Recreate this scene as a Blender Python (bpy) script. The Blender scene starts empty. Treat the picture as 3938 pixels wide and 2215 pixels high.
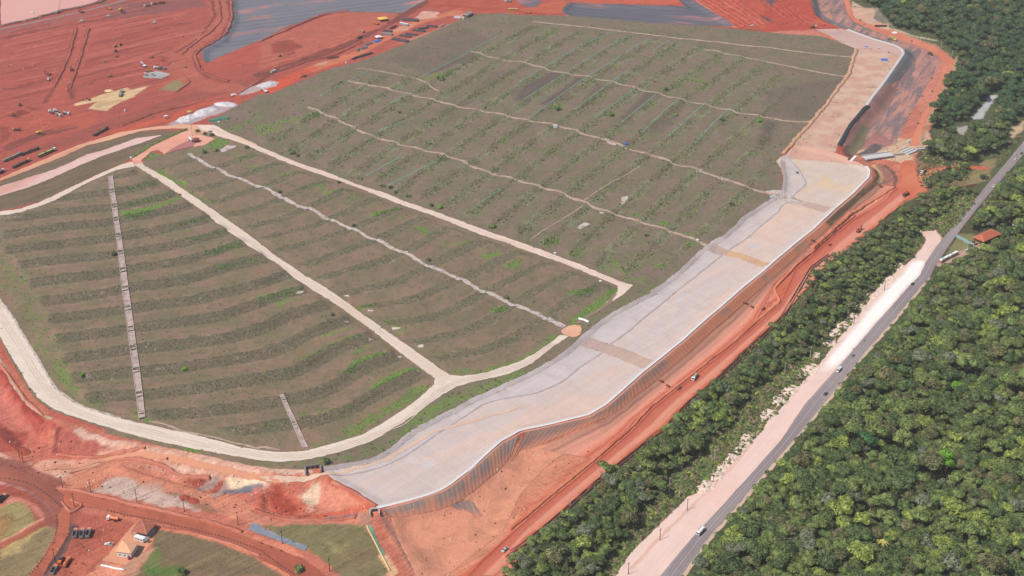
import bpy, math, random
import numpy as np
R = math.radians
scene = bpy.context.scene
COL = scene.collection

# ---------------------------------------------------------------- camera, sky, sun, exposure
CAM_H = 552.0; PITCH = 29.2; FPX = 5309.0
cam = bpy.data.cameras.new('camera'); cam_o = bpy.data.objects.new('camera', cam); COL.objects.link(cam_o)
cam.sensor_width = 36.0; cam.lens = 36.0 * FPX / 3938.0
cam.clip_start = 1.0; cam.clip_end = 20000.0
cam_o.location = (0, 0, CAM_H); cam_o.rotation_euler = (R(90 - PITCH), 0, 0)
scene.camera = cam_o

SUN_EL = 53.0; SUN_AZ = 33.0            # shadows fall to the right and away from the viewer
sv = np.array([-math.cos(R(SUN_AZ)) * math.cos(R(SUN_EL)), -math.sin(R(SUN_AZ)) * math.cos(R(SUN_EL)), math.sin(R(SUN_EL))])
world = bpy.data.worlds.new('World'); scene.world = world; world.use_nodes = True
wn = world.node_tree; wn.nodes.clear()
sky = wn.nodes.new('ShaderNodeTexSky'); sky.sky_type = 'NISHITA'; sky.sun_disc = False
sky.sun_elevation = R(SUN_EL); sky.sun_rotation = math.atan2(sv[0], sv[1])
sky.air_density = 1.0; sky.dust_density = 2.0; sky.ozone_density = 1.0; sky.altitude = 100
bg = wn.nodes.new('ShaderNodeBackground'); bg.inputs[1].default_value = 0.085
wo = wn.nodes.new('ShaderNodeOutputWorld')
wn.links.new(sky.outputs[0], bg.inputs[0]); wn.links.new(bg.outputs[0], wo.inputs[0])
sl = bpy.data.lights.new('sun', 'SUN'); sl.energy = 3.7; sl.angle = R(0.53); sl.color = (1.0, 0.95, 0.88)
so = bpy.data.objects.new('sun', sl); COL.objects.link(so)
so.rotation_euler = (R(90 - SUN_EL), 0, math.atan2(sv[1], sv[0]) + R(90))
scene.view_settings.view_transform = 'Standard'; scene.view_settings.look = 'None'
scene.view_settings.exposure = 0.91; scene.view_settings.gamma = 1.0

# ---------------------------------------------------------------- tracing helpers
# plan positions were read off survey crops; each letter is a crop origin (source pixels), F is the full frame
ORG = dict(A=(0,0),B=(1000,0),C=(2000,0),D=(2938,0),E=(0,560),G=(1000,560),H=(2000,560),I=(2938,560),
           J=(0,1100),K=(1000,1100),L=(2000,1100),M=(2938,1100),N=(0,1655),O=(1000,1655),Q=(2000,1655),R=(2938,1655))
def px(spec):
    out = []; cur = 'F'
    for t in spec.replace(';', ' ').split():
        if t in ORG or t == 'F': cur = t; continue
        x, y = map(float, t.split(','))
        if cur == 'F': out.append((x * 3938 / 2576, y * 3938 / 2576))
        else: out.append((ORG[cur][0] + x / 2.576, ORG[cur][1] + y / 2.576))
    return np.array(out)
def rays(p):
    a = (p[:, 0] - 1969.0) / FPX; b = (1107.5 - p[:, 1]) / FPX
    c, s = math.cos(R(PITCH)), math.sin(R(PITCH))
    return np.stack([a, c + b * s, -s + b * c], 1)
def at_z(spec, z=0.0):
    d = rays(px(spec)); t = (CAM_H - z) / -d[:, 2]
    return np.stack([d[:, 0] * t, d[:, 1] * t], 1)

def YW(v):                                      # forward distance of an image row on level ground
    a = R(PITCH) + math.atan((v - 1107.5) / FPX); return CAM_H / math.tan(a)
rng = np.random.default_rng(7)
_lat = rng.random((256, 256))
def vnoise(x, y):
    xi = np.floor(x).astype(int); yi = np.floor(y).astype(int); fx = x - xi; fy = y - yi
    fx = fx * fx * (3 - 2 * fx); fy = fy * fy * (3 - 2 * fy)
    g = lambda a, b: _lat[a & 255, b & 255]
    return (g(xi, yi) * (1 - fx) + g(xi + 1, yi) * fx) * (1 - fy) + (g(xi, yi + 1) * (1 - fx) + g(xi + 1, yi + 1) * fx) * fy
def fbm(x, y, s, o=3):
    r = 0; a = 1; t = 0
    for i in range(o):
        r = r + a * vnoise(x / s + 17.3 * i, y / s + 5.7 * i); t += a; a *= .5; s *= .5
    return r / t
def sst(a, b, v):
    t = np.clip((v - a) / (b - a), 0, 1); return t * t * (3 - 2 * t)
def inpoly(x, y, P):
    r = np.zeros(x.shape, bool); n = len(P)
    for i in range(n):
        x1, y1 = P[i]; x2, y2 = P[(i + 1) % n]
        if y1 == y2: continue
        c = (y1 > y) != (y2 > y)
        r ^= c & (x < (x2 - x1) * (y - y1) / (y2 - y1) + x1)
    return r
def near(x, y, P, closed=False):
    best = np.full(x.shape, 1e18); bx = np.zeros(x.shape); by = np.zeros(x.shape); n = len(P)
    for i in range(n if closed else n - 1):
        x1, y1 = P[i]; x2, y2 = P[(i + 1) % n]
        dx, dy = x2 - x1, y2 - y1; L = dx * dx + dy * dy
        if L < 1e-9: continue
        t = np.clip(((x - x1) * dx + (y - y1) * dy) / L, 0, 1)
        qx = x1 + t * dx; qy = y1 + t * dy; d = (x - qx) ** 2 + (y - qy) ** 2
        m = d < best; best = np.where(m, d, best); bx = np.where(m, qx, bx); by = np.where(m, qy, by)
    return np.sqrt(best), bx, by

# ---------------------------------------------------------------- terrain height on a 2 m grid
GX0, GX1, GY0, GY1, GS = -860.0, 860.0, 560.0, 2060.0, 2.0
gx = np.arange(GX0, GX1 + .1, GS); gy = np.arange(GY0, GY1 + .1, GS)
X, Y = np.meshgrid(gx, gy)
CREST_S = ("F -500,500 0,885 J 0,730 100,900 250,1110 450,1290 N 700,0 1000,70 1440,160 1800,250 2300,330 2576,390 O 200,400 480,395 640,440 "
           "730,495 900,590 1050,680 1160,778 1300,742 1500,692 1700,633 1800,593 1900,533 2000,453 2100,383 2200,283 2300,193 2400,103 2500,53 "
           "L 30,1425 300,1375 500,1325 700,1275 850,1185 1000,1055 1200,875 1400,715 1600,555 1800,375 2000,205 2230,5 "
           "I 0,1245 100,1155 300,985 500,825 700,635 900,465 1048,315 1052,255 1022,203 "
           "960,170 850,125 770,80 D 740,1443 1000,1060 1030,1045 1110,935 1190,830 1280,700 1350,605 1392,532 1375,488 1305,448 1200,418 1090,388 950,338 830,293 740,275 600,210 480,140 460,0 440,-500")
crest = at_z(CREST_S)
low = np.vstack([crest, [[3600, 4600], [3600, -600], [-3600, -600], [-3600, float(crest[0][1])]]])
d, _, _ = near(X, Y, crest)
sg = inpoly(X, Y, low)
H = np.where(sg, -8.0 * sst(0, 15, d), 0.0)
# canal bed, sunk between the gabion edge and the kerb
CANAL_S = ("O 1190,755 1050,680 900,590 730,495 660,430 620,362 800,335 1000,305 1150,260 1300,165 1400,80 1500,0 K 1650,1350 1800,1270 1950,1200 2100,1110 2250,1050 2400,980 2576,900 "
           "L 150,830 300,740 450,640 545,560 600,500 660,450 720,400 800,340 900,270 1050,190 1200,110 1330,50 H 1290,1443 1450,1340 1650,1170 1760,1060 1850,1035 1860,980 1900,945 2000,900 2120,800 2200,710 2400,580 2500,520 "
           "I 60,540 150,470 175,440 190,300 165,220 120,155 170,110 220,95 300,0 500,20 700,72 850,128 980,200 1020,205 1048,250 1043,310 900,460 700,630 500,820 300,980 100,1150 0,1240 "
           "L 2228,0 2000,200 1800,370 1600,550 1400,710 1200,870 1000,1050 850,1180 700,1270 500,1320 300,1370 0,1430 "
           "O 2500,50 2400,100 2300,190 2200,280 2100,380 2000,450 1900,530 1800,590 1700,630 1500,690 1300,740")
canal = at_z(CANAL_S)
d, _, _ = near(X, Y, canal, True); m = inpoly(X, Y, canal)
H = np.where(m, -1.8 * sst(0, 9, d), H)
# excavated pits in the low ground
def dent(spec, z, depth, w, up=False):
    global H
    P = at_z(spec, z); d, _, _ = near(X, Y, P, True); m = inpoly(X, Y, P)
    H = H + np.where(m, -depth * sst(0, w, d), 0)
dent("O 1290,860 1700,780 2100,640 2400,420 Q 0,250 300,220 150,500 0,640 O 2400,1050 2100,1250 1900,1420 1650,1420 1400,1150", -8, 2.5, 12)
dent("O 0,600 250,575 560,560 620,640 700,760 500,840 250,850 0,780", -8, 3.5, 5)
dent("N 1180,330 1400,320 1700,420 1800,470 2100,480 2280,560 2130,630 1900,570 1500,460 1250,380", -8, 2.2, 3.5)
dent("A 2290,0 2300,200 2200,390 2010,490 1990,560 2040,640 B 0,400 250,270 700,130 850,110 1410,130 1640,0 1640,-200 A 2290,-200", 0, 3.5, 10)
dent("C 500,20 420,100 480,155 1400,235 2120,260 1850,80 1700,-10 1560,0 1640,65 700,40", 0, 3.0, 8)
dent("A 0,-300 0,255 600,112 970,20 1100,-300", 0, 2.0, 6)
RAWL = inpoly(X, Y, at_z('F -300,900 0,900 200,1120 800,1215 930,1290 1060,1460 -300,1500', -8))
H = H + (fbm(X, Y, 14, 3) - .5) * .7 + np.where(RAWL, (fbm(X + 40, Y, 9, 3) - .5) * 2.0, 0)

def hq(x, y):
    fx = np.clip((np.asarray(x, float) - GX0) / GS, 0, len(gx) - 1.001); fy = np.clip((np.asarray(y, float) - GY0) / GS, 0, len(gy) - 1.001)
    i = fx.astype(int); j = fy.astype(int); fx = fx - i; fy = fy - j
    return (H[j, i] * (1 - fx) + H[j, i + 1] * fx) * (1 - fy) + (H[j + 1, i] * (1 - fx) + H[j + 1, i + 1] * fx) * fy
def W(spec):                                    # traced positions to ground positions on the relief
    d = rays(px(spec) if isinstance(spec, str) else spec); out = np.zeros((len(d), 2)); done = np.zeros(len(d), bool)
    px_, py_ = None, None
    for z in np.arange(6, -18, -.08):
        t = (CAM_H - z) / -d[:, 2]; x = d[:, 0] * t; y = d[:, 1] * t
        hit = (hq(x, y) >= z) & ~done
        out[hit, 0] = x[hit]; out[hit, 1] = y[hit]; done |= hit
    out[~done, 0] = x[~done]; out[~done, 1] = y[~done]
    return out

# ---------------------------------------------------------------- terrace phase fields
def tps(lines):
    P = []; K = []
    for k, s in lines:
        p = W(s); n = []
        for i in range(len(p) - 1):
            for t in (0, .5): n.append(p[i] * (1 - t) + p[i + 1] * t)
        n.append(p[-1]); P += n; K += [k] * len(n)
    P = np.array(P) / 100.; K = np.array(K, float); n = len(P)
    def ker(r2): return r2 * np.log(r2 + 1e-9) * .5
    A = np.zeros((n + 3, n + 3)); r2 = ((P[:, None] - P[None]) ** 2).sum(-1)
    A[:n, :n] = ker(r2) + np.eye(n) * .02; A[:n, n] = 1; A[:n, n + 1:] = P; A[n, :n] = 1; A[n + 1:, :n] = P.T
    w = np.linalg.solve(A, np.concatenate([K, [0, 0, 0]]))
    def f(x, y):
        sh = x.shape; q = np.stack([x.ravel(), y.ravel()], 1) / 100.; r = np.zeros(len(q))
        for s in range(0, len(q), 20000):
            c = q[s:s + 20000]; k = ker(((c[:, None] - P[None]) ** 2).sum(-1))
            r[s:s + 20000] = k @ w[:n] + w[n] + c @ w[n + 1:]
        return r.reshape(sh)
    return f
LA = [(0, "E 900,350 1080,320 1200,290 1400,240"),
 (1, "E 560,540 800,500 1080,470 1160,465 1400,410 1560,380"),
 (2, "E 0,730 300,710 600,660 1100,630 1180,620 1400,570 1600,520 1740,490"),
 (3, "E 0,900 300,860 700,800 1100,770 1190,735 1500,690 1700,640 1850,610"),
 (4, "E 50,1050 400,1010 800,960 1130,930 1200,910 1500,860 1700,820 1900,770 2020,740"),
 (5, "E 200,1190 500,1150 900,1110 1150,1090 1240,1070 1500,1040 1800,980 2000,930 2200,870"),
 (6, "E 330,1370 700,1320 1180,1270 1260,1230 1600,1190 1900,1130 2100,1070 2350,990"),
 (7, "J 430,160 800,120 1200,50 E 1290,1410 1600,1380 1900,1320 2200,1220 2400,1160 2560,1140"),
 (8, "J 500,340 800,300 1220,250 1300,225 1900,160 2300,60 2576,0"),
 (9, "J 560,540 900,490 1240,440 1370,420 1800,360 2200,310 2400,230 K 0,170 200,100 430,40"),
 (10, "J 620,730 900,700 1280,640 1400,630 1800,590 2200,540 2576,440 K 300,290 640,205"),
 (11, "J 700,930 1000,900 1300,860 1430,860 1800,820 2300,740 K 0,690 200,640 450,500 700,390 870,340"),
 (12, "J 900,1120 1330,1090 1470,1090 1800,1050 2200,990 K 0,930 300,870 500,790 700,650 900,580 1080,510"),
 (13, "J 1480,1300 1900,1270 2300,1230 K 0,1180 300,1140 600,1070 800,970 950,850 1200,750 1390,690"),
 (14, "K 100,1400 400,1370 700,1310 950,1200 1200,1050 1400,960 1600,870")]
LB = [(0, "K 1750,740 2000,690 2300,620 2576,490 L 150,400 300,290 500,160 700,50"),
 (1, "K 1520,570 2000,470 2300,330 2450,230 L 50,110 250,0"),
 (2, "K 1240,380 1500,360 1800,300 2000,200 2200,80 H 0,1290 200,1190"),
 (3, "K 980,220 1200,200 1500,140 1700,60 1900,-30 G 2100,1290 2400,1130 2576,1060"),
 (4, "K 830,100 1000,50 1300,0 G 1500,1300 1680,1190 1950,1060 2200,960"),
 (5, "G 640,1300 800,1270 1000,1210 1250,1130 1450,1050 1700,900 1850,830"),
 (6, "G 470,1190 700,1110 900,1030 1120,950 1300,870 1500,770"),
 (7, "G 250,1030 500,960 800,870 900,840 1100,740 1300,660"),
 (8, "G 50,920 300,860 500,810 680,740 850,670 1050,560"),
 (9, "G 0,790 250,730 450,630 600,560 800,470")]
CL = ["C 0,810 240,668 560,480 920,320", "C 30,990 430,740 850,470 1120,345", "C 80,1180 650,770 1000,550 1320,365",
      "C 550,1080 880,830 1080,690 1580,385", "C 750,1160 1150,870 1780,430", "C 1010,1210 1350,930 1960,520",
      "C 1220,1310 1600,960", "C 1480,1350 1850,1010", "C 1740,1420 2070,1080"]
pA = tps(LA)(X, Y); pB = tps(LB)(X, Y)
pp = []; kk = []
for k, s in enumerate(CL):
    for q in W(s): pp.append(q); kk.append(k)
pp = np.array(pp); M_ = np.stack([np.ones(len(pp)), pp[:, 0], pp[:, 1], pp[:, 0] * pp[:, 1] / 1000], 1)
co = np.linalg.lstsq(M_, np.array(kk, float), rcond=None)[0]
pC = co[0] + co[1] * X + co[2] * Y + co[3] * X * Y / 1000

R1C = W("E 1360,180 1500,265 1700,390 1900,530 2100,670 2300,820 2500,960 G 0,1015 300,1250 K 545,0 800,165 1000,315 1200,460 1400,610 1600,755 1800,900")
R2C = W("A 2090,1270 2300,1350 2500,1420 G 0,38 400,200 800,338 1200,485 1600,632 2000,782 2400,935 H 0,990 400,1135 800,1295 1000,1370 1080,1410")
PILE_S = ("E 0,690 200,665 400,600 600,510 800,400 1000,310 1150,245 1330,210 1420,150 1500,60 1600,90 1850,30 A 2000,1443 2130,1380 1990,1340 2000,1250 2120,1235 2080,1190 2350,1050 B 0,930 100,930 300,850 700,680 950,620 1200,530 1450,430 1700,320 1950,210 2150,140 "
          "2420,130 C 0,150 450,155 1100,200 1700,245 2300,305 2576,330 D 200,335 570,360 700,400 900,475 880,600 820,770 740,850 600,1030 460,1210 280,1390 I 240,30 200,80 160,110 120,155 160,220 180,300 175,430 120,460 60,500 0,575 "
          "H 2500,520 2400,580 2200,710 2120,800 2000,900 1900,945 1860,980 1850,1035 1760,1060 1650,1170 1450,1340 1290,1443 L 1330,50 1200,110 1050,190 900,270 800,340 720,400 660,450 600,500 545,560 450,640 300,740 150,830 K 2576,900 2400,980 2250,1050 2100,1110 1950,1200 1800,1270 1650,1350 1500,1443 "
          "O 1400,80 1300,165 1150,260 1000,305 800,335 620,362 470,390 200,385 0,360 N 2300,310 2000,240 1700,180 1400,110 1000,20 J 1100,1443 800,1330 500,1230 380,1140 280,1030 180,860 80,690 0,520 J -400,0 E -400,720")
pile = W(PILE_S)
inp = inpoly(X, Y, pile)
zoneA = inpoly(X, Y, np.vstack([R1C, W("K 1800,1100 F 700,1200 0,1200 -300,700 -300,500 E 0,640 E 1330,200")]))
zoneB = inpoly(X, Y, np.vstack([R1C, W("K 2100,960 2576,830 L 500,540 600,400"), R2C[::-1]])) & ~zoneA
PH = np.where(zoneA, pA, np.where(zoneB, pB, pC - .21))
# where the terraces actually show
ZA = W("E 0,720 560,520 1100,300 1330,230 1560,350 2400,900 G 200,1180 K 480,30 1000,380 1640,880 1640,960 1400,1150 1000,1400 O 300,100 100,140 N 2300,60 J 1700,1360 1300,1300 850,1180 720,1030 600,780 480,420 380,200 250,0 E 200,1250 60,1100 0,1060")
ZB = W("E 1600,230 1900,90 2100,130 2450,60 G 0,90 400,250 1200,540 2000,850 H 0,1050 800,1340 950,1420 L 900,130 600,370 480,400 400,480 0,720 K 2400,800 2000,870 1850,860 1600,660 1000,240 620,-20 G 300,1160 0,940 E 2200,670")
dA, _, _ = near(X, Y, ZA, True); dB, _, _ = near(X, Y, ZB, True)
strA = np.where(inpoly(X, Y, ZA), sst(0, 5, dA), 0); strB = np.where(inpoly(X, Y, ZB), sst(0, 5, dB), 0)
ZC = W("G -100,-60 200,-150 B 500,1050 700,800 1100,720 1600,760 2100,520 2400,340 C 100,240 900,330 1800,420 2576,650 D 300,900 100,1150 H 2500,200 2400,560 1850,930 1250,1400 900,1290 0,930 G 1200,420 400,150")
dC, _, _ = near(X, Y, ZC, True)
strC = np.where(inpoly(X, Y, ZC), sst(0, 12, dC), 0) * np.where(zoneA | zoneB, 0, 1)
STR = np.maximum(np.maximum(strA, strB), strC * .8) * inp
fr = PH - np.floor(PH)                          # 0 is the middle of a scrub covered bench
tri = np.abs(fr - .5) * 2
H = H + STR * 1.9 * sst(.25, .75, fr) * (1 - sst(.93, 1.0, fr)) * .9

# ---------------------------------------------------------------- materials
GAIN = 2.05
def C(r, g, b, k=1.0):
    f = lambda v: (v / 255 / 12.92 if v <= 10 else ((v / 255 + .055) / 1.055) ** 2.4) * k / GAIN
    return (f(r), f(g), f(b), 1.0)
class NG:
    def __init__(s, name, rough=.95, spec=.1):
        s.m = bpy.data.materials.new(name); s.m.use_nodes = True; s.t = s.m.node_tree; s.t.nodes.clear()
        s.b = s.n('ShaderNodeBsdfPrincipled'); o = s.n('ShaderNodeOutputMaterial'); s.l(s.b.outputs[0], o.inputs[0])
        s.b.inputs['Roughness'].default_value = rough; s.b.inputs['Specular IOR Level'].default_value = spec
        s.pos = s.n('ShaderNodeNewGeometry').outputs['Position']
    def n(s, t): return s.t.nodes.new(t)
    def l(s, a, b):
        s.t.links.new(a, b)
    def put(s, sock, v):
        if isinstance(v, bpy.types.NodeSocket): s.l(v, sock)
        else: sock.default_value = v[:3] if sock.type == 'VECTOR' else v
    def attr(s, name, col=False):
        a = s.n('ShaderNodeAttribute'); a.attribute_name = name; return a.outputs['Color' if col else 'Fac']
    def math(s, op, a, b=0.0, clamp=False):
        m = s.n('ShaderNodeMath'); m.operation = op; m.use_clamp = clamp; s.put(m.inputs[0], a); s.put(m.inputs[1], b); return m.outputs[0]
    def noise(s, size, detail=3, rot=None, sx=1.0, sy=1.0, rough=.55, obj=False, dist=0.0):
        v = s.pos
        if obj: v = s.n('ShaderNodeTexCoord').outputs['Object']
        mp = s.n('ShaderNodeMapping'); s.l(v, mp.inputs[0])
        if rot is not None:
            r_ = s.n('ShaderNodeMapping'); r_.vector_type = 'POINT'; r_.inputs['Rotation'].default_value = (0, 0, -rot); s.l(v, r_.inputs[0]); s.l(r_.outputs[0], mp.inputs[0])
        mp.inputs['Scale'].default_value = (1 / (size * sx), 1 / (size * sy), 1 / size)
        t = s.n('ShaderNodeTexNoise'); t.inputs['Scale'].default_value = 1; t.inputs['Detail'].default_value = detail; t.inputs['Roughness'].default_value = rough
        t.inputs['Distortion'].default_value = dist
        s.l(mp.outputs[0], t.inputs['Vector']); return t.outputs['Fac']
    def step(s, v, a, b):
        r = s.n('ShaderNodeMapRange'); r.interpolation_type = 'SMOOTHSTEP'; s.put(r.inputs[0], v); s.put(r.inputs[1], a); s.put(r.inputs[2], b); return r.outputs[0]
    def mix(s, f, a, b, mode='MIX'):
        m = s.n('ShaderNodeMix'); m.data_type = 'RGBA'; m.blend_type = mode; s.put(m.inputs[0], f); s.put(m.inputs[6], a); s.put(m.inputs[7], b); return m.outputs[2]
    def bright(s, c, v):                       # c * v, v a value socket around 1
        x = s.n('ShaderNodeVectorMath'); x.operation = 'SCALE'; s.put(x.inputs[0], c); s.put(x.inputs[3], v); return x.outputs[0]
    def vary(s, c, amp, size, **k):
        return s.bright(c, s.math('ADD', s.math('MULTIPLY', s.math('SUBTRACT', s.noise(size, **k), .5), amp * 2), 1.0))
    def bump(s, h, dist=.3, strength=1.0):
        b = s.n('ShaderNodeBump'); b.inputs['Distance'].default_value = dist; b.inputs['Strength'].default_value = strength
        s.put(b.inputs['Height'], h); s.l(b.outputs[0], s.b.inputs['Normal'])
    def done(s, c): s.put(s.b.inputs['Base Color'], c); return s.m
_mc = {}
def flat(name, rgb, rough=.7, spec=.2, metal=0, dirt=.25):
    if name in _mc: return _mc[name]
    g = NG(name, rough, spec); g.b.inputs['Metallic'].default_value = metal
    c = g.vary(C(*rgb), dirt, 1.1, obj=True); m = g.done(c); _mc[name] = m; return m
def soil(name, rgb, rgb2=None, rot=None, streak=.0, big=.12, fine=.12, bump=.12, soft=None, bsize=40, ssize=2.2, rough=.95, patch=(.45, .65), speck=0):
    g = NG(name, rough, .08)
    c = C(*rgb)
    if rgb2: c = g.mix(g.step(g.noise(bsize, 5, rot=rot, sx=3 if rot is not None else 1), *patch), c, C(*rgb2))
    c = g.vary(c, big, 18); c = g.vary(c, fine, 1.3, detail=4)
    if rot is not None and streak: c = g.vary(c, streak, ssize, detail=4, rot=rot, sx=40.0, sy=1.0)
    if speck: c = g.bright(c, g.math('SUBTRACT', 1.0, g.math('MULTIPLY', g.step(g.noise(1.6, 2), .62, .7), speck)))
    h = g.noise(1.8, 4)
    if rot is not None: h = g.math('ADD', h, g.noise(1.6, 2, rot=rot, sx=40))
    g.bump(h, bump * 3, 1.0)
    return g.done(c)

# ---------------------------------------------------------------- objects, parts, labels
def link(o, parent=None):
    COL.objects.link(o)
    if parent is not None: o.parent = parent
    return o
def tag(o, label=None, cat=None, group=None, kind=None):
    if label: o['label'] = label
    if cat: o['category'] = cat
    if group: o['group'] = group
    if kind: o['kind'] = kind
    return o
def empty(name, loc=(0, 0, 0), rz=0.0):
    o = bpy.data.objects.new(name, None); o.location = loc; o.rotation_euler = (0, 0, rz); o.empty_display_size = 1; return link(o)
def npmesh(name, V, F4, mats, attrs=None, parent=None, smooth=False, mi=None):
    V = np.asarray(V, np.float32); F = np.asarray(F4, np.int32); k = F.shape[1]
    me = bpy.data.meshes.new(name); me.vertices.add(len(V)); me.vertices.foreach_set('co', V.ravel())
    me.loops.add(F.size); me.loops.foreach_set('vertex_index', F.ravel())
    me.polygons.add(len(F)); me.polygons.foreach_set('loop_start', np.arange(0, F.size, k, dtype=np.int32))
    if mi is not None: me.polygons.foreach_set('material_index', np.asarray(mi, np.int32))
    if smooth: me.polygons.foreach_set('use_smooth', np.ones(len(F), bool))
    me.update(calc_edges=True)
    for m in (mats if isinstance(mats, (list, tuple)) else [mats]): me.materials.append(m)
    for a, v in (attrs or {}).items():
        if v.ndim == 1: at = me.attributes.new(a, 'FLOAT', 'POINT'); at.data.foreach_set('value', v.astype(np.float32))
        else:
            at = me.attributes.new(a, 'FLOAT_COLOR', 'POINT'); at.data.foreach_set('color', v.astype(np.float32).ravel())
    return link(bpy.data.objects.new(name, me), parent)
class MB:
    def __init__(s): s.v = []; s.f = []
    def prism(s, pts, axis, a, b):              # outline pts extruded along an axis from a to b
        n = len(pts); o = len(s.v)
        for t in (a, b):
            for p, q in pts:
                s.v.append((t, p, q) if axis == 'x' else (p, t, q) if axis == 'y' else (p, q, t))
        s.f.append(list(range(o, o + n))[::-1]); s.f.append(list(range(o + n, o + 2 * n)))
        for i in range(n):
            j = (i + 1) % n; s.f.append([o + i, o + j, o + n + j, o + n + i])
        return s
    def box(s, x0, x1, y0, y1, z0, z1, t=0.0):  # t narrows the top
        o = len(s.v)
        s.v += [(x0, y0, z0), (x1, y0, z0), (x1, y1, z0), (x0, y1, z0), (x0 + t, y0 + t, z1), (x1 - t, y0 + t, z1), (x1 - t, y1 - t, z1), (x0 + t, y1 - t, z1)]
        s.f += [[o + i for i in q] for q in ((3, 2, 1, 0), (4, 5, 6, 7), (0, 1, 5, 4), (1, 2, 6, 5), (2, 3, 7, 6), (3, 0, 4, 7))]
        return s
    def tube(s, a, b, r, r2=None, n=10):
        a = np.array(a, float); b = np.array(b, float); r2 = r if r2 is None else r2; d = b - a; d /= np.linalg.norm(d) + 1e-9
        u = np.cross(d, (0, 0, 1.0) if abs(d[2]) < .9 else (1.0, 0, 0)); u /= np.linalg.norm(u); w = np.cross(d, u); o = len(s.v)
        for c, q in ((a, r), (b, r2)):
            for i in range(n):
                t = 2 * math.pi * i / n; s.v.append(tuple(c + (u * math.cos(t) + w * math.sin(t)) * q))
        s.f.append([o + i for i in range(n)][::-1]); s.f.append([o + n + i for i in range(n)])
        for i in range(n): j = (i + 1) % n; s.f.append([o + i, o + j, o + n + j, o + n + i])
        return s
    def build(s, name, mat, parent=None, bevel=0.0):
        me = bpy.data.meshes.new(name); me.from_pydata(s.v, [], s.f); me.materials.append(mat); me.validate(); me.update()
        import bmesh
        b = bmesh.new(); b.from_mesh(me); bmesh.ops.recalc_face_normals(b, faces=b.faces)
        if bevel: bmesh.ops.bevel(b, geom=list(b.edges), offset=bevel, segments=1, affect='EDGES', clamp_overlap=True)
        b.to_mesh(me); b.free()
        return link(bpy.data.objects.new(name, me), parent)
def copy_tree(o, parent=None):
    c = o.copy(); COL.objects.link(c); c.parent = parent
    for ch in list(o.children): copy_tree(ch, c)
    return c

# ---------------------------------------------------------------- brushwork for the bare soils
STROKES = []
def fill(spec, rgb, soft=3.0, op=1.0, warp=5.0, rag=0): STROKES.append(('p', W(spec), C(*rgb), max(.9, soft * .5), op, warp, rag))
def line(spec, w, rgb, soft=2.0, op=1.0, warp=2.0, rag=0): STROKES.append(('l', W(spec), C(*rgb), max(.9, soft * .5), op, warp, w))
def paint(x, y, base, keep=None):
    c = np.tile(np.array(base[:3]), (x.size, 1)); x = x.ravel(); y = y.ravel()
    wx = fbm(x, y, 8, 4) - .5; wy = fbm(x + 99, y + 37, 8, 4) - .5; gr = fbm(x, y, 5, 2) - .5
    for k, P, col, soft, op, warp, w in STROKES:
        pad = soft + warp + (w if k == 'l' else 0) + 2
        m = (x > P[:, 0].min() - pad) & (x < P[:, 0].max() + pad) & (y > P[:, 1].min() - pad) & (y < P[:, 1].max() + pad)
        if not m.any(): continue
        xx = x[m] + wx[m] * warp * 2; yy = y[m] + wy[m] * warp * 2
        if k == 'p':
            d, _, _ = near(xx, yy, P, True); s_ = np.where(inpoly(xx, yy, P), d, -d); a = sst(-soft, soft, s_ + gr[m] * soft)
        else:
            d, _, _ = near(xx, yy, P); a = 1 - sst(w / 2 - soft / 2, w / 2 + soft / 2, d)
        a = (a * op)[:, None]; c[m] = c[m] * (1 - a) + np.array(col[:3]) * a
    return np.concatenate([c, np.ones((len(c), 1))], 1)
RED = (190, 100, 84); ORG_ = (208, 122, 92); OLIVE = (126, 118, 84); PALE = (222, 184, 166)
# right hand low ground
fill("F 1000,1290 960,1275 1280,1110 1500,1040 1650,940 2080,540 2180,430 2100,330 2040,0 1990,0 1990,-60 2200,-60 2280,60 2600,100 2600,1500 900,1500", (216, 136, 108), 4, 1, 3)
fill("I 1040,170 1075,200 1110,300 1060,370 650,690 590,740 650,800 1110,400 1195,370 1170,280", (122, 108, 80), 1.5, 1, 1)
line("I 1090,200 1150,260 1165,320 1140,370", 4, (226, 190, 140), 1, 1, 1)
line("I 590,760 300,1010 40,1250 L 2170,170 1900,400 1700,580", 9, (172, 96, 66), 2, .8, 1)
for s in ("I 400,920 450,980", "I 160,1110 215,1170", "L 2080,180 2180,250 ", "L 2150,100 2230,180"): line(s, 10, (140, 92, 74), 3, .6, 1)
line("L 2180,200 1950,390 1700,610 1450,800", 10, (158, 98, 68), 3, .7, 2)
line("L 1480,780 1300,890 1150,1010 1000,1130 880,1230 700,1330 450,1390 100,1440", 3, (120, 92, 82), 5, .9, 2)
line("O 2560,90 2450,170 2350,290 2250,380 2150,470 2050,550", 3, (112, 88, 84), 5, .9, 2)
line("O 2050,550 1900,650 1700,720 1500,790 1300,830", 3, (98, 92, 94), 5, .9, 2)
line("O 1280,800 1330,870 1420,870", 5, (104, 92, 90), 4, .8, 3)
fill("O 1890,740 1960,700 2040,690 2120,720 2160,800 2210,850 2140,895 2070,800 1980,800", (108, 98, 100), 1.5, .9, 2)
fill("O 2350,480 2500,450 2576,520 2576,640 2450,560", (130, 98, 86), 3, .6, 3)
fill("O 1300,880 1700,800 2100,700 2450,430 Q 0,230 250,260 400,180 700,120 300,480 0,700 O 2300,1200 1900,1440 1600,1440", (216, 146, 116), 8, .7, 6)
fill("O 1480,960 1900,870 2150,900 2060,960 1600,1010", (184, 112, 78), 4, .7, 4)
fill("O 1480,1060 1800,1020 2200,1000 2000,1200 1700,1260", (216, 142, 108), 6, .6, 6)
line("O 1180,820 1280,960 1380,1140 1480,1330 1540,1443", 6, (216, 134, 104), 2, .9, 1)
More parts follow.
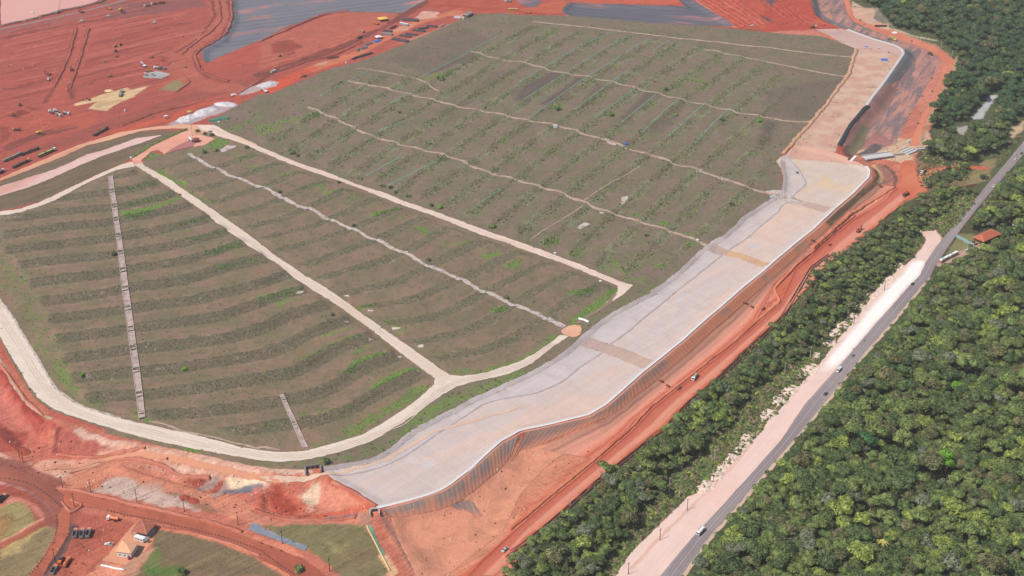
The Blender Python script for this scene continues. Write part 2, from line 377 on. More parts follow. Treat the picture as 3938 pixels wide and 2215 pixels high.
line("O 1130,820 1150,960 1250,1150 1400,1340 1500,1460", 4, (122, 96, 92), 1.5, .9, 1)
line("O 1210,850 1330,1020 1450,1240 1540,1400", 4, (140, 108, 100), 2, .8, 1)
line("Q 0,900 300,640 600,400 900,130 1060,0 L 1240,1240 1560,980 1850,760 2100,560 2300,380 2576,150", 12, (226, 148, 118), 4, .8, 2)
line("Q 0,840 300,590 600,340 800,170 L 1240,1170 1700,800 2200,420", 4, (200, 96, 66), 2, .5, 3)
line("I 1240,420 1000,600 800,800 600,1000 440,1130 300,1240", 5, (140, 84, 64), 2.5, .8, 3)
line("L 2576,80 2400,260 2200,420 1950,600 1700,790 1500,960", 3.5, (190, 88, 60), 2, .7, 3)
fill("I 850,110 1000,150 1200,200 1290,260 1300,350 1200,420 1100,380 1180,330 1160,250 1080,190", (150, 118, 112), 3, .7, 4)
line("I 1200,200 1280,260 1310,340 1290,420", 4, (124, 96, 84), 2, .9, 1)
fill("I 900,40 1200,-60 1750,-100 1800,20 1500,60 1480,150 1350,180 1250,140 1000,110", (226, 200, 168), 3, .95, 6)
fill("D 1600,1300 1900,1290 2000,1260 2050,1330 1850,1400 1700,1443 1400,1443 1500,1380", (222, 188, 158), 3, .9, 5)
fill("I 1340,180 1400,150 1480,160 1510,290 1600,460 1500,520 1300,520 1350,330", (222, 124, 92), 3, .8, 3)
# valley beside the upper canal
fill("D 480,-60 470,20 530,150 700,240 850,290 1100,380 1330,430 1400,520 1300,720 1020,1080 760,1443 1250,1443 1500,1250 1750,850 1770,600 1700,520 1350,400 900,200 820,0 800,-60", (176, 128, 122), 4, .95, 3)
line("D 490,0 510,110 600,190 750,250 900,310 1100,380 1270,420", 8, (112, 108, 110), 3, .95, 2)
line("D 1400,560 1330,700 1210,860 1080,1040 950,1250 840,1443", 12, (138, 104, 98), 4, .9, 2)
fill("D 1410,480 1520,530 1480,640 1330,790 1260,770 1350,640", (112, 104, 104), 3, .9, 3)
fill("D 560,20 700,60 720,160 640,180 540,120", (112, 108, 112), 4, .8, 6)
line("D 660,0 700,120 760,190", 3, (190, 120, 108), 2, .8, 5); line("D 740,0 760,120 800,190", 3, (120, 106, 112), 2, .7, 5)
for s in ("D 800,190 840,240", "D 860,200 900,250", "D 930,250 1000,300", "D 1020,290 1080,330", "D 1110,330 1160,360"): line(s, 7, (112, 104, 108), 3, .8, 2)
line("D 1650,600 1600,720 1480,900 1350,1100 1250,1300", 9, (116, 108, 110), 5, .55, 6)
line("D 1540,560 1450,700 1400,800 1330,950 1200,1150", 3, (196, 134, 116), 2, .8, 4)
line("D 1740,650 1650,850 1500,1120 1400,1350", 14, (216, 134, 108), 5, .8, 4)
fill("D 830,1443 960,1230 1040,1260 980,1443 I 900,0 800,60 780,30", (124, 114, 88), 1.5, .95, 1)
fill("I 920,90 1100,-20 1200,0 1030,120", (96, 96, 102), 2, .9, 2)
# scrub and forest floor on the far side of the haul road
fill("Q -60,1500 0,1160 330,900 740,450 1050,250 1200,120 L 1640,1110 1900,880 2200,590 2576,290 I 430,1230 800,980 1250,650 1400,570 1640,440 1560,340 1620,310 1830,200 1560,180 1500,110 1560,30 1640,20 D 1640,1290 1820,950 1900,600 1700,440 1500,380 1180,250 860,60 840,-80 F 2400,-220 3500,-220 3500,1800 1300,1800", (92, 96, 66), 2.5, 1, 3)
fill("I 1480,120 1560,170 1850,190 1700,250 1600,290 1520,260", (150, 116, 92), 2, .9, 3)
fill("I 2100,150 2330,130 2200,350 1900,440 1600,470 1650,420 1950,330 2150,220", (150, 134, 96), 3, .9, 4)
line("I 1600,260 1830,205 2000,215 2200,225", 7, (206, 106, 80), 2, 1, 2)
fill("I 1830,560 2010,540 1960,640 1880,740 1810,830 1750,720", (176, 140, 116), 3, .9, 4)
fill("I 1560,860 1720,830 1760,880 1740,980 1600,1160 1480,1180 1400,1100 1560,1000 1600,930", (222, 176, 156), 2, 1, 3)
fill("Q 1060,1060 1420,820 1700,600 1420,900 1150,1250 1000,1443 820,1443 980,1240", (168, 144, 104), 4, .8, 5)
fill("Q 930,1200 1100,1060 1180,1100 1080,1250 1000,1443 900,1443", (196, 160, 122), 3, .8, 4)
fill("Q 1500,420 1700,300 1900,100 2000,60 1900,250 1650,430", (160, 124, 98), 3, .8, 5)
fill("L 2300,1100 2576,860 M -1,900 100,860 40,1020 0,1100", (160, 124, 98), 3, .8, 5)
fill("D 870,0 990,80 1130,80 1090,190 1200,250 1280,290 1180,290 900,180", (216, 176, 152), 3, .9, 3)
fill("D 1120,100 1290,270 1100,200", (140, 130, 120), 3, .8, 3); line("D 880,70 1090,80 1290,280", 3, (150, 140, 118), 1, .9, 1)
line("D 1300,290 1450,350 1700,400", 6, (190, 176, 150), 2, .9, 2)
line("D 1910,560 1880,720 1740,960 1650,1150 1590,1300 1560,1443", 3, (196, 160, 120), 1.5, .9, 1)
line("D 1850,540 1700,450 1400,340", 3, (140, 130, 96), 1, .8, 2)
fill("D 2250,940 2320,930 2200,1100 2180,1180 2040,1180 2100,1120 2170,1040", (196, 196, 200), 2, .95, 3)
fill("D 1900,1260 2060,1240 1980,1340 1900,1320", (190, 180, 170), 2, .9, 3)
fill("D 2450,1250 2576,1190 2576,1290 2400,1420", (206, 176, 140), 3, .9, 3)
fill("I 2400,560 2576,330 2576,180 2480,260 2300,560", (156, 130, 100), 4, .8, 4)
fill("I 2400,850 2576,780 2576,830 2440,860", (200, 150, 120), 2, .9, 2)
fill("I 1930,880 2080,880 2080,1000 1880,1060 1800,1090", (150, 150, 104), 2, .8, 2)
line("I 1740,1180 1900,1100 2050,1030 2150,980", 8, (206, 176, 160), 2, 1, 1)
# mine floor, upper left
fill("F -300,-60 1000,-60 900,60 740,180 560,260 380,330 0,440 -300,560", (186, 98, 84), 5, 1, 4)
fill("A 960,30 1400,20 2000,0 2050,60 1700,110 1300,170 1000,190 1150,100", (148, 98, 96), 4, .8, 8)
line("A 0,330 500,230 1000,130 1500,60", 16, (176, 108, 100), 6, .8, 6)
line("A 0,390 400,300 760,240 950,200", 7, (140, 74, 66), 5, .7, 5)
for s, w in (("A 830,460 1200,370 1600,260 1900,230", 7), ("A 800,620 1200,520 1600,380 1740,360", 9), ("A 760,770 1100,680 1500,560 1700,470", 6), ("A 0,900 400,820 560,760", 8), ("A 0,740 300,660 600,560", 5), ("A 750,880 1000,780 1400,700", 6), ("A 0,1000 300,930 500,900", 6)):
    line(s, w, (150, 76, 66), 5, .65, 6)
for s, w in (("A 850,330 1300,230 1800,140", 12), ("A 840,560 1300,450 1750,330", 10), ("A 0,600 400,520 650,460", 14), ("A 780,720 1200,620 1600,500", 8), ("A 50,450 400,370 700,300", 10)):
    line(s, w, (206, 118, 102), 6, .6, 6)
line("A 850,260 800,420 760,600 650,780 580,900 540,1040", 22, (196, 104, 86), 3, .9, 2)
line("A 880,280 840,420 810,540 750,720 690,880 720,980", 5, (134, 68, 58), 3, .8, 3)
line("A 760,280 720,420 690,540 620,700 540,860 440,1020", 5, (140, 72, 62), 3, .8, 3)
fill("A 730,1035 860,985 1000,945 1250,868 1300,890 1470,845 1440,880 1340,940 1330,960 1200,1010 1050,1100 870,1078 940,1030 960,1010 760,1045", (232, 206, 158), 1, 1, 2)
fill("A 1040,900 1080,885 1110,900 1070,915", (232, 206, 158), 1, 1, 1)
fill("A 960,1020 1200,985 1220,1000 1100,1040 980,1070", (206, 178, 132), 2, .8, 4)
fill("A 1570,885 1790,765 1840,790 1832,830 1740,908", (158, 148, 104), 1.5, 1, 2)
line("A 1640,900 1750,912 1880,810 1830,770", 4, (134, 76, 66), 2, .9, 1)
line("A 1780,735 1620,840 1500,880", 5, (204, 104, 76), 2, .9, 2)
fill("A 0,1100 400,1090 700,1060 960,1130 950,1200 800,1280 300,1330 0,1443", (196, 102, 82), 4, .8, 6)
fill("A 50,1150 200,1090 310,1120 180,1170", (140, 66, 56), 3, .8, 3); fill("A 230,1050 370,1080 400,1095 300,1090", (134, 64, 54), 3, .8, 3)
fill("A 0,1240 60,1250 120,1330 0,1443", (150, 76, 64), 3, .7, 4)
line("A 100,1460 250,1390 450,1320 700,1260", 14, (146, 84, 74), 4, .9, 3)
line("A 400,1470 700,1400 1000,1260 1400,1120 1800,990 2200,890 2576,790", 22, (170, 96, 82), 4, .9, 3)
line("A 1180,1250 1500,1130 1700,1080 2000,1010 2300,960 2576,800 B 200,690 500,600 760,540 1000,420", 5, (128, 66, 58), 3, .8, 3)
line("A 1150,1310 1500,1210 1700,1180 2000,1020 2300,960 B 0,880 200,800 500,700 800,620", 12, (216, 104, 74), 4, .8, 4)
line("B 0,740 200,680 400,610 800,460 1100,310 1400,155 1640,0 1700,-60", 17, (138, 78, 70), 3, .95, 2)
line("A 2160,0 2190,200 2080,320 1920,430 1790,560 1790,660 1900,790 2100,870 2300,880", 26, (196, 112, 92), 4, .9, 3)
line("A 2100,0 2130,160 2010,330", 4, (134, 70, 62), 2.5, .9, 2); line("A 2260,0 2290,180 2220,340 2100,420 1960,500 1920,560 1960,680 2060,760 2250,810", 5, (128, 80, 76), 2.5, .9, 2)
line("A 1950,390 1880,440 1740,520", 5, (134, 78, 72), 2.5, .9, 2)
fill("A 1560,560 1640,600 1680,640 1600,640", (130, 58, 48), 2, .8, 3); fill("A 2000,520 2200,560 2576,400 2576,560 2300,700 2000,720", (196, 100, 80), 4, .8, 6)
fill("B 0,420 700,140 850,115 1400,130 1100,290 800,430 300,600 0,700", (198, 114, 94), 4, .9, 5)
fill("B 100,440 250,400 380,450 330,540 150,530", (160, 76, 62), 5, .8, 6); line("B 60,420 300,400 400,470 250,560", 4, (146, 72, 62), 3, .6, 3)
line("B 220,630 450,560 760,480", 9, (160, 80, 64), 4, .7, 4); line("B 0,410 400,240 700,130 880,112", 5, (138, 62, 52), 3, .8, 2)
fill("B 640,430 900,330 1200,220 1360,160 1250,240 900,400 680,480", (212, 118, 92), 4, .8, 5)
line("B 500,690 800,590 1000,510 1300,340 1500,240 1900,130 2150,60", 14, (222, 138, 100), 4, .9, 3)
fill("B 480,660 700,590 640,640", (222, 176, 150), 3, .8, 4); fill("B 1540,170 1620,110 1780,120 1740,170 1600,195", (232, 186, 166), 2.5, 1, 3)
fill("B 1290,330 1380,260 1550,230 1450,300", (226, 170, 146), 3, .8, 4); fill("B 1900,150 2100,130 2080,170 1960,200", (222, 166, 148), 3, .8, 3)
fill("B 1250,470 1700,310 1900,230 1840,270 1500,400", (222, 160, 140), 3, .8, 3)
fill("B 0,890 120,800 250,760 450,690 600,650 300,830 100,930 0,960", (222, 98, 66), 3, .9, 3)
fill("B 0,830 100,795 185,815 150,855 0,890", (206, 198, 196), 1.5, 1, 2)
fill("A 1640,1230 1900,1140 2200,1000 2370,1050 2100,1150 1900,1225 1720,1240", (196, 184, 188), 2, .95, 3)
fill("A 2340,925 2450,870 2576,840 2576,900 2400,945", (200, 186, 186), 1.5, .95, 2)
fill("B 1600,-60 2576,-60 2576,140 2200,130 1900,100 1700,60", (196, 100, 74), 4, .9, 5)
line("B 1650,60 1900,60 2300,90 2576,110 C 0,110 400,160 1100,215 1700,255 2300,300 2576,320 D 300,310 700,280", 9, (186, 88, 68), 3, .9, 3)
fill("C 0,100 350,0 480,0 420,110 300,140", (208, 112, 80), 4, .8, 5)
line("C 470,150 1100,195 1700,240 2150,268", 4, (222, 150, 124), 1.5, .9, 1)
fill("C 520,0 1600,-40 1660,60 700,35", (216, 110, 82), 2, .9, 3)
fill("C 1740,0 2576,-60 2576,300 2150,270 1850,70", (206, 98, 74), 4, .9, 5)
line("C 1740,0 1850,80 2000,180 2130,265", 3, (226, 150, 130), 1.5, .8, 2)
for s in ("C 1900,60 2200,180 2450,280", "C 2000,20 2300,170 2480,270"): line(s, 4, (224, 140, 118), 3, .5, 6)
fill("C 2370,0 2530,0 2540,60 2480,80", (110, 96, 100), 2, .9, 3); fill("C 2380,150 2440,155 2540,235 2450,215", (112, 90, 92), 2, .9, 3)
fill("D 0,-60 480,-60 470,20 530,160 700,240 740,280 480,290 0,320", (198, 88, 68), 4, .9, 5)
fill("D -60,150 60,180 110,230 0,200", (112, 90, 92), 2, .9, 3); fill("D 20,-10 120,0 100,80 20,40", (110, 96, 100), 2, .9, 3)
fill("D 400,200 560,230 520,250 430,240", (220, 130, 110), 3, .7, 3); line("D 340,80 330,110 420,170 520,200 700,260", 3, (222, 118, 88), 2, .8, 3)
fill("D -400,280 0,320 500,290 560,360 400,350 0,345 -400,330", (222, 150, 126), 2, .8, 3)
# lower left yard
fill("F -300,880 0,890 130,1050 450,1130 800,1175 840,1215 950,1275 1060,1500 -300,1500", (200, 118, 96), 3, 1, 3)
fill("J 0,800 250,1120 400,1290 700,1443 N 300,10 200,190 0,240 J -300,1443 -300,700", (180, 84, 72), 3, .9, 4)
fill("J 0,980 200,1200 350,1443 100,1443 -200,1200", (206, 124, 108), 4, .7, 6); line("J 0,830 150,1050 300,1250 450,1320", 4, (150, 60, 52), 3, .8, 4)
line("N 20,0 120,100 230,200", 6, (134, 64, 56), 3, .9, 3); line("N 580,0 570,120 560,210", 6, (138, 66, 58), 3, .9, 3); fill("N 330,0 480,0 480,200 560,330 400,330 250,200", (206, 112, 94), 4, .8, 5)
fill("N 620,0 760,10 1000,80 1440,170 1200,220 900,270 560,220", (172, 92, 82), 4, .8, 5); line("N 560,235 800,260 950,270 1200,215 1440,170", 5, (206, 96, 76), 2.5, .8, 2)
line("N 780,0 1000,90 1440,180 1830,240 2200,290 2576,380 O 200,400 470,400", 5, (226, 190, 170), 3, .8, 3)
fill("N -200,250 0,280 170,365 0,350 -200,340", (140, 128, 90), 1.5, 1, 1); line("N -200,200 0,240 180,345 270,340", 4, (226, 176, 156), 1.2, .9, 1)
line("N 430,380 800,370 1000,310 1300,230 1500,240 1800,310 2200,400 2576,490", 16, (222, 164, 138), 5, .9, 3)
fill("N 1440,200 1800,260 2250,330 2576,420 2576,560 2300,540 2250,460 1850,460 1600,360 1400,290", (228, 188, 168), 4, .8, 5)
line("N 1150,290 1350,290 1600,350 1750,450 1900,470", 6, (196, 130, 112), 3, .8, 4)
fill("N 1180,340 1320,340 1400,350 1650,430 1780,520 1700,510 1500,450 1300,400", (128, 60, 50), 3, .95, 4)
fill("N 670,420 900,370 1010,335 1010,370 880,400 700,440", (146, 66, 54), 2, .95, 2)
fill("N 520,430 700,440 740,480 600,510 530,490", (222, 190, 172), 2.5, .9, 3); fill("N 720,470 860,430 900,410 820,470 740,500", (140, 140, 80), 2, .9, 3)
line("N 620,550 800,500 1050,400 1200,400 1400,460 1700,540 2100,680 2576,880 O 0,860 300,930 700,900 1000,870", 18, (216, 140, 112), 5, .85, 3)
fill("N 940,600 960,560 1080,490 1200,455 1400,520 1600,600 1750,630 2000,740 1950,800 1500,740 1150,640", (206, 178, 164), 3, .95, 5)
fill("N 1380,520 1550,540 1640,590 1500,620 1400,580", (196, 150, 128), 3, .7, 5)
fill("N 1620,590 1900,660 2100,740 2250,820 2100,800 1900,740 1700,650", (150, 112, 88), 3, .8, 5)
fill("N 1790,490 2080,480 2110,500 1990,590 1880,560", (160, 76, 60), 2, .9, 3); fill("N 2130,480 2280,540 2230,610 2100,620", (166, 82, 66), 2, .9, 3)
line("N 2000,590 2130,500", 6, (176, 148, 140), 2, .9, 2); line("N 2140,640 2250,540", 6, (176, 148, 140), 2, .9, 2)
fill("N 2230,480 2576,500 O 100,540 0,570 N 2576,600 2260,600", (232, 206, 172), 3, .9, 4)
line("N 2240,620 2400,600 2576,570", 5, (118, 122, 134), 2, .9, 2)
fill("O -60,600 250,575 330,640 460,680 480,790 380,850 200,840 -60,760", (214, 112, 88), 4, .9, 4)
fill("O 80,640 180,620 310,640 320,700 390,790 300,840 120,760", (166, 74, 58), 4, .95, 4); fill("O 380,850 580,850 480,875 300,850", (166, 70, 54), 2, .9, 3)
fill("O 380,620 500,570 580,560 625,620 600,700 520,740 400,660", (228, 200, 172), 4, .95, 4)
fill("O 480,740 560,720 540,800 480,830", (230, 176, 152), 3, .8, 4)
fill("O 600,540 740,500 1000,650 1150,760 800,840 560,840", (218, 140, 116), 4, .9, 4)
line("O 700,500 900,600 1100,730", 5, (196, 98, 68), 3, .7, 2); line("O 560,850 900,790 1130,760", 4, (206, 96, 66), 3, .8, 2)
line("O 640,890 850,860 960,840", 4, (130, 110, 122), 2, .8, 2); fill("O 980,850 1110,800 1120,900 1060,950 1000,900", (160, 120, 104), 2, .8, 2)
line("O -50,790 200,880 400,900", 3, (170, 78, 60), 2, .7, 2)
line("O -50,850 200,920 450,960 800,930", 8, (200, 128, 108), 3, .7, 3)
fill("O 20,950 340,935 700,930 1000,915 1062,948 1215,1245 1285,1390 1235,1460 800,1460 690,1340 480,1180 440,1200 200,1080 N 2560,940", (132, 122, 86), 2, 1, 2)
fill("O 620,1090 780,1130 880,1150 880,1290 700,1170", (160, 152, 100), 4, .7, 6); fill("O 700,1200 1100,1150 1200,1350 800,1420", (138, 116, 88), 8, .6, 6)
line("O 1215,1245 1330,1400", 5, (230, 182, 140), .8, 1, .5); fill("O 1240,1443 1290,1390 1345,1395 1330,1460", (228, 180, 140), 1, 1, 1)
fill("N 1560,1000 1640,965 1900,1010 2200,1100 2400,1200 2576,1290 O 100,1340 300,1460 N 1300,1460 1450,1300 1500,1150", (132, 112, 86), 2, 1, 2)
fill("N 1460,1290 1550,1120 1600,1200 1560,1320 1700,1400 1600,1443 1400,1420", (112, 132, 70), 4, .7, 6); fill("N 1450,1380 1700,1330 1850,1400 1800,1460 1440,1460", (92, 122, 58), 5, .8, 6)
fill("N 1240,1300 1500,1150 1550,1180 1400,1330 1300,1460 1200,1443", (206, 160, 128), 4, .8, 5)
fill("N 0,760 150,712 270,735 330,790 430,885 200,1010 0,1130", (160, 142, 96), 1, 1, 1); fill("N 0,810 130,900 100,1000 0,1060", (160, 122, 80), 3, .8, 4); line("N 130,900 250,860 330,790", 2, (140, 120, 84), 1, .6, 1)
fill("N 0,1160 200,1060 450,900 560,880 565,930 520,1080 400,1290 270,1460 -60,1460 -60,1180", (146, 126, 92), 1, 1, 1)
fill("N 0,1160 200,1070 450,930 500,920 300,1060 210,1130 200,1220 60,1240 0,1290", (190, 164, 112), 2, .9, 3)
line("N -50,550 200,600 350,690 440,800 480,880", 15, (164, 82, 68), 4, .9, 2); line("N -50,530 0,515 150,545 300,610 420,690 500,780 545,840", 3, (226, 170, 164), 1, .9, .5)
line("N 100,690 200,690 330,740 420,840", 5, (206, 134, 116), 3, .8, 3); line("N 0,1130 200,1020 430,885", 4, (226, 160, 136), 1, .9, 1); line("N 0,1150 250,1020 540,860", 6, (166, 92, 72), 2, .9, 1)
line("N -50,370 150,420 350,510 520,600 590,720 610,860", 22, (150, 88, 76), 5, .9, 3)
fill("N 700,830 1040,830 1300,900 1330,940 1000,1290 900,1443 500,1443 620,1250 700,1060", (180, 96, 78), 4, .9, 4); line("N 1000,1200 880,1300 740,1443", 12, (196, 112, 88), 5, .8, 3)
line("N 700,960 640,1090 560,1230 430,1420", 9, (112, 84, 84), 2, .9, 1)
fill("N 620,710 830,740 700,820", (160, 80, 62), 1.5, .9, 1); line("N 620,710 700,820 830,745 620,708", 2.5, (126, 60, 46), 1, .9, 1)
fill("N 980,1343 1100,1300 1260,1400 1200,1460 850,1460", (232, 152, 124), 3, .9, 4)
line("N 600,575 900,640 1300,740 1700,830 2100,920 2576,1090 O 200,1140 400,1250", 5, (226, 140, 112), 2, .9, 1)
line("N 1600,960 1900,1010 2250,1110 2576,1240 O 150,1350 320,1460", 5, (232, 140, 108), 2, .9, 1)

# olive verges of the western embankments
fill("E -300,480 0,360 250,245 500,135 800,30 A 1000,1410 1400,1305 1850,1285 1500,1443 E 1320,120 1200,185 1000,270 600,460 400,555 0,650 -300,690", (132, 118, 96), 2, 1, 2); line("E -300,735 0,700 200,675 400,612 600,520", 9, (128, 116, 90), 2, 1, 2)
line("E 0,520 300,420 600,300 900,180 1200,110", 5, (120, 116, 80), 4, .6, 5); line("E 250,560 600,420 1000,250", 6, (112, 108, 84), 4, .6, 5)
rr_ = np.random.default_rng(5)                      # dozer passes across the mine floor
for k in range(46):
    y0 = 330 + k * 24 + rr_.uniform(-8, 8); x0 = rr_.uniform(0, 300) if k % 2 else rr_.uniform(780, 1200); L_ = rr_.uniform(350, 900); sl = -.23
    if x0 < 700: L_ = min(L_, 720 - x0 - (y0 - 300) * .18)
    if L_ < 80 or y0 + sl * x0 > 1000: continue
    line("A %f,%f %f,%f %f,%f" % (x0, y0 + sl * x0, x0 + L_ / 2, y0 + sl * (x0 + L_ / 2) + rr_.uniform(-8, 8), x0 + L_, y0 + sl * (x0 + L_)), rr_.uniform(1.5, 4), (148, 72, 62) if k % 3 else (216, 132, 114), 1.5, .75, 2)
for k in range(9):
    a = 60 + k * 45; line("A %d,%d %d,%d %d,%d %d,%d" % (200 + k * 22, 1140, 330 + k * 12, 1190 + k * 9, 560, 1235 + k * 7, 820 + k * 12, 1180 + k * 4), 1.6, (162, 78, 62) if k % 2 else (222, 122, 96), 1, .7, 1)
for k in range(7): line("B %d,%d %d,%d %d,%d" % (20, 560 + k * 26, 400, 500 + k * 12, 900, 330 + k * 9), 2, (170, 84, 68) if k % 2 else (222, 132, 106), 1, .6, 3)
for k in range(12):
    line("C %d,%d %d,%d" % (1760 + k * 36, -10, 2200 + k * 26, 260 - k * 3), 1.8, (168, 72, 56) if k % 2 else (224, 126, 100), 1, .7, 3)
for k in range(8): line("D %d,%d %d,%d %d,%d" % (20 + k * 40, 20 + k * 8, 160 + k * 40, 140 + k * 10, 330 + k * 40, 230 + k * 5), 2.5, (164, 66, 52) if k % 2 else (222, 118, 94), 1, .6, 4)
for k in range(6):                                   # wheel tracks on the lower left dirt
    line("N %d,%d %d,%d %d,%d %d,%d O 250,%d" % (450, 355 + k * 7, 1000, 285 + k * 6, 1400, 228 + k * 8, 2200, 392 + k * 10, 492 + k * 6), 1.1, (192, 108, 82) if k % 2 else (232, 176, 150), .8, .6, .5)
    line("N 560,%d 1200,%d 2100,%d 2500,%d" % (615 + k * 16, 725 + k * 17, 905 + k * 17, 1040 + k * 17), 1.1, (158, 84, 66), .8, .5, .5)

# ---------------------------------------------------------------- ground sheet (one sheet out to the horizon)
def geo(a, step, far):
    o = [a]; s = step
    while abs(o[-1] - a) < far: s *= 1.35; o.append(o[-1] + (s if step > 0 else -s) * (1 if step > 0 else 1))
    return o[1:]
def sheet_axes():
    xs = list(np.arange(-720, 720.1, 1.6)); ys = list(np.arange(605, 900, 1.5)) + list(np.arange(900, 1840.1, 2.3))
    s = 2.0; lo = [xs[0]]; hi = [xs[-1]]; yl = [ys[0]]; yh = [ys[-1]]
    while hi[-1] < 6000: s *= 1.3; hi.append(hi[-1] + s); lo.append(lo[-1] - s); yh.append(yh[-1] + s)
    s = 2.0
    while yl[-1] > -900: s *= 1.3; yl.append(yl[-1] - s)
    return np.array(lo[:0:-1] + xs + hi[1:]), np.array(yl[:0:-1] + ys + yh[1:])
ax, ay = sheet_axes(); AX, AY = np.meshgrid(ax, ay)
AZ = hq(AX.ravel(), AY.ravel())
dp_, _, _ = near(AX.ravel(), AY.ravel(), pile, True); AZ = AZ - np.where(inpoly(AX.ravel(), AY.ravel(), pile), sst(1.5, 5, dp_) * 1.2, 0)
ii = np.arange(AX.size).reshape(AX.shape)
Fg = np.stack([ii[:-1, :-1], ii[:-1, 1:], ii[1:, 1:], ii[1:, :-1]], -1).reshape(-1, 4)
pc = paint(AX, AY, C(*RED)); mine_ = (AY.ravel() > YW(1025)) & (AX.ravel() < 440); pc[mine_, :3] *= np.array([.88, .79, .79]); far_ = (AX.ravel() > 700) & (AY.ravel() > 0); pc[far_, :3] = np.array(C(92, 96, 66)[:3])
SR = math.atan2(*(W("A 1900,120")[0] - W("A 100,520")[0])[::-1])
HR = math.atan2(*(W("L 2300,430")[0] - W("Q 100,1100")[0])[::-1])
g = NG('bare_soil', .95, .06)
c = g.attr('paint', True)
c = g.vary(c, .18, 14, detail=6, rough=.65); c = g.vary(c, .20, 1.3, detail=5, rough=.7)
c = g.vary(c, .42, 2.0, detail=4, rot=SR, sx=18.0); c = g.vary(c, .26, 6, detail=3, rot=SR, sx=9.0)
cr = g.step(g.noise(5, 5, dist=1.2), .56, .66); c = g.bright(c, g.math('SUBTRACT', 1.0, g.math('MULTIPLY', cr, .22)))
c = g.bright(c, g.math('ADD', 1.0, g.math('MULTIPLY', g.step(g.noise(3.2, 4, dist=2.0), .60, .68), .14)))
g.bump(g.math('ADD', g.noise(2.2, 5, dist=.6), g.noise(1.8, 2, rot=SR, sx=22)), .8)
M_GROUND = g.done(c)
ground = npmesh('ground', np.stack([AX.ravel(), AY.ravel(), AZ], 1), Fg, M_GROUND, {'paint': pc}, smooth=True); tag(ground, kind='structure')

# ---------------------------------------------------------------- sheets laid on the ground
def patch(name, P, mat, off, step=2.0, attrs=None, kind='structure', zf=None, rag=1.3):
    if isinstance(P, str): P = W(P)
    x0, y0 = P.min(0) - step; x1, y1 = P.max(0) + step
    if step == 2.0:                                # share the ground grid
        x0 = GX0 + math.floor((x0 - GX0) / 2) * 2; y0 = GY0 + math.floor((y0 - GY0) / 2) * 2
    xs = np.arange(x0, x1 + step, step); ys = np.arange(y0, y1 + step, step); XX, YY = np.meshgrid(xs, ys)
    m = inpoly(XX, YY, P); cell = m[:-1, :-1] | m[1:, :-1] | m[:-1, 1:] | m[1:, 1:]
    id_ = np.arange(XX.size).reshape(XX.shape); F = np.stack([id_[:-1, :-1], id_[:-1, 1:], id_[1:, 1:], id_[1:, :-1]], -1)[cell]
    used = np.unique(F); rem = -np.ones(XX.size, int); rem[used] = np.arange(len(used)); F = rem[F]
    x = XX.ravel()[used].copy(); y = YY.ravel()[used].copy(); out = ~m.ravel()[used]
    if out.any():
        _, bx, by = near(x[out], y[out], P, True); x[out] = bx + (fbm(bx, by, 4, 2) - .5) * rag; y[out] = by + (fbm(bx + 31, by, 4, 2) - .5) * rag
    z = (hq(x, y) if zf is None else zf(x, y)) + off
    at = {k: f(x, y) for k, f in (attrs or {}).items()}
    o = npmesh(name, np.stack([x, y, z], 1), F, mat, at, smooth=True)
    if kind: o['kind'] = kind
    return o
def grid_f(A):
    def f(x, y):
        fx = np.clip((x - GX0) / GS, 0, len(gx) - 1.001); fy = np.clip((y - GY0) / GS, 0, len(gy) - 1.001)
        i = fx.astype(int); j = fy.astype(int); fx = fx - i; fy = fy - j
        return (A[j, i] * (1 - fx) + A[j, i + 1] * fx) * (1 - fy) + (A[j + 1, i] * (1 - fx) + A[j + 1, i + 1] * fx) * fy
    return f

# terraced field: bench phase comes per vertex, plant cover is mixed in the shader
GR = []
def grn(spec, s=1.0, soft=3.0, w=None, warp=3): GR.append((W(spec), s, soft, w, warp))
grn("E 1190,650 1500,600 1780,500 1790,530 1500,650 1420,690 1220,720", 1.6, 2); grn("E 1240,440 1420,400 1560,385", .9, 4, 4); grn("E 1190,620 1400,560 1650,480", .8, 5, 8)
grn("E 1690,790 1850,755 2000,725", 1.0, 3, 4); grn("E 1820,840 1880,850", .8, 4, 5); grn("E 1880,920 2050,880 2200,845", .9, 4, 6); grn("E 2070,1080 2200,1030 2350,980", 1.0, 4, 7)
grn("E 2150,1230 2400,1170 2560,1140", .8, 4, 7); grn("E 2350,1080 2450,1060", .8, 3, 5); grn("K 0,110 200,70 400,50", .9, 4, 8); grn("K 200,170 330,140", 1.0, 4, 8)
grn("K 650,480 880,420", 1.0, 4, 5); grn("K 450,720 620,600 850,520 1000,480", .8, 4, 5); grn("K 850,850 950,760 1100,690 1250,655", 1.3, 3, 5); grn("K 1120,1010 1250,930 1400,860 1530,820", 1.3, 3, 5)
grn("K 960,650 1080,600", .9, 3, 5); grn("K 900,1443 1200,1270 1430,1150 1600,1000", 1.0, 4, 9); grn("K 1500,1420 1800,1200 1950,1110 2200,1040 2400,950 2576,880", .9, 5, 12)
grn("K 1500,1360 1750,1180 1950,1120", 1.0, 4, 7); grn("K 2050,1020 2250,1000", .8, 4, 8); grn("K 1950,860 2250,840 2576,740 L 200,620 350,500", .9, 4, 6)
grn("K 2270,250 2400,190 2480,220 2350,280", 1.6, 2); grn("K 980,230 1100,200", 1.2, 3, 5); grn("K 1250,360 1380,400 1400,450", .9, 3, 6); grn("K 0,880 300,830", .5, 4, 5)
grn("K 0,1400 400,1290 900,1210", .6, 4, 5); grn("L 450,90 520,40 750,0 740,60 600,100", 1.3, 3); grn("L 540,370 700,240 850,120 950,60", 1.2, 4, 9); grn("L 640,420 900,270 1100,150 1350,20", .6, 5, 12)
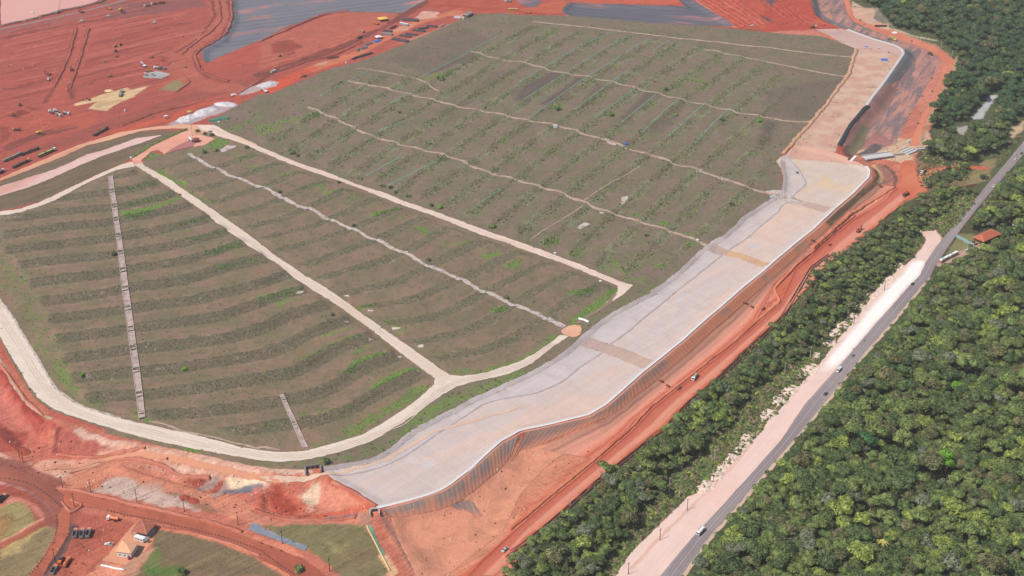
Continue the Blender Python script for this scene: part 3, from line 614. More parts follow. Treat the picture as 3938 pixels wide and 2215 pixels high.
grn("G 430,430 620,380", .8, 5, 9); grn("G 600,400 660,480 800,440", 1.0, 4, 6); grn("G 870,560 940,500", .8, 5, 6); grn("G 1130,690 1320,640", 1.3, 3, 8); grn("G 1000,620 1150,600", .7, 4, 5); grn("G 1320,700 1480,700", .6, 5, 8)
grn("G 1560,820 1660,870 1800,850", .9, 4, 8); grn("G 2220,1100 2350,1070", 1.2, 3, 6); grn("G 1900,980 2050,960", .8, 4, 6); grn("G 2470,1190 2576,1140", 1.0, 4, 8); grn("G 2100,1000 2200,1060", .7, 4, 7)
grn("G 250,90 350,50", .8, 4, 7); grn("G 200,300 370,260", .9, 4, 6); grn("G 0,200 100,190", .7, 4, 9); grn("E 1580,260 1700,340 1830,370", 1.4, 3, 6); grn("E 1830,430 1950,520 2100,560", .8, 4, 7); grn("E 2200,640 2400,660", .6, 5, 7)
grn("E 2350,100 2480,110", .9, 4, 8); grn("E 2500,220 2576,240", .9, 4, 9); grn("E 1430,150 1550,40 1610,80 1480,130", 1.8, 1.5); grn("A 2030,1443 2150,1370 2300,1400 2200,1460", 1.6, 2); grn("E 2000,40 2150,0 2200,40", 1.0, 3, 6)
grn("A 2576,1150 2300,1290 2150,1300", .8, 4, 9); grn("B 0,1270 300,1190 600,1130", 1.0, 4, 9); grn("B 0,1320 200,1270", .9, 3, 10); grn("H 50,350 300,340", .4, 8, 10)
grn("F 0,640 60,740 110,850 150,950 190,1010", .62, 8, 16, 6); grn("J 350,600 550,700 700,950 800,1100 950,1160", .7, 5, 10); grn("J 560,780 700,1000", 1.1, 3, 5); grn("J 0,0 200,60 350,200 430,400", .6, 8, 12)
grn("J 1330,1240 1480,1340", 1.0, 3, 6); grn("N 1850,210 1950,240", 1.4, 3, 7); grn("J 540,1290 620,1320", 1.2, 3, 6); grn("J 700,1370 800,1400", .9, 3, 5); grn("O 500,160 800,90 1100,0", .7, 3, 5); grn("O 620,320 1000,240 1300,120 1450,20", .6, 5, 9)
grn("O 0,330 500,330", .5, 3, 4); grn("C 320,1060 430,1060", 1.2, 4, 9, 1); grn("C 1650,760 1850,830", .8, 5, 13); grn("B 1650,780 1850,720", .9, 5, 14); grn("G 1780,130 1880,130", .9, 4, 8); grn("G 2400,60 2576,20", .6, 6, 8)
grn("H 700,200 830,160", .5, 5, 9); grn("H 1420,230 1530,180", .6, 5, 7); grn("C 1420,880 1580,850", .8, 5, 9); grn("C 840,1150 930,1130", .9, 4, 8); grn("C 2320,1200 2400,1210", .9, 4, 7)
grn("H 250,980 380,940", 1.0, 4, 8); grn("H 500,1100 740,1000", .8, 5, 9); grn("H 820,1200 1000,1240 900,1130", .8, 5, 8); grn("H 1380,770 1450,780", 1.4, 3, 5); grn("H 1640,880 1740,890", .8, 5, 8); grn("H 1640,960 1740,970", .9, 4, 7)
grn("H 1340,1180 1380,1180", 1.2, 4, 7); grn("H 1070,1330 1200,1320", .9, 4, 9); grn("H 480,350 560,350", .7, 5, 7); grn("H 170,40 260,60", .6, 6, 9); grn("H 1100,680 1160,690", .9, 4, 6); grn("H 30,820 60,830", .9, 4, 6)
def lush(x, y):
    r = np.zeros(x.shape); wx = fbm(x, y, 8) - .5; wy = fbm(x + 55, y + 11, 8) - .5
    for P, s, soft, w, warp in GR:
        pad = soft + warp * 2 + (w or 0) + 2
        m = (x > P[:, 0].min() - pad) & (x < P[:, 0].max() + pad) & (y > P[:, 1].min() - pad) & (y < P[:, 1].max() + pad)
        if not m.any(): continue
        xx = x[m] + wx[m] * warp * 2; yy = y[m] + wy[m] * warp * 2
        if w is None:
            d, _, _ = near(xx, yy, P, True); a = sst(-soft, soft, np.where(inpoly(xx, yy, P), d, -d))
        else:
            d, _, _ = near(xx, yy, P); a = 1 - sst(w / 2 - soft / 2, w / 2 + soft, d)
        r[m] = np.maximum(r[m], a * s)
    return r
DK = []
def dk(spec, s=1.0): DK.append((W(spec), s))
dk("C 0,860 340,700 430,740 30,1000 -60,1000"); dk("C 180,1040 580,760 650,770 300,1050"); dk("C 560,1100 760,820 900,850 600,1120", .6)
dk("C 980,1180 1260,890 1360,930 1050,1190", .9); dk("C 1250,1310 1560,1000 1680,1000 1420,1330", .6); dk("B 1650,1443 2300,700 2576,700 2000,1000", .4)
dk("B 1620,740 2090,520 2200,560 1750,720", .9); dk("D 0,1190 130,1210 60,1443 -80,1443", .8); dk("D 0,900 420,820 800,780 700,950 480,1200 0,1150", .45); dk("B 1200,600 2000,250 2300,400 1700,740", .35)
def dark(x, y):
    r = np.zeros(x.shape)
    for P, s in DK:
        d, _, _ = near(x, y, P, True); r = np.maximum(r, s * sst(-3, 4, np.where(inpoly(x, y, P), d, -d)))
    return r
zn = grid_f(np.where(zoneA, 1.0, np.where(zoneB, .8, 0.0)))
g = NG('terrace_cover', .95, .05)
ph = g.attr('ph'); st = g.attr('str'); lu = g.attr('lush'); zo = g.attr('zone'); dkk = g.attr('dk')
w1 = g.math('MULTIPLY', g.math('SUBTRACT', g.noise(7, 4), .5), .28)
f_ = g.math('PINGPONG', g.math('ADD', ph, w1), .5)                     # 0 = middle of a bench, .5 = middle of a slope
pres = g.math('MAXIMUM', g.math('MULTIPLY', zo, .8), g.step(g.noise(26, 5), .42, .58)); band = g.math('MULTIPLY', g.math('MULTIPLY', g.math('SUBTRACT', 1.0, g.step(f_, .16, .26)), st, True), pres)
n_hi = g.noise(1.2, 4, rough=.7); n_md = g.noise(6, 4)
slope = g.mix(g.step(g.noise(22, 5), .38, .62), C(146, 120, 100), C(128, 116, 90))
slopeC = g.mix(g.step(g.noise(25, 5), .38, .62), C(134, 114, 100), C(122, 114, 90))
slope = g.mix(zo, slopeC, slope)
slope = g.mix(g.math('MULTIPLY', g.step(n_md, .5, .7), .5), slope, C(106, 100, 74))
slope = g.vary(slope, .16, 1.0, detail=4, rough=.7)
scA = g.mix(g.step(n_hi, .34, .66), C(94, 90, 72), C(136, 126, 108)); scA = g.mix(g.math('MULTIPLY', g.step(g.noise(2.3, 3), .58, .66), g.step(g.noise(30, 3), .45, .6)), scA, C(174, 160, 148))
scC = g.mix(g.step(n_hi, .36, .62), C(104, 108, 78), C(174, 174, 134))
scr = g.mix(zo, scC, scA); scr = g.vary(scr, .22, 9, detail=5, rough=.65)
scr = g.mix(g.math('MULTIPLY', g.step(n_md, .45, .6), .35), scr, C(112, 112, 76))
c = g.mix(g.math('MULTIPLY', band, .85), slope, scr)
oddp = g.step(g.noise(14, 4), .56, .66); c = g.mix(g.math('MULTIPLY', oddp, .3), c, g.mix(g.step(n_hi, .42, .58), C(90, 86, 70), C(140, 128, 112)))
c = g.mix(g.math('MULTIPLY', dkk, .75), c, C(98, 84, 82))
edge = g.math('MULTIPLY', g.math('MULTIPLY', g.math('SUBTRACT', 1.0, g.math('MULTIPLY', g.math('ABSOLUTE', g.math('SUBTRACT', f_, .235)), 45.0), True), st), g.step(g.noise(30, 3), .45, .7))
c = g.mix(g.math('MULTIPLY', edge, .45), c, C(182, 162, 134))
gc = g.mix(g.step(n_hi, .4, .6), C(78, 112, 46), C(132, 160, 78)); gc = g.mix(band, gc, g.mix(g.step(n_hi, .42, .58), C(52, 76, 40), C(112, 138, 74)))
lm = g.step(g.math('ADD', lu, g.math('MULTIPLY', g.math('SUBTRACT', n_md, .5), 1.8)), .35, 1.35)
c = g.mix(g.math('MULTIPLY', lm, .9), c, gc)
c = g.vary(c, .14, 40, detail=4); c = g.vary(c, .20, 4.5, detail=5, rough=.7); c = g.vary(c, .16, 1.4, detail=3, rough=.7)
g.bump(g.math('ADD', g.math('MULTIPLY', n_hi, g.math('ADD', .25, band)), n_md), 1.0)
M_TER = g.done(c)
terr = patch('terraced_field', pile, M_TER, .10, 2.0, {'ph': grid_f(PH), 'str': grid_f(STR), 'lush': lush, 'zone': zn, 'dk': dark})

# ---------------------------------------------------------------- roads
def ang(spec): p = W(spec); v = p[1] - p[0]; return math.atan2(v[1], v[0])
a1 = ang("E 1700,390 K 1800,900"); a2 = ang("G 0,38 2400,935"); a3 = ang("Q 300,1240 2200,0"); a4 = ang("Q 1500,1443 I 2400,250")
M_PALE = soil('pale_gravel', (226, 205, 188), (218, 188, 166), a1, .10, .06, .06, patch=(.55, .8))
M_PALE2 = soil('pale_gravel_pink', (232, 208, 192), (226, 180, 152), a2, .10, .06, .06, patch=(.5, .8))
M_RING = soil('pale_gravel_ring', (230, 212, 196), (214, 190, 176), ang("J 500,1150 1300,1400"), .10, .06, .06, patch=(.5, .75))
ring = patch('gravel_road', "J -300,-300 0,125 60,215 150,360 250,530 350,690 450,860 530,1000 600,1065 720,1155 850,1215 1000,1262 1200,1318 1350,1350 1500,1385 N 1800,20 2000,62 2200,118 2400,172 O 0,200 200,218 420,210 600,168 800,112 1000,52 K 1300,1310 1500,1170 1640,1060 1720,970 1735,920 1880,887 2000,895 2200,868 2400,808 "
 "L 0,750 150,670 250,600 330,540 395,488 480,500 420,540 330,600 220,690 130,760 0,825 K 2450,880 2300,912 2100,952 1950,1000 1800,1082 1600,1230 1450,1330 O 1200,60 1000,150 800,215 600,265 400,300 200,315 0,302 N 2300,252 2000,200 1700,140 1400,70 J 1180,1440 900,1350 650,1270 500,1200 400,1130 300,1010 200,840 100,680 0,500 -300,50", M_RING, .30, 1.5)
road1 = patch('gravel_road', "E 1400,180 1500,240 1700,350 1850,460 2000,560 2200,700 2400,840 G 0,970 150,1090 300,1190 450,1290 K 620,0 800,120 1000,270 1200,410 1400,550 1600,690 1750,800 1880,887 1800,1000 1735,920 1600,820 1400,670 1200,510 1000,360 800,215 600,90 G 470,1400 330,1310 150,1160 E 2576,1065 2450,990 2300,880 2150,770 2000,640 1850,540 1700,430 1550,330 1420,250 1330,190", M_PALE, .34, 1.5)
road2 = patch('gravel_road', "A 2120,1240 2250,1310 2400,1370 G 0,15 200,100 400,180 600,245 800,320 1000,400 1200,460 1400,540 1600,610 1800,680 2000,755 2200,830 2400,900 H 0,960 200,1030 400,1110 600,1180 800,1270 950,1330 1050,1370 1120,1385 L 1095,20 1040,70 960,130 870,195 850,175 920,100 965,60 975,0 H 930,1375 800,1320 600,1240 400,1160 200,1090 0,1020 G 2400,950 2200,890 2000,810 1800,730 1600,655 1400,590 1200,510 1000,430 800,355 600,290 400,220 200,145 0,60 A 2450,1443 2300,1390 2150,1350 2080,1310 2000,1290 1950,1240", M_PALE2, .30, 1.5)
west = patch('gravel_road', "E 1310,160 1200,190 1000,275 800,370 600,465 400,560 200,630 0,655 -300,700 -300,735 0,690 200,665 400,600 600,510 800,400 1000,310 1150,245 1330,212 1345,180", M_PALE, .26, 1.5)
M_UP = soil('pink_gravel', (226, 172, 142), (214, 150, 118), ang("E 0,340 800,50"), .10, .08, .06)
up = patch('dirt_road', "E -300,430 0,325 250,215 500,110 770,0 A 1000,1370 1200,1310 1500,1260 1800,1230 2000,1238 2130,1240 2080,1320 1990,1330 1880,1300 1840,1275 1700,1275 1400,1300 1100,1385 E 860,0 600,120 300,240 0,355 -300,465", M_UP, .22, 1.5)
M_PK = soil('pink_white_soil', (226, 190, 182), (214, 160, 146), ang("E 0,450 1000,90"), .08, .10, .08)
strip = patch('pink_soil_strip', "E -300,480 0,405 150,360 300,310 500,250 700,170 850,90 1000,55 A 1350,1370 1600,1340 1590,1350 E 1290,10 1000,110 750,215 500,330 250,430 0,500 -300,580", M_PK, .24, 1.5)
M_YARD = soil('yard_paving', (232, 170, 146), (222, 150, 124), None, 0, .08, .06)
patch('gatehouse_yard', "E 1305,135 1500,0 A 1510,1443 1700,1350 1870,1292 1960,1330 2130,1375 2020,1443 E 1900,15 1750,40 1620,85 1570,45 1500,60 1400,150 1420,180 1330,190", M_YARD, .32, 1.5)
patch('paved_apron', "E 1630,85 1760,0 1900,-60 1960,-40 1910,15 1760,45", soil('apron', (176, 116, 112), None, None, 0, .1, .1), .40, 1.5)
patch('turning_area', "L 405,450 440,420 480,398 540,388 600,400 612,430 600,480 560,505 520,512 440,490", soil('orange_sand', (232, 178, 148), (226, 164, 134), None, 0, .06, .06), .42, 1.2)
# canal
a5 = ang("L 0,1300 2300,-30")
g = NG('canal_lining', .95, .08)
tn = g.attr('side'); fa = g.attr('far')
bed = g.mix(g.step(g.noise(50, 6, rot=a5, sx=3, dist=1.0), .42, .64), C(210, 192, 186), C(220, 192, 178)); bed = g.mix(fa, bed, g.mix(g.step(g.noise(50, 5, dist=1.0), .4, .6), C(212, 192, 178), C(222, 192, 160)))
bed = g.mix(g.step(g.noise(20, 5), .58, .75), bed, C(206, 198, 200)); left = g.mix(g.step(g.noise(24, 5, dist=.8), .4, .64), C(206, 195, 193), C(198, 186, 185))
c = g.mix(g.math('MULTIPLY', g.step(tn, .45, .55), .8), bed, left); c = g.vary(c, .10, 1.1, detail=3, rot=a5, sx=30); c = g.vary(c, .08, 9, detail=5)
c = g.vary(c, .12, .9, detail=3); c = g.vary(c, .07, 2.2, detail=2, rot=a5 + 1.57, sx=30); c = g.vary(c, .10, 5, detail=4, rot=a5, sx=14); c = g.bright(c, g.math('SUBTRACT', 1.0, g.math('MULTIPLY', g.step(g.noise(7, 6, dist=2.5), .62, .72), .09)))
g.bump(g.noise(1.2, 3), .25); M_CAN = g.done(c)
toeL = W("O 640,430 800,455 1000,420 1200,370 1400,280 1500,220 1600,150 1700,80 1800,10 K 2080,1260 2200,1180 2400,1120 2576,1090 L 150,1070 300,1010 400,960 500,890 600,800 700,740 800,670 880,590 950,540 1100,430 1260,290 1370,210 1500,95 1620,0 H 1750,1290 1950,1130 2060,1040 2250,920 2400,790 2576,640 I 150,620 215,575 280,510 400,400 420,370 350,240 240,110")
leftE = W("O 620,362 800,335 1000,305 1150,260 1300,165 1400,80 1500,0 K 1650,1350 1800,1270 1950,1200 2100,1110 2250,1050 2400,980 2576,900 L 150,830 300,740 450,640 545,560 600,500 660,450 720,400 800,340 900,270 1050,190 1200,110 1330,50 H 1290,1443 1450,1340 1650,1170 1760,1060 1860,980 2000,900 2120,800 2200,710 2400,580 2500,520 I 60,540 175,440 190,300 165,220 170,110 230,95")
sidep = np.vstack([leftE, toeL[::-1]])
def side(x, y):
    d, _, _ = near(x, y, sidep, True); return sst(-1.2, 1.2, np.where(inpoly(x, y, sidep), d, -d))
def farf(x, y): return sst(YW(925), YW(663), y)
patch('canal', CANAL_W := W(CANAL_S), M_CAN, .16, 1.5, {'side': side, 'far': farf})
def offs(P, d_):
    T = np.gradient(P, axis=0); T /= np.linalg.norm(T, axis=1)[:, None]; return P + np.stack([-T[:, 1], T[:, 0]], 1) * d_
def ribbon(name, P, w, mat, off, hgt=0.0, step=2.0, parent=None, cap=True, wob=0.0):
    if isinstance(P, str): P = W(P)
    L = np.r_[0, np.cumsum(np.hypot(*np.diff(P, axis=0).T))]; n = max(2, int(L[-1] / step) + 1); t = np.linspace(0, L[-1], n)
    q = np.stack([np.interp(t, L, P[:, 0]), np.interp(t, L, P[:, 1])], 1)
    if n > 8:
        k = np.array([1, 2, 3, 2, 1]) / 9.
        for a in (0, 1): q[2:-2, a] = np.convolve(q[:, a], k, 'valid')
    T = np.gradient(q, axis=0); T /= np.linalg.norm(T, axis=1)[:, None] + 1e-9; N = np.stack([-T[:, 1], T[:, 0]], 1)
    ww = w * (1 + wob * (vnoise(q[:, 0] / 3, q[:, 1] / 3) - .5) * 2) / 2
    q = q + N * (wob * w * (vnoise(q[:, 0] / 7 + 9, q[:, 1] / 7) - .5))[:, None]
    a = q + N * ww[:, None]; b = q - N * ww[:, None]; za = hq(a[:, 0], a[:, 1]) + off; zb = hq(b[:, 0], b[:, 1]) + off
    if hgt:
        zt = np.maximum(za, zb) + hgt; V = np.concatenate([np.c_[a, za - .4], np.c_[a, zt], np.c_[b, zt], np.c_[b, zb - .4]])
        F = []
        i = np.arange(n - 1)
        for r in range(3): F.append(np.stack([i + r * n, i + 1 + r * n, i + 1 + (r + 1) * n, i + (r + 1) * n], 1))
        F.append(np.array([[0, n, 2 * n, 3 * n], [n - 1, 4 * n - 1, 3 * n - 1, 2 * n - 1]])); F = np.concatenate(F)
    else:
        c_ = q; zc = hq(c_[:, 0], c_[:, 1]) + off; V = np.concatenate([np.c_[a, za], np.c_[c_, zc], np.c_[b, zb]])
        i = np.arange(n - 1); F = np.concatenate([np.stack([i, i + n, i + 1 + n, i + 1], 1), np.stack([i + n, i + 2 * n, i + 1 + 2 * n, i + 1 + n], 1)])
    return npmesh(name, V, F, mat, parent=parent)
M_CONC = flat('concrete', (206, 204, 200), .9, .1, dirt=.12); M_WHITE = flat('white_concrete', (250, 250, 250), .8, .1, dirt=.06); M_DK = flat('dark_rubble', (150, 138, 140), .95, .05, dirt=.3)
kerb_s = "O 1160,775 1300,740 1500,690 1700,630 1800,590 1900,530 2000,450 2100,380 2200,280 2300,190 2400,100 2500,50 L 0,1430 300,1370 500,1320 700,1270 850,1180 1000,1050 1200,870 1400,710 1600,550 1800,370 2000,200 2228,0 I 0,1240 100,1150 300,980 500,820 700,630 900,460 1043,310 1048,250 1020,205"
tag(ribbon('kerb', kerb_s, .7, M_WHITE, .2, .35), 'long white concrete kerb along the outer edge of the pale canal', 'kerb')
kp = W(kerb_s); ribbon('canal_edge_strip', offs(kp, 1.3), 1.7, soil('pale_cement', (216, 214, 210), None, None, 0, .08, .05), .34)['kind'] = 'structure'
up_k = "D 1020,1040 1100,930 1180,830 1270,700 1340,600 1385,530 1370,490 1300,450 1200,420 1090,390 950,340 830,293"
tag(ribbon('kerb', up_k, 3.4, M_CONC, .2, .5), 'broad pale grey concrete kerb curving round the upper end of the canal', 'kerb')
tag(ribbon('retaining_wall', "D 745,1443 860,1240 1000,1070 1035,1050", 4.5, flat('black_liner', (52, 52, 58), .7, .2), .15, .3), 'black lined ditch wall beside the bare upper canal bed', 'wall')
patch('dark_gabion_strip', np.vstack([leftE, offs(leftE, -4.5)[::-1]]), soil('gabion', (176, 163, 160), (194, 182, 180), None, 0, .1, .3, ssize=1, speck=.35), .30, 1.3)
ribbon('toe_line', toeL, 1.3, soil('toe', (178, 162, 164), None, None, 0, .1, .15), .26, wob=.5)['kind'] = 'structure'
M_XB = soil('stained_lining', (190, 164, 154), (198, 170, 154), a5, .15, .08, .1)
for s, m_ in (("L 690,505 900,580 1130,660 1350,745 1230,815 1030,740 820,660 600,585", M_XB), ("H 1880,985 1960,990 2070,1040 2040,1085 1990,1085 1850,1035", M_XB), ("H 2070,1040 2250,1090 2480,1160 2410,1200 2200,1130 2040,1090", soil('rust_lining', (214, 174, 136), (204, 160, 130), a5, .15, .08, .1)),
              ("I 240,530 450,565 660,610 605,660 380,600 220,570", M_XB), ("I 300,0 500,20 700,72 850,128 1000,200 700,165 240,120 230,100", soil('rose_lining', (216, 168, 148), None, a5, .1, .08, .08))):
    patch('canal_crossing', s, m_, .27, 1.3)
M_TRK = soil('orange_trace', (220, 188, 166), None, a5, .15, .1, .1)
ribbon('wheel_track', "O 0,490 250,495 500,470 760,430 1000,360 1250,290 1450,180 1650,60 1750,0 K 2150,1330 2400,1250 L 100,1180", 3, M_TRK, .30, wob=.4)['kind'] = 'structure'
ribbon('wheel_track', "N 430,385 800,360 1000,295 1250,230 1500,235 1800,300 2200,395 2576,485 O 100,495 300,500", 4, soil('orange_track', (214, 150, 120), None, None, 0, .1, .1), .30, wob=.4)['kind'] = 'structure'
# upper canal bed of bare soil
def ubed():
    return patch('bare_canal_bed', "D 500,292 750,287 830,297 950,342 1090,393 1200,424 1300,455 1368,492 1380,530 1338,598 1268,698 1178,828 1098,928 1018,1040 860,1240 735,1443 I 700,70 500,20 300,0 D 300,1400 480,1200 620,1020 750,850 850,760 900,480 750,420 640,350", M_UB, .12, 2.0)
g = NG('bare_bed', .95, .05); c = g.mix(g.step(g.noise(22, 5), .42, .58), C(214, 180, 158), C(206, 160, 142)); c = g.mix(g.step(g.noise(30, 5), .60, .70), c, C(196, 170, 122))
c = g.mix(g.math('MULTIPLY', g.step(g.noise(4, 5, rough=.7), .54, .6), g.step(g.noise(26, 3), .5, .6)), c, C(122, 122, 88)); c = g.vary(c, .14, 2, detail=4); g.bump(g.noise(2, 4), .5); M_UB = g.done(c)
ubed()
patch('pink_canal_apron', "D 500,293 750,288 828,298 1080,386 1280,446 1365,490 1380,525 1340,560 1200,520 1050,480 900,480 780,420 650,350", soil('rosy_gravel', (206, 172, 162), (196, 160, 150), None, 0, .08, .1), .22, 1.8)
ribbon('soil_berm', "D 915,490 880,600 850,720 820,770 750,850 640,1010 480,1200 300,1400 I 240,30 190,80", 4, soil('berm_soil', (206, 160, 128), None, None, 0, .1, .2), .3, .5, wob=.4)['kind'] = 'structure'
# haul roads
M_HAUL = soil('haul_road_dirt', (200, 100, 70), (216, 126, 96), a3, .26, .10, .10, patch=(.4, .7), ssize=1.3); M_HAUL2 = soil('haul_road_far', (218, 134, 104), (208, 122, 96), ang("D 1550,1400 1800,700"), .10, .08, .08)
patch('haul_road', "O 1850,1500 2000,1430 2200,1270 2400,1090 2576,935 Q 300,675 600,430 900,175 1100,5 L 1300,1215 1560,1010 1800,820 2100,590 2300,410 2576,175 I 100,1435 300,1220 500,1050 700,870 900,710 1100,590 1330,400 1380,300 1345,180 1400,150 1470,150 1500,260 1560,290 1600,250 1830,200 1840,225 1620,290 1560,340 1600,450 1450,520 1330,575 1200,680 1000,860 800,1010 600,1200 380,1420 L 2576,285 2200,615 1900,910 1640,1120 1370,1400 Q 1150,150 900,340 600,590 300,850 0,1090 -120,1190 O 2250,1443", M_HAUL, .20, 1.6)
patch('haul_road', "D 820,-60 870,100 900,180 1100,260 1300,340 1500,400 1700,465 1800,530 1840,590 1830,680 1770,820 1690,980 1600,1180 1540,1380 1540,1443 1440,1443 1480,1340 1580,1120 1680,920 1760,740 1775,640 1750,580 1650,510 1450,430 1200,345 1000,270 880,210 820,120 780,-60", M_HAUL2, .20, 1.6)
berm = soil('berm_red', (224, 136, 106), (204, 104, 76), None, 0, .1, .15)
for s, w_, h_ in (("Q -100,990 0,905 300,650 600,405 900,150 1080,0 L 1290,1200 1560,990 1800,800 2100,570 2300,390 2576,155 I 100,1420 300,1205 500,1035 700,855 900,695", 2.0, .9), ("Q -160,1260 0,1125 300,885 600,625 900,375 1150,175 L 1400,1420 1660,1140 1910,930 2210,635 2576,305 I 400,1430 620,1215 820,1025 1020,875 1220,690 1340,600", 2.4, 1.0), ("I 480,1030 660,860 860,680 1060,560 1290,410", 3, 1.2)):
    ribbon('earth_berm', s, w_, berm, .0, h_, wob=.3)['kind'] = 'structure'
# highway
M_ASPH = soil('asphalt', (158, 145, 147), (166, 153, 152), a4, .16, .06, .05, ssize=1.6)
hl = "Q 1300,1530 1390,1443 1700,1070 2000,750 2300,420 2576,110 M 400,1180 650,900 880,640 1100,380 1300,160 1440,0 I 1550,1280 1600,1160 1700,1010 1850,830 2050,590 2200,400 2400,170 2540,0 2700,-200"
hr = "Q 1530,1530 1600,1443 1850,1090 2100,800 2400,450 2576,260 M 300,1530 370,1443 640,1110 850,860 1000,660 1220,410 1400,200 1560,0 I 1640,1310 1700,1190 1800,1040 1900,900 2100,640 2300,400 2500,170 2650,0 2800,-200"
HL, HR_ = W(hl), W(hr); HR2 = W("Q 1530,1530 1600,1443 1850,1090 2100,800 2400,450 2576,240 M 370,1443 640,1110 850,860 1000,660 1220,410 1400,200 1560,0 I 1640,1310 1700,1190 1800,1040 1900,900 2100,640 2300,400 2500,170 2650,0 2800,-200")
patch('highway', np.vstack([HL, HR2[::-1]]), M_ASPH, .34, 1.2, rag=.3)
mid = W("Q 1500,1443 1775,1080 2050,775 2350,435 2576,185 M 520,1145 750,880 940,650 1160,395 1350,180 1500,0 I 1595,1295 1650,1175 1750,1025 1875,865 2075,615 2250,400 2450,170 2595,0")
ribbon('road_marking', mid, .25, flat('faded_paint', (182, 170, 160), .8), .40)['kind'] = 'structure'
M_SH = soil('pink_roadbed', (238, 206, 194), (230, 184, 166), a4, .09, .06, .05, patch=(.5, .8)); 
WHP = W("M 520,850 700,640 850,460 1000,280 1150,110 1250,-10 I 1350,1290 1450,1160 1550,1138 1600,1155 1545,1285 M 1425,10 1290,165 1095,385 875,645 760,780 650,870 590,890")
def whf(x, y):
    d, _, _ = near(x, y, WHP, True); d = np.where(inpoly(x, y, WHP), d, -d); return sst(-1.5, 3.5, d + (fbm(x, y, 6) - .5) * 2) * sst(W("M 600,900")[0][1] - 4, W("M 760,700")[0][1], y + (fbm(x, y, 9) - .5) * 12)
g = NG('roadbed', .95, .05); c = g.mix(g.step(g.noise(40, 5, rot=a4, sx=3), .5, .8), C(238, 206, 194), C(232, 186, 168)); c = g.mix(g.attr('wh'), c, C(255, 250, 244)); c = g.vary(c, .10, 1.4, detail=4, rot=a4, sx=40); c = g.vary(c, .06, 1.3, detail=4); c = g.vary(c, .05, 14); g.bump(g.noise(1.6, 3, rot=a4, sx=30), .15); M_SH = g.done(c)
patch('road_shoulder', np.vstack([W("Q 860,1530 950,1443 1100,1210 1450,870 1660,660 1800,600 1950,480 2200,200 2400,-10 M 0,1420 150,1200 370,960 560,760 700,560 900,330 1050,130 1150,-20 I 1220,1350 1350,1180 1480,1120 1560,1000 1600,900 1560,860 1720,840 1750,900 1730,960"), HL[::-1][8:] ]) if False else
      "Q 860,1530 950,1443 1100,1210 1450,870 1660,660 1800,600 1950,480 2200,220 2400,0 M -1,1400 150,1230 370,960 560,760 700,570 900,340 1050,130 1150,-20 I 1350,1220 1480,1120 1580,1000 1605,930 1540,860 1700,835 1760,900 1750,950 1700,1020 1600,1165 1550,1285 M 1430,10 1300,165 1100,385 880,645 650,905 400,1185 Q 2576,120 2300,425 2000,755 1700,1075 1390,1448 1300,1530", M_SH, .20, 1.6, {'wh': whf})
M_TAN = soil('tan_verge', (212, 184, 160), None, a4, .1, .1, .1)
ribbon('road_verge', W("Q 1625,1443 1870,1095 2120,805 2420,455 2590,255 M 655,1115 862,865 1012,665 1235,415 1412,205 1570,5 I 1655,1315"), 2.6, M_TAN, .26, wob=.3)['kind'] = 'structure'
# cracks of wheel tracks in the shoulder
for s, w_ in (("Q 1090,1380 1400,1050 1650,800 1900,560 2200,260 M 0,1330 300,1000", 2.0),): ribbon('wheel_track', s, w_, soil('rut', (230, 186, 168), None, a4, .2), .26, wob=.5)['kind'] = 'structure'
# lower-left haul roads
M_DR = soil('dirt_road_red', (186, 104, 80), (170, 92, 74), ang("N 600,600 2500,1130"), .16, .1, .08)
patch('dirt_road', "N 600,585 900,650 1300,750 1700,840 2100,935 2400,1040 2576,1105 O 200,1180 400,1265 550,1350 660,1443 720,1530 500,1530 300,1443 150,1350 0,1280 N 2400,1180 2100,1070 1700,950 1400,880 1060,800 760,740 700,820 690,960 640,1090 560,1220 420,1443 380,1530 220,1530 300,1443 450,1250 540,1090 575,930 560,850 600,760 560,680", M_DR, .22, 1.6)
patch('dirt_road', "N -200,330 0,350 200,400 400,500 560,580 640,640 620,760 570,860 540,820 420,670 300,590 150,530 0,500 -200,490", soil('dirt_road_dark', (156, 90, 76), (170, 100, 82), ang("N 0,400 500,600"), .14, .1, .08), .26, 1.6)
# pond and geomembrane liners
g = NG('pond_water', .35, .3); c = g.vary(C(230, 166, 150), .04, 60); g.bump(g.noise(3, 3), .03); M_POND = g.done(c)
def liner(name, base, red, rot, per):
    g = NG(name, .7, .25); m_ = g.n('ShaderNodeMapping'); m_.inputs['Rotation'].default_value = (0, 0, -rot); g.l(g.pos, m_.inputs[0]); sx_ = g.n('ShaderNodeSeparateXYZ'); g.l(m_.outputs[0], sx_.inputs[0])
    v_ = g.math('PINGPONG', g.math('ADD', sx_.outputs[1], g.math('MULTIPLY', g.noise(60, 3), per * .8)), per / 2)
    c = g.mix(g.step(g.noise(45, 5, rot=rot, sx=4, rough=.65), .54, .66), C(*base), C(*red)); ln = g.math('SUBTRACT', 1.0, g.step(v_, per * .04, per * .2)); c = g.bright(c, g.math('SUBTRACT', 1.06, g.math('MULTIPLY', g.math('MULTIPLY', ln, g.step(g.noise(70, 4, rot=rot, sx=4), .35, .55)), .34)))
    c = g.vary(c, .16, 12, detail=5, rot=rot, sx=6); c = g.vary(c, .1, 2.5, detail=4); return g.done(c)
M_LIN = liner('geomembrane_sheets', (116, 114, 122), (184, 122, 112), ang("A 2300,60 2576,50"), 13); M_LIN2 = liner('geomembrane_sheets_dark', (98, 95, 104), (172, 118, 116), ang("C 500,60 1500,160"), 11)
pondP = W("A -600,-400 -600,370 0,252 300,190 600,108 850,55 975,22 960,0 1100,-400")
patch('pond', pondP, M_POND, 0, 4.0, zf=lambda x, y: np.full(x.shape, -.35))
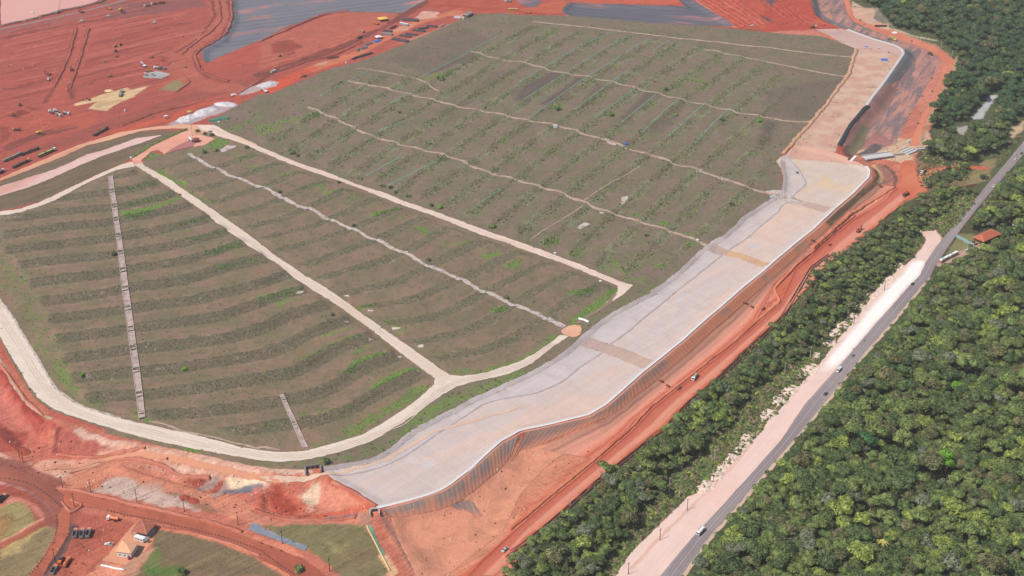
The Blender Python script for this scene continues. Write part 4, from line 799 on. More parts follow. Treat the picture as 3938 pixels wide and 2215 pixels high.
patch('lined_basin', "A 2300,-200 2295,10 2305,200 2250,330 2130,420 2010,490 2000,570 2040,620 2150,570 2400,470 2576,400 B 250,275 450,200 700,133 850,115 1405,130 1640,5 1700,-200", M_LIN, .14, 2.0)
patch('lined_basin', "C 500,25 430,70 418,105 440,135 490,155 900,190 1400,238 1800,255 2115,260 2050,200 1850,85 1700,-5 1650,-80 1500,-80 1570,0 1640,62 1300,55 900,40 700,38", M_LIN2, .14, 1.8)
patch('lined_basin', "C 0,0 200,0 210,20 150,70 90,72 20,50 0,30 B 2500,-20 2530,0", M_LIN2, .14, 1.8)
ribbon('bank_road', "A -200,330 0,292 300,232 600,165 900,95 1150,30 1300,-20", 6, soil('bank_road', (160, 126, 122), None, None, 0, .1, .1), .25)['kind'] = 'structure'
ribbon('pond_bank', "A -200,290 0,258 300,197 600,115 850,62 1000,20 1080,-20", 5, soil('bank_stone', (118, 84, 80), (170, 120, 108), None, 0, .2, .4, bsize=6), .1, 1.0, wob=.5)['kind'] = 'structure'
tag(patch('plastic_liner', "N 2490,920 2576,935 O 0,950 100,1000 200,1045 350,1105 470,1155 445,1200 300,1140 150,1085 0,1030 N 2450,985", flat('grey_liner', (136, 140, 152), .5, .3, dirt=.15), .3, 1.2, kind=None), 'strip of grey plastic liner on the bank above the bend of the red road', 'liner')
patch('lined_channel', "O 1066,950 1095,940 1130,1010 1246,1240 1215,1248 1140,1100", flat('green_liner', (110, 146, 124), .6, .2, dirt=.12), .35, .8)
ribbon('channel_edge', "O 1058,946 1140,1110 1212,1252 1285,1392", 1.0, flat('sand_edge', (228, 196, 146), .9), .3, .2)['kind'] = 'structure'
# field paths
M_PT = soil('path_soil', (190, 164, 146), (172, 146, 128), None, 0, .12, .2, bsize=12); M_PT2 = soil('path_stones', (206, 190, 182), (166, 148, 140), None, 0, .12, .3, bsize=5)
for s, w_, m_ in (
 ("E 1870,80 2000,160 2200,250 2400,340 G 0,410 150,480 300,560 450,620 600,690 750,760 850,805 1000,870 1100,920 1250,985 1400,1060 1600,1160 1750,1230 1900,1290 2100,1390 K 2400,140 L 0,205 150,270 300,340 440,410", 4.2, M_PT2),
 ("F 775,270 850,300 930,340 1030,370 1130,395 1220,430 1300,455 1400,480 1500,525 1580,550 1650,570 1760,610 H 1860,1000", 3.6, M_PT),
 ("B 870,800 1000,830 1150,860 1350,905 1550,960 1750,1000 1900,1040 2100,1080 2300,1120 2500,1165 C 0,1180 200,1215 400,1260 600,1320 750,1360 900,1400 H 1000,0 1200,70 1350,110 1500,170 1650,210 1800,260 1950,310 2100,360 2200,390 2350,450 2500,490", 3.6, M_PT),
 ("B 2090,510 2200,540 2350,580 C 90,635 200,665 400,720 600,750 800,795 1000,840 1200,895 1400,935 1600,985 1800,1030 2000,1080 2200,1130 2400,1165 D 0,1160 200,1200 430,1215 500,1200", 3.2, M_PT),
 ("C 130,215 400,245 600,265 800,290 1000,315 1200,335 1400,360 1600,385 1800,405 1950,415 2150,445 2350,465 D 70,475 300,510 550,540 700,555 890,570", 3.6, M_PT),
 ("C 1830,495 2000,525 2150,550 2300,585 D 0,610 200,650 400,690 600,730 830,765", 3.2, M_PT),
 ("B 950,680 1150,700 1350,740 1550,780 1680,850 1780,910", 1.8, M_PT), ("L 950,80 860,190 700,290 560,380", 3.2, soil('mud_track', (150, 126, 112), None, None, 0, .1, .2)),
 ("J -60,60 60,215 160,360 255,525 360,690 455,860 540,1000 605,1055 725,1145 850,1205 1000,1250 1200,1308", 1.6, M_PT2), ("J 0,730 60,850 140,1000 250,1140 400,1270 520,1320", 2.2, M_PT), ("H 640,540 800,430 1000,320 1200,200", 1.2, M_PT), ("H 100,940 250,830 450,710 640,595", 1.2, M_PT)):
    ribbon('path', s, w_, m_, .34, wob=.45)['kind'] = 'structure'
for s in ("H 1000,515 1060,500 1075,520 1030,580 1000,585", "H 780,655 830,665 820,680 790,680", "H 560,810 640,760 700,780 600,830", "L 0,0 1,0 1,1", "K 370,50 440,50 430,70 360,80", "K 820,100 890,95 880,115", "K 1060,240 1130,245 1120,258 1070,255", "K 1310,410 1400,415 1390,430 1320,435", "K 1560,590 1620,580 1610,615 1560,610",
          "K 820,335 880,355 870,365", "K 1070,510 1130,535 1080,545", "K 1350,700 1400,695 1390,715", "K 1520,820 1590,850 1570,860", "E 2180,45 2250,0 2360,5 2280,40 2200,70", "H 1740,235 1810,230 1800,245 1740,275", "H 1940,310 2080,325 2040,360 1960,330", "I 0,460 90,440 200,450 230,480 430,570 370,600 230,560 120,520", "C 800,1365 860,1375 960,1420 940,1443 870,1420"):
    P = W(s)
    if np.ptp(P[:, 0]) > 1: patch('bare_stones', P, M_PT2, .30, .8)

# ribbed slopes below the kerb
def strip(name, A_, B_, mat, off, step=1.5, nt=6):
    A_ = W(A_) if isinstance(A_, str) else A_; B_ = W(B_) if isinstance(B_, str) else B_
    def rs(P, n):
        L = np.r_[0, np.cumsum(np.hypot(*np.diff(P, axis=0).T))]; t = np.linspace(0, L[-1], n); return np.stack([np.interp(t, L, P[:, 0]), np.interp(t, L, P[:, 1])], 1), L[-1]
    n = int(rs(A_, 2)[1] / step) + 2; a, La = rs(A_, n); b, _ = rs(B_, n)
    T = np.linspace(0, 1, nt); P = a[None] * (1 - T[:, None, None]) + b[None] * T[:, None, None]; P = P.reshape(-1, 2)
    z = hq(P[:, 0], P[:, 1]) + off; i = np.arange(nt * n).reshape(nt, n); F = np.stack([i[:-1, :-1], i[:-1, 1:], i[1:, 1:], i[1:, :-1]], -1).reshape(-1, 4)
    o = npmesh(name, np.c_[P, z], F, mat, {'s': np.tile(np.linspace(0, La, n), nt), 't': np.repeat(T, n)}, smooth=True); o['kind'] = 'structure'; return o
def ribmat(name, c1, c2, thr=(.45, .55), seg=30, rib=.07):
    g = NG(name, .85, .1); s_ = g.attr('s'); t_ = g.attr('t'); cx = g.n('ShaderNodeCombineXYZ'); g.l(s_, cx.inputs[0])
    def n1(sc, detail=3, y=0.0):
        n_ = g.n('ShaderNodeTexNoise'); n_.inputs['Scale'].default_value = sc; n_.inputs['Detail'].default_value = detail; cc = g.n('ShaderNodeCombineXYZ'); g.l(s_, cc.inputs[0]); g.l(g.math('MULTIPLY', t_, y), cc.inputs[1]); g.l(cc.outputs[0], n_.inputs['Vector']); return n_.outputs['Fac']
    c = g.mix(g.step(n1(1 / seg, 2), *thr), C(*c1), C(*c2)); c = g.vary(c, .15, 3, detail=4)
    pp_ = g.math('PINGPONG', g.math('ADD', s_, g.math('MULTIPLY', n1(.3, 2, 3.0), 2.0)), 2.1); ln = g.math('SUBTRACT', 1.0, g.step(pp_, .02, .20)); msk = g.step(n1(.10, 4), .44, .60)
    c = g.bright(c, g.math('SUBTRACT', 1.0, g.math('MULTIPLY', g.math('MULTIPLY', ln, msk), rib)))
    l2 = g.math('SUBTRACT', 1.0, g.step(g.math('PINGPONG', g.math('ADD', s_, g.math('MULTIPLY', n1(.5, 3, 6.0), 5.0)), 5.3), .05, .30)); c = g.mix(g.math('MULTIPLY', l2, .22), c, C(216, 150, 122))
    c = g.mix(g.math('MULTIPLY', g.step(t_, .40, 1.0), .75), c, C(212, 138, 108)); g.bump(pp_, .08); return g.done(c)
RB1 = ribmat('geomat_brown', (190, 122, 92), (160, 118, 100), (.5, .6), 34, .2); RB2 = ribmat('geomat_grey', (146, 116, 106), (168, 122, 102), (.45, .6), 26, .14); RB3 = ribmat('geomat_dark', (150, 128, 120), (186, 134, 112), (.46, .60), 16, .15)
strip('lined_slope', "I 585,748 300,988 40,1215 L 2230,15 2000,212 1800,385 1600,562 1400,722", "I 650,805 400,1030 110,1290 L 2300,100 2090,290 1900,450 1700,640 1500,810", RB1, .25)
strip('lined_slope', "L 1400,722 1200,885 1000,1066 850,1198 700,1288 500,1336 300,1384 60,1434", "L 1500,810 1330,950 1150,1080 1030,1200 880,1300 640,1400 O 2576,200 2480,320", RB2, .25)
strip('lined_slope', "O 2565,42 2400,118 2300,205 2200,298 2100,398 2000,470 1900,548 1800,608 1700,650 1500,708 1300,758 1220,778", "O 2500,230 2430,330 2340,420 2230,510 2120,600 2020,680 1900,745 1780,790 1640,820 1480,850 1340,868 1290,850", RB3, .25)
strip('rim_strip', "I 1030,215 1058,260 1052,325 905,475 705,645 505,835 305,995 40,1215 L 2230,15 2000,212 1600,562 1200,885 1000,1066 850,1198 700,1288 500,1336 300,1384 30,1440 O 2500,70 2400,118 2200,298 2000,470 1900,548 1800,608 1500,708 1240,775", "I 1050,205 1072,260 1068,330 920,485 720,655 520,845 320,1005 55,1230 L 2245,25 2015,225 1615,575 1215,900 1012,1082 860,1212 705,1303 502,1350 302,1398 33,1455 O 2512,82 2412,132 2212,312 2010,485 1908,562 1806,622 1503,722 1240,790", soil('rim_soil', (204, 150, 132), None, None, 0, .1, .1), .30, 1.5, 3)
# crinkled geomat over the pit
g = NG('crinkled_geomat', .85, .1); c = g.mix(g.step(g.noise(22, 5, dist=1.2), .42, .62), C(222, 150, 120), C(200, 136, 108)); c = g.vary(c, .14, 2.5, detail=5)
vo = g.n('ShaderNodeTexVoronoi'); vo.feature = 'DISTANCE_TO_EDGE'; vo.inputs['Scale'].default_value = .16; mpv = g.n('ShaderNodeVectorMath'); mpv.operation = 'ADD'; nz = g.n('ShaderNodeTexNoise'); nz.inputs['Scale'].default_value = .12; nz.inputs['Detail'].default_value = 3; g.l(g.pos, nz.inputs['Vector'])
scv = g.n('ShaderNodeVectorMath'); scv.operation = 'SCALE'; scv.inputs[3].default_value = 14; g.l(nz.outputs['Color'], scv.inputs[0]); g.l(g.pos, mpv.inputs[0]); g.l(scv.outputs[0], mpv.inputs[1]); g.l(mpv.outputs[0], vo.inputs['Vector'])
e_ = g.math('SUBTRACT', 1.0, g.step(vo.outputs['Distance'], .02, .12)); e_ = g.math('MULTIPLY', e_, g.step(g.noise(9, 3), .42, .6)); c = g.mix(g.math('MULTIPLY', e_, .5), c, C(230, 164, 130)); c = g.mix(g.math('MULTIPLY', g.step(g.noise(2.0, 5, rough=.75, dist=1.5), .54, .70), .22), c, C(160, 108, 88)); g.bump(g.math('ADD', e_, g.noise(3, 5, dist=1)), .18); M_GM = g.done(c)
patch('pit_floor', "O 1300,868 1480,855 1640,825 1780,795 1900,750 2020,690 2120,610 2230,520 2340,430 2430,340 2500,240 Q -5,190 250,140 420,90 560,40 500,180 300,330 100,520 0,650 O 2400,1000 2150,1210 1900,1400 1700,1500 1560,1470 1480,1300 1380,1100", M_GM, .16, 1.5)
strip('lined_slope', "O 1890,742 1980,715 2080,690 2120,720", "O 1990,800 2070,790 2130,880 2210,850", RB3, .30, 1.2, 5)
# valley beside the upper canal
a6 = ang("D 900,1400 1450,650")
g = NG('valley_liner', .85, .1); n_ = g.noise(7, 5, rot=a6, sx=7, dist=.6); c = g.mix(g.step(n_, .40, .60), C(128, 110, 112), C(190, 136, 122)); c = g.mix(g.math('MULTIPLY', g.step(g.noise(2.4, 5, rough=.75, dist=1.5), .52, .62), .5), c, C(206, 150, 134)); c = g.vary(c, .2, 2, detail=4, rot=a6, sx=16); c = g.bright(c, g.math('ADD', .9, g.math('MULTIPLY', g.step(g.noise(2.2, 2, rot=a6 + 1.57, sx=12), .4, .6), .16))); g.bump(n_, 1.5); M_VAL = g.done(c)
patch('lined_valley', "D 480,-60 475,20 500,110 540,170 640,225 760,272 850,292 960,335 1100,384 1210,414 1310,442 1378,486 1395,530 1350,605 1280,700 1190,830 1110,935 1035,1050 1020,1100 900,1270 790,1443 960,1443 1130,1300 1300,1443 1360,1300 1500,1040 1640,800 1740,650 1720,590 1600,510 1400,425 1150,340 950,260 850,190 790,60 770,-60", M_VAL, .16, 1.8)
M_DKL = soil('dark_geomembrane', (112, 110, 114), (132, 118, 116), a6, .25, .12, .15, ssize=3, bsize=14)
patch('lined_slope', "D 475,-60 475,30 500,120 560,185 700,245 760,272 850,292 960,335 1100,384 1210,414 1280,432 1180,395 1000,345 900,300 760,245 640,190 560,120 530,40 530,-60", M_DKL, .22, 1.4)
patch('lined_slope', "D 1395,480 1500,520 1510,560 1440,680 1340,800 1240,840 1185,835 1280,700 1350,605 1397,530", M_DKL, .22, 1.4)
patch('lined_slope', "D 1185,840 1330,880 1200,1100 1040,1280 870,1420 800,1443 900,1270 1020,1100 1110,940", ribless := soil('brown_geomat', (160, 118, 108), (142, 108, 102), a6 + 1.57, .22, .12, .15, ssize=3), .22, 1.4)
patch('grass_slope', "D 860,1443 970,1240 1045,1262 985,1443 I 930,60 870,110 790,75 840,20", soil('dry_grass', (126, 116, 90)), .30, 1.4)

M_BL = soil('berm_lower', (206, 130, 108), (186, 106, 86), None, 0, .12, .3)
for s, w_, h_ in (("N 600,572 900,632 1300,732 1700,822 2100,912 2400,1015", 2.2, .8), ("O -50,790 200,878 400,902 650,892 950,848", 2, .8), ("N 560,240 900,275 1200,222 1440,175", 2, .8), ("N 1130,300 1350,280 1600,345 1750,445 1900,468 2080,480", 1.8, .7), ("N 1600,960 1900,1012 2250,1112 2576,1242", 1.8, .6), ("O 720,505 900,602 1050,690 1150,755", 2.4, 1.0),
                  ("J 0,770 150,985 280,1150 430,1290", 1.5, .8), ("N 700,690 830,742 702,822 615,708", 1.4, .8), ("A 2165,10 2195,200 2085,320 1925,430 1800,545", 3, .8), ("A 2290,10 2300,190 2230,345 2100,430 1965,505 1930,560 1975,680 2070,755 2260,808", 3, 1.0), ("A 1200,1250 1500,1130 1700,1080 2000,1010 2300,960 2576,800", 2.5, .8), ("B 200,690 500,600 760,540 1000,420", 2.5, .8), ("B 0,410 400,240 700,128 880,108", 3, 1.0), ("A 880,280 840,420 810,540 750,720 690,880", 2.5, .7), ("A 760,280 720,420 690,540 620,700 540,860", 2.5, .7), ("A 1640,905 1750,915 1885,810 1830,765 1790,735", 2, .8)):
    ribbon('earth_berm', s, w_, M_BL if s[0] != 'A' and s[0] != 'B' else soil('berm_mine', (164, 84, 70), (190, 106, 90), None, 0, .12, .3), .0, h_, wob=.5)['kind'] = 'structure'
SCRUBZ = "Q 840,1500 1000,1250 1180,1040 1420,800 1650,610 1500,500 1700,330 1900,80 2050,0 2400,-10 M 0,1250 150,1150 350,900 540,720 600,540 850,330 1050,100 1150,0 I 1300,1200 1400,1090 1350,1000 1500,850 1600,700 1700,560 1850,480 2050,480 2080,560 1900,800 1740,880 1720,830 1560,840"
SCRUBZ = "Q 840,1500 900,1220 1050,950 1150,800 1400,650 1480,520 1600,400 1780,200 1930,0 M 0,980 200,800 400,740 620,540 850,300 1080,0 I 1250,1200 1300,1050 1400,960 1550,780 1760,640 1900,500 2080,470 2100,540 1950,750 1760,900 1700,835 1540,850 1600,930 1480,1110 1340,1210 M 1100,50 900,330 700,560 560,750 370,950 150,1220 0,1390 Q 2400,0 2200,215 1950,475 1800,590 1660,650 1450,860 1100,1200 950,1443 880,1530"
patch('scrub_ground', SCRUBZ, soil('scrub_soil', (116, 120, 82), (156, 132, 106), None, 0, .2, .2, bsize=14, speck=.25), .12, 2.0)

def ramp(name, stops, ssz=1.3, wob=.12):
    g = NG(name, .95, .06); t_ = g.attr('t'); s_ = g.attr('s'); cx = g.n('ShaderNodeCombineXYZ'); g.l(g.math('MULTIPLY', s_, .03), cx.inputs[0]); g.l(g.math('MULTIPLY', t_, 14.0), cx.inputs[1]); nn = g.n('ShaderNodeTexNoise'); nn.inputs['Scale'].default_value = 1.0; nn.inputs['Detail'].default_value = 5; nn.inputs['Roughness'].default_value = .65; g.l(cx.outputs[0], nn.inputs['Vector'])
    tt = g.math('ADD', t_, g.math('MULTIPLY', g.math('SUBTRACT', g.noise(14, 4), .5), wob)); cr = g.n('ShaderNodeValToRGB'); g.l(tt, cr.inputs[0])
    while len(cr.color_ramp.elements) < len(stops): cr.color_ramp.elements.new(.5)
    for e, (p_, c_) in zip(cr.color_ramp.elements, stops): e.position = p_; e.color = C(*c_)
    c = g.bright(cr.outputs[0], g.math('ADD', .72, g.math('MULTIPLY', nn.outputs['Fac'], .56))); c = g.vary(c, .12, 1.6, detail=4); g.bump(g.math('ADD', nn.outputs['Fac'], g.math('MULTIPLY', g.noise(1.6, 4), .5)), .6); return g.done(c)
M_EMB = ramp('embankment_soil', [(0, (196, 138, 114)), (.12, (206, 146, 124)), (.2, (176, 124, 106)), (.3, (220, 154, 130)), (.42, (212, 148, 124)), (.6, (234, 158, 134)), (.74, (226, 140, 114)), (.84, (200, 106, 84)), (.93, (222, 134, 110)), (1, (192, 98, 78))])
strip('embankment', "I 1180,385 1110,405 900,580 650,812 400,1038 110,1298 L 2300,108 2090,298 1900,458 1700,648 1500,818 1330,958 1150,1088 1000,1215 800,1350 600,1430 Q 400,90 200,190", "I 1290,420 1210,540 1060,640 860,735 660,890 480,1050 300,1205 100,1390 L 2330,370 2100,572 1950,690 1800,802 1650,920 1560,993 1400,1115 1290,1203 1150,1320 Q 1000,70 880,170 740,290", M_EMB, .32, 1.5, 9)
M_HL = ramp('haul_road_lanes', [(0, (214, 122, 96)), (.08, (176, 80, 60)), (.2, (200, 108, 86)), (.5, (206, 116, 94)), (.6, (226, 152, 128)), (.85, (224, 148, 122)), (1, (206, 116, 92))], wob=.05)
strip('haul_road', "O 2050,1443 2200,1275 2400,1095 2576,940 Q 300,678 600,433 900,178 1100,8 L 1300,1218 1560,1013 1800,823 2100,593 2300,413 2576,178 I 300,1223 500,1053 700,873 900,713 1100,593 1320,410", "O 2330,1443 2576,1220 Q 150,1000 300,870 600,610 900,360 1150,160 L 1390,1410 1655,1132 1910,922 2215,630 2576,300 I 430,1180 620,1215 820,1020 1010,870 1210,690 1340,590 1400,540".replace("I 430,1180 ", "I "), M_HL, .28, 1.5, 9)

M_TT = soil('tyre_track', (218, 196, 178), None, None, 0, .08, .1); M_TT2 = soil('tyre_track_pink', (222, 190, 170), None, None, 0, .08, .1)
RGC = W("J -60,170 60,380 180,560 330,820 450,1000 580,1150 800,1260 1100,1360 1400,1420 N 1900,120 2200,180 2576,245 O 200,262 420,255 700,205 1000,105 K 1400,1370 1600,1200 1760,1050 1950,950 2200,895 2576,790 L 150,715 330,570")
for P_, m_, ds in ((R1C, M_TT, (-1.5, 1.3)), (R2C, M_TT2, (-1.2, 1.2)), (RGC, M_TT, (-2.2, -.2, 1.8))):
    for d_ in ds: ribbon('wheel_track', offs(P_, d_), .8, m_, .40, wob=.8)['kind'] = 'structure'
ribbon('path', "J 1480,1340 1700,1395 N 1760,10 2000,45 2250,110 2576,188 O 0,165 200,200", 2.0, M_PT, .40, wob=.6)['kind'] = 'structure'

M_LANE = soil('worn_asphalt', (142, 131, 134), (152, 142, 144), a4, .12, .05, .05)
for d_ in (-2.9, -1.2, 1.2, 2.9): ribbon('wheel_track', offs(mid, d_), .8, M_LANE, .385, wob=.3)['kind'] = 'structure'

# ---------------------------------------------------------------- trees
def foliage(name, dk_, lt, jit=.35):
    g = NG(name, .8, .12); oi = g.n('ShaderNodeObjectInfo')
    t = g.step(g.noise(2.2, 3, obj=True), .36, .64)
    c = g.mix(t, C(*dk_, 1.1), C(*lt, 1.12)); c = g.bright(c, g.math('ADD', 1 - jit / 2, g.math('MULTIPLY', oi.outputs['Random'], jit)))
    c = g.vary(c, .18, .7, obj=True)
    g.b.inputs['Subsurface Weight'].default_value = 0
    return g.done(c)
KINDS = {'dark': ('dark green', foliage('leaves_dark', (58, 76, 46), (106, 124, 76))), 'mid': ('mid green', foliage('leaves_mid', (78, 96, 50), (136, 152, 88))),
         'light': ('yellow-green', foliage('leaves_light', (104, 124, 52), (170, 182, 94))), 'grey': ('grey-green', foliage('leaves_grey', (84, 94, 70), (136, 142, 116), .25)),
         'olive': ('olive-brown', foliage('leaves_olive', (82, 86, 56), (134, 130, 90))), 'far': ('deep green', foliage('leaves_far', (48, 70, 46), (94, 118, 78)))}
M_BARK = flat('bark', (126, 112, 98), .95, .05); M_BARKP = flat('pale_bark', (190, 182, 170), .95, .05)
def cards(n, size, R0, seed, flatness=.62, clumps=9, base=.35):
    r = np.random.default_rng(seed); cs = []
    for i in range(clumps):
        a = r.random() * 6.28; q = math.sqrt(r.random()) * .66 if i else 0
        cs.append((math.cos(a) * q, math.sin(a) * q, base + (.85 - q * q * .8) * flatness * (.75 + .5 * r.random()), .30 + .22 * r.random()))
    cs = np.array(cs); w = cs[:, 3] ** 2; k = r.choice(clumps, n, p=w / w.sum())
    u = r.normal(size=(n, 3)); u[:, 2] = np.abs(u[:, 2]) * .9 - .25; u /= np.linalg.norm(u, axis=1)[:, None]
    P = cs[k, :3] + u * cs[k, 3:4] * (1 - .25 * r.random((n, 1))) * np.array([1, 1, .8]); P *= R0
    N = u + r.normal(size=(n, 3)) * .45 + np.array([0, 0, .35]); N /= np.linalg.norm(N, axis=1)[:, None]
    T = np.cross(N, r.normal(size=(n, 3))); T /= np.linalg.norm(T, axis=1)[:, None]; B = np.cross(N, T)
    s = size * (.6 + .8 * r.random((n, 1))); s2 = s * (.6 + .3 * r.random((n, 1)))
    V = np.stack([P - T * s - B * s2 * .3, P - B * s2, P + T * s + B * s2 * .2, P + B * s2], 1).reshape(-1, 3)
    return V, np.arange(n * 4).reshape(n, 4)
def quadmesh(name, V, F, mat):
    me = bpy.data.meshes.new(name); me.vertices.add(len(V)); me.vertices.foreach_set('co', V.astype(np.float32).ravel()); me.loops.add(F.size)
    me.loops.foreach_set('vertex_index', F.astype(np.int32).ravel()); me.polygons.add(len(F)); me.polygons.foreach_set('loop_start', np.arange(0, F.size, 4, dtype=np.int32))
    me.update(calc_edges=True); me.materials.append(mat); return me
def trunk_mb(h, R0, seed):
    r = random.Random(seed); m = MB(); m.tube((0, 0, -.5), (0, 0, h * .75), .32, .2, 7)
    for i in range(4):
        a = i * 1.57 + r.random(); m.tube((0, 0, h * (.45 + .08 * i)), (math.cos(a) * R0 * .5, math.sin(a) * R0 * .5, h + R0 * .35), .16, .05, 5)
    return m
TREE = {}                                        # kind -> list of (crown mesh, trunk mesh)
for ki, kd in enumerate(KINDS):
    for v in range(3):
        R0 = 5.0; h = (6.5, 7.5, 8.5)[v]
        V, F = cards(1300, .35, R0, 50 + ki * 7 + v, (.62, .8, .5)[v], (9, 7, 12)[v], .1); V[:, 2] += h - .5
        cm = quadmesh('crown', V, F, KINDS[kd][1]); tm = trunk_mb(h, R0, v)
        o = tm.build('trunk', M_BARK); me = o.data; bpy.data.objects.remove(o); TREE.setdefault(kd, []).append((cm, me))
def sample(spec, s, excl=(), jit=.42, seed=1):
    P = W(spec) if isinstance(spec, str) else spec; r = np.random.default_rng(seed)
    xs = np.arange(P[:, 0].min(), P[:, 0].max(), s); ys = np.arange(P[:, 1].min(), P[:, 1].max(), s * .87); XX, YY = np.meshgrid(xs, ys); XX[1::2] += s / 2
    XX = (XX + (r.random(XX.shape) - .5) * 2 * jit * s).ravel(); YY = (YY + (r.random(YY.shape) - .5) * 2 * jit * s).ravel()
    m = inpoly(XX, YY, P)
    for e in excl: m &= ~inpoly(XX, YY, e)
    return np.stack([XX[m], YY[m]], 1)
def visible(p, mg=40):
    z = hq(p[:, 0], p[:, 1]) + 6; c, s = math.cos(R(PITCH)), math.sin(R(PITCH)); dz = z - CAM_H
    dep = p[:, 1] * c - dz * s; upv = p[:, 1] * s + dz * c
    u = 1969 + FPX * p[:, 0] / dep; v = 1107.5 - FPX * upv / dep
    return (u > -mg) & (u < 3938 + mg) & (v > -mg) & (v < 2215 + mg), u, v, dep
EX = [W(s) for s in ("D 2250,900 2340,900 2290,1120 2240,1290 2060,1290 2040,1120 2180,1000", "D 1860,1220 2080,1200 2030,1400 1880,1420", "D 2380,1440 2470,1210 2576,1130 2576,1230 2480,1340", "D 1240,270 1700,350 1700,410 1500,370",
      "I 1900,820 2060,850 2340,820 2400,870 2370,950 2300,1040 2210,1110 2060,1130 1960,1200 1760,1290 1650,1260 1850,1000 1900,900", "I 2350,760 2560,740 2620,840 2500,900 2380,880", "I 2070,110 2350,110 2250,300 2000,480 1800,500 1760,460 2050,330")]
F1 = "Q -200,1560 0,1200 330,940 740,500 1050,330 1220,180 L 1690,1150 1940,930 2240,640 2576,350 I 450,1260 640,1110 830,1010 1000,900 1270,690 1420,600 1600,500 1800,440 1880,500 1790,700 1600,780 1540,850 1470,950 1400,1080 1300,1200 1200,1330 1080,1443 M 950,130 850,300 700,410 600,560 470,680 380,760 190,820 110,900 0,1010 L 2470,930 2350,1050 2200,1200 2150,1300 2050,1443 Q 1930,60 1780,210 1600,400 1450,450 1480,560 1380,680 1150,800 1050,950 1080,1030 950,1170 850,1290 860,1443 840,1560"
F2 = np.vstack([offs(HR_, -7.0), W("F 2800,-200 3200,-100 3200,1700 1500,1700")])
F3 = "D 820,-160 940,0 1050,60 1140,90 1200,180 1300,300 1480,345 1720,385 1780,450 1920,550 1930,640 1890,740 1780,930 1680,1160 1640,1270 1780,1310 1900,1330 2000,1390 I 1560,60 1600,110 1750,150 2000,180 2120,130 2300,110 2450,-60 D 2576,1200 2700,1100 F 2950,200 3000,-160"
def clear_of_road(p, w=9):
    d, _, _ = near(p[:, 0], p[:, 1], mid); return p[d > w]
p1 = sample(F1, 4.6, EX, seed=3, jit=.5); p2 = clear_of_road(sample(F2, 4.5, EX, seed=4, jit=.5), 10); p3 = clear_of_road(sample(F3, 5.2, EX, seed=5, jit=.5), 14)
p4 = sample("I 1580,330 1800,310 1870,390 1800,430 1600,430", 6, seed=6); p5 = sample("I 1780,220 2000,200 2060,230 2000,330 1850,350 1780,290", 6.5, seed=7); p6 = sample("I 1800,450 2120,450 2140,500 1850,520", 5, seed=8)
dhr = near(p1[:, 0], p1[:, 1], W('Q -100,1205 0,1142 300,903 600,640 900,390 1150,195 1360,10 L 1400,1440 1650,1160 1930,942 2230,650 2576,322 I 460,1210 640,1085 1270,660 1420,560 1600,470'))[0]; p1 = p1[dhr > 9]
i2 = inpoly(p3[:, 0], p3[:, 1], F2); p3 = p3[~i2]
AT = np.concatenate([p1, p2, p3, p4, p5, p6]); zn_ = np.concatenate([np.full(len(p1), 1), np.full(len(p2), 2), np.full(len(p3), 3), np.full(len(p4) + len(p5) + len(p6), 4)])
_, U_, V_, dep = visible(AT, 60); vis = (U_ > -60) & (U_ < 4750) & (V_ > -150) & (V_ < 2520)
AT = AT[vis]; zn_ = zn_[vis]; U_ = U_[vis]; V_ = V_[vis]; dep = dep[vis]; N_ = len(AT)
r = np.random.default_rng(11)
size = np.clip(np.exp(r.normal(-.22, .33, N_)), .42, 1.5); size[r.random(N_) < .05] *= 1.5; size = np.minimum(size, .45 + np.minimum(near(AT[:, 0], AT[:, 1], mid)[0] / 24, 1.4)); size[zn_ == 4] *= .62; size[zn_ == 1] *= np.where(AT[zn_ == 1, 1] > YW(1500), .66, .84)
big = fbm(AT[:, 0], AT[:, 1], 30, 2); q = r.random(N_)
kind = np.where(q < .40, 'mid', np.where(q < .74, 'dark', np.where(q < .83, 'light', np.where(q < .955, 'olive', 'grey')))).astype(object)
kind[(AT[:, 1] > YW(663)) & (q < .80) & (q > .15)] = 'dark'; kind[(AT[:, 1] > YW(472)) & (q < .70)] = 'far'; kind[(AT[:, 1] > YW(472)) & (q > .9)] = 'dark'
oc = (zn_ == 1) & (AT[:, 1] > YW(1250)) & (near(AT[:, 0], AT[:, 1], W("L 1660,1140 1940,920 2240,640 2576,330 I 450,1250 820,1010 1270,680 1560,500"))[0] < 13) & (r.random(N_) < .7); kind[oc] = 'olive'
rz = r.random(N_) * 6.28; hz = hq(AT[:, 0], AT[:, 1]) - np.where(size < .7, .5, 1.2)
SPEC = []                                        # single trees one can point at
def near_tree(s): p = W(s)[0]; return p
FOREST_LAB = {('mid', 2): 'mid green broadleaf tree with a rounded crown in the forest right of the asphalt highway', ('dark', 2): 'dark green broadleaf tree with a dense crown in the forest right of the asphalt highway',
  ('light', 2): 'yellow-green broadleaf tree standing out in the forest right of the asphalt highway', ('olive', 2): 'dull olive-brown tree in the forest right of the asphalt highway', ('grey', 2): 'pale grey-green tree in the forest right of the asphalt highway',
  ('mid', 1): 'mid green broadleaf tree in the narrow wood between red haul road and highway', ('dark', 1): 'dark green broadleaf tree in the narrow wood between red haul road and highway', ('light', 1): 'yellow-green tree in the narrow wood between red haul road and highway',
  ('olive', 1): 'olive-brown tree in the narrow wood between red haul road and highway', ('grey', 1): 'pale grey-green tree in the narrow wood between red haul road and highway'}
def put_tree(x, y, z, kd, s, a, v, label, group=None, name='broadleaf_tree', cat='tree', bark=None):
    t = empty(name, (x, y, z), a); t.scale = (s, s, s); tag(t, label, cat, group)
    cm, tm = TREE[kd][v]; link(bpy.data.objects.new('crown', cm), t); link(bpy.data.objects.new('trunk', tm), t); return t
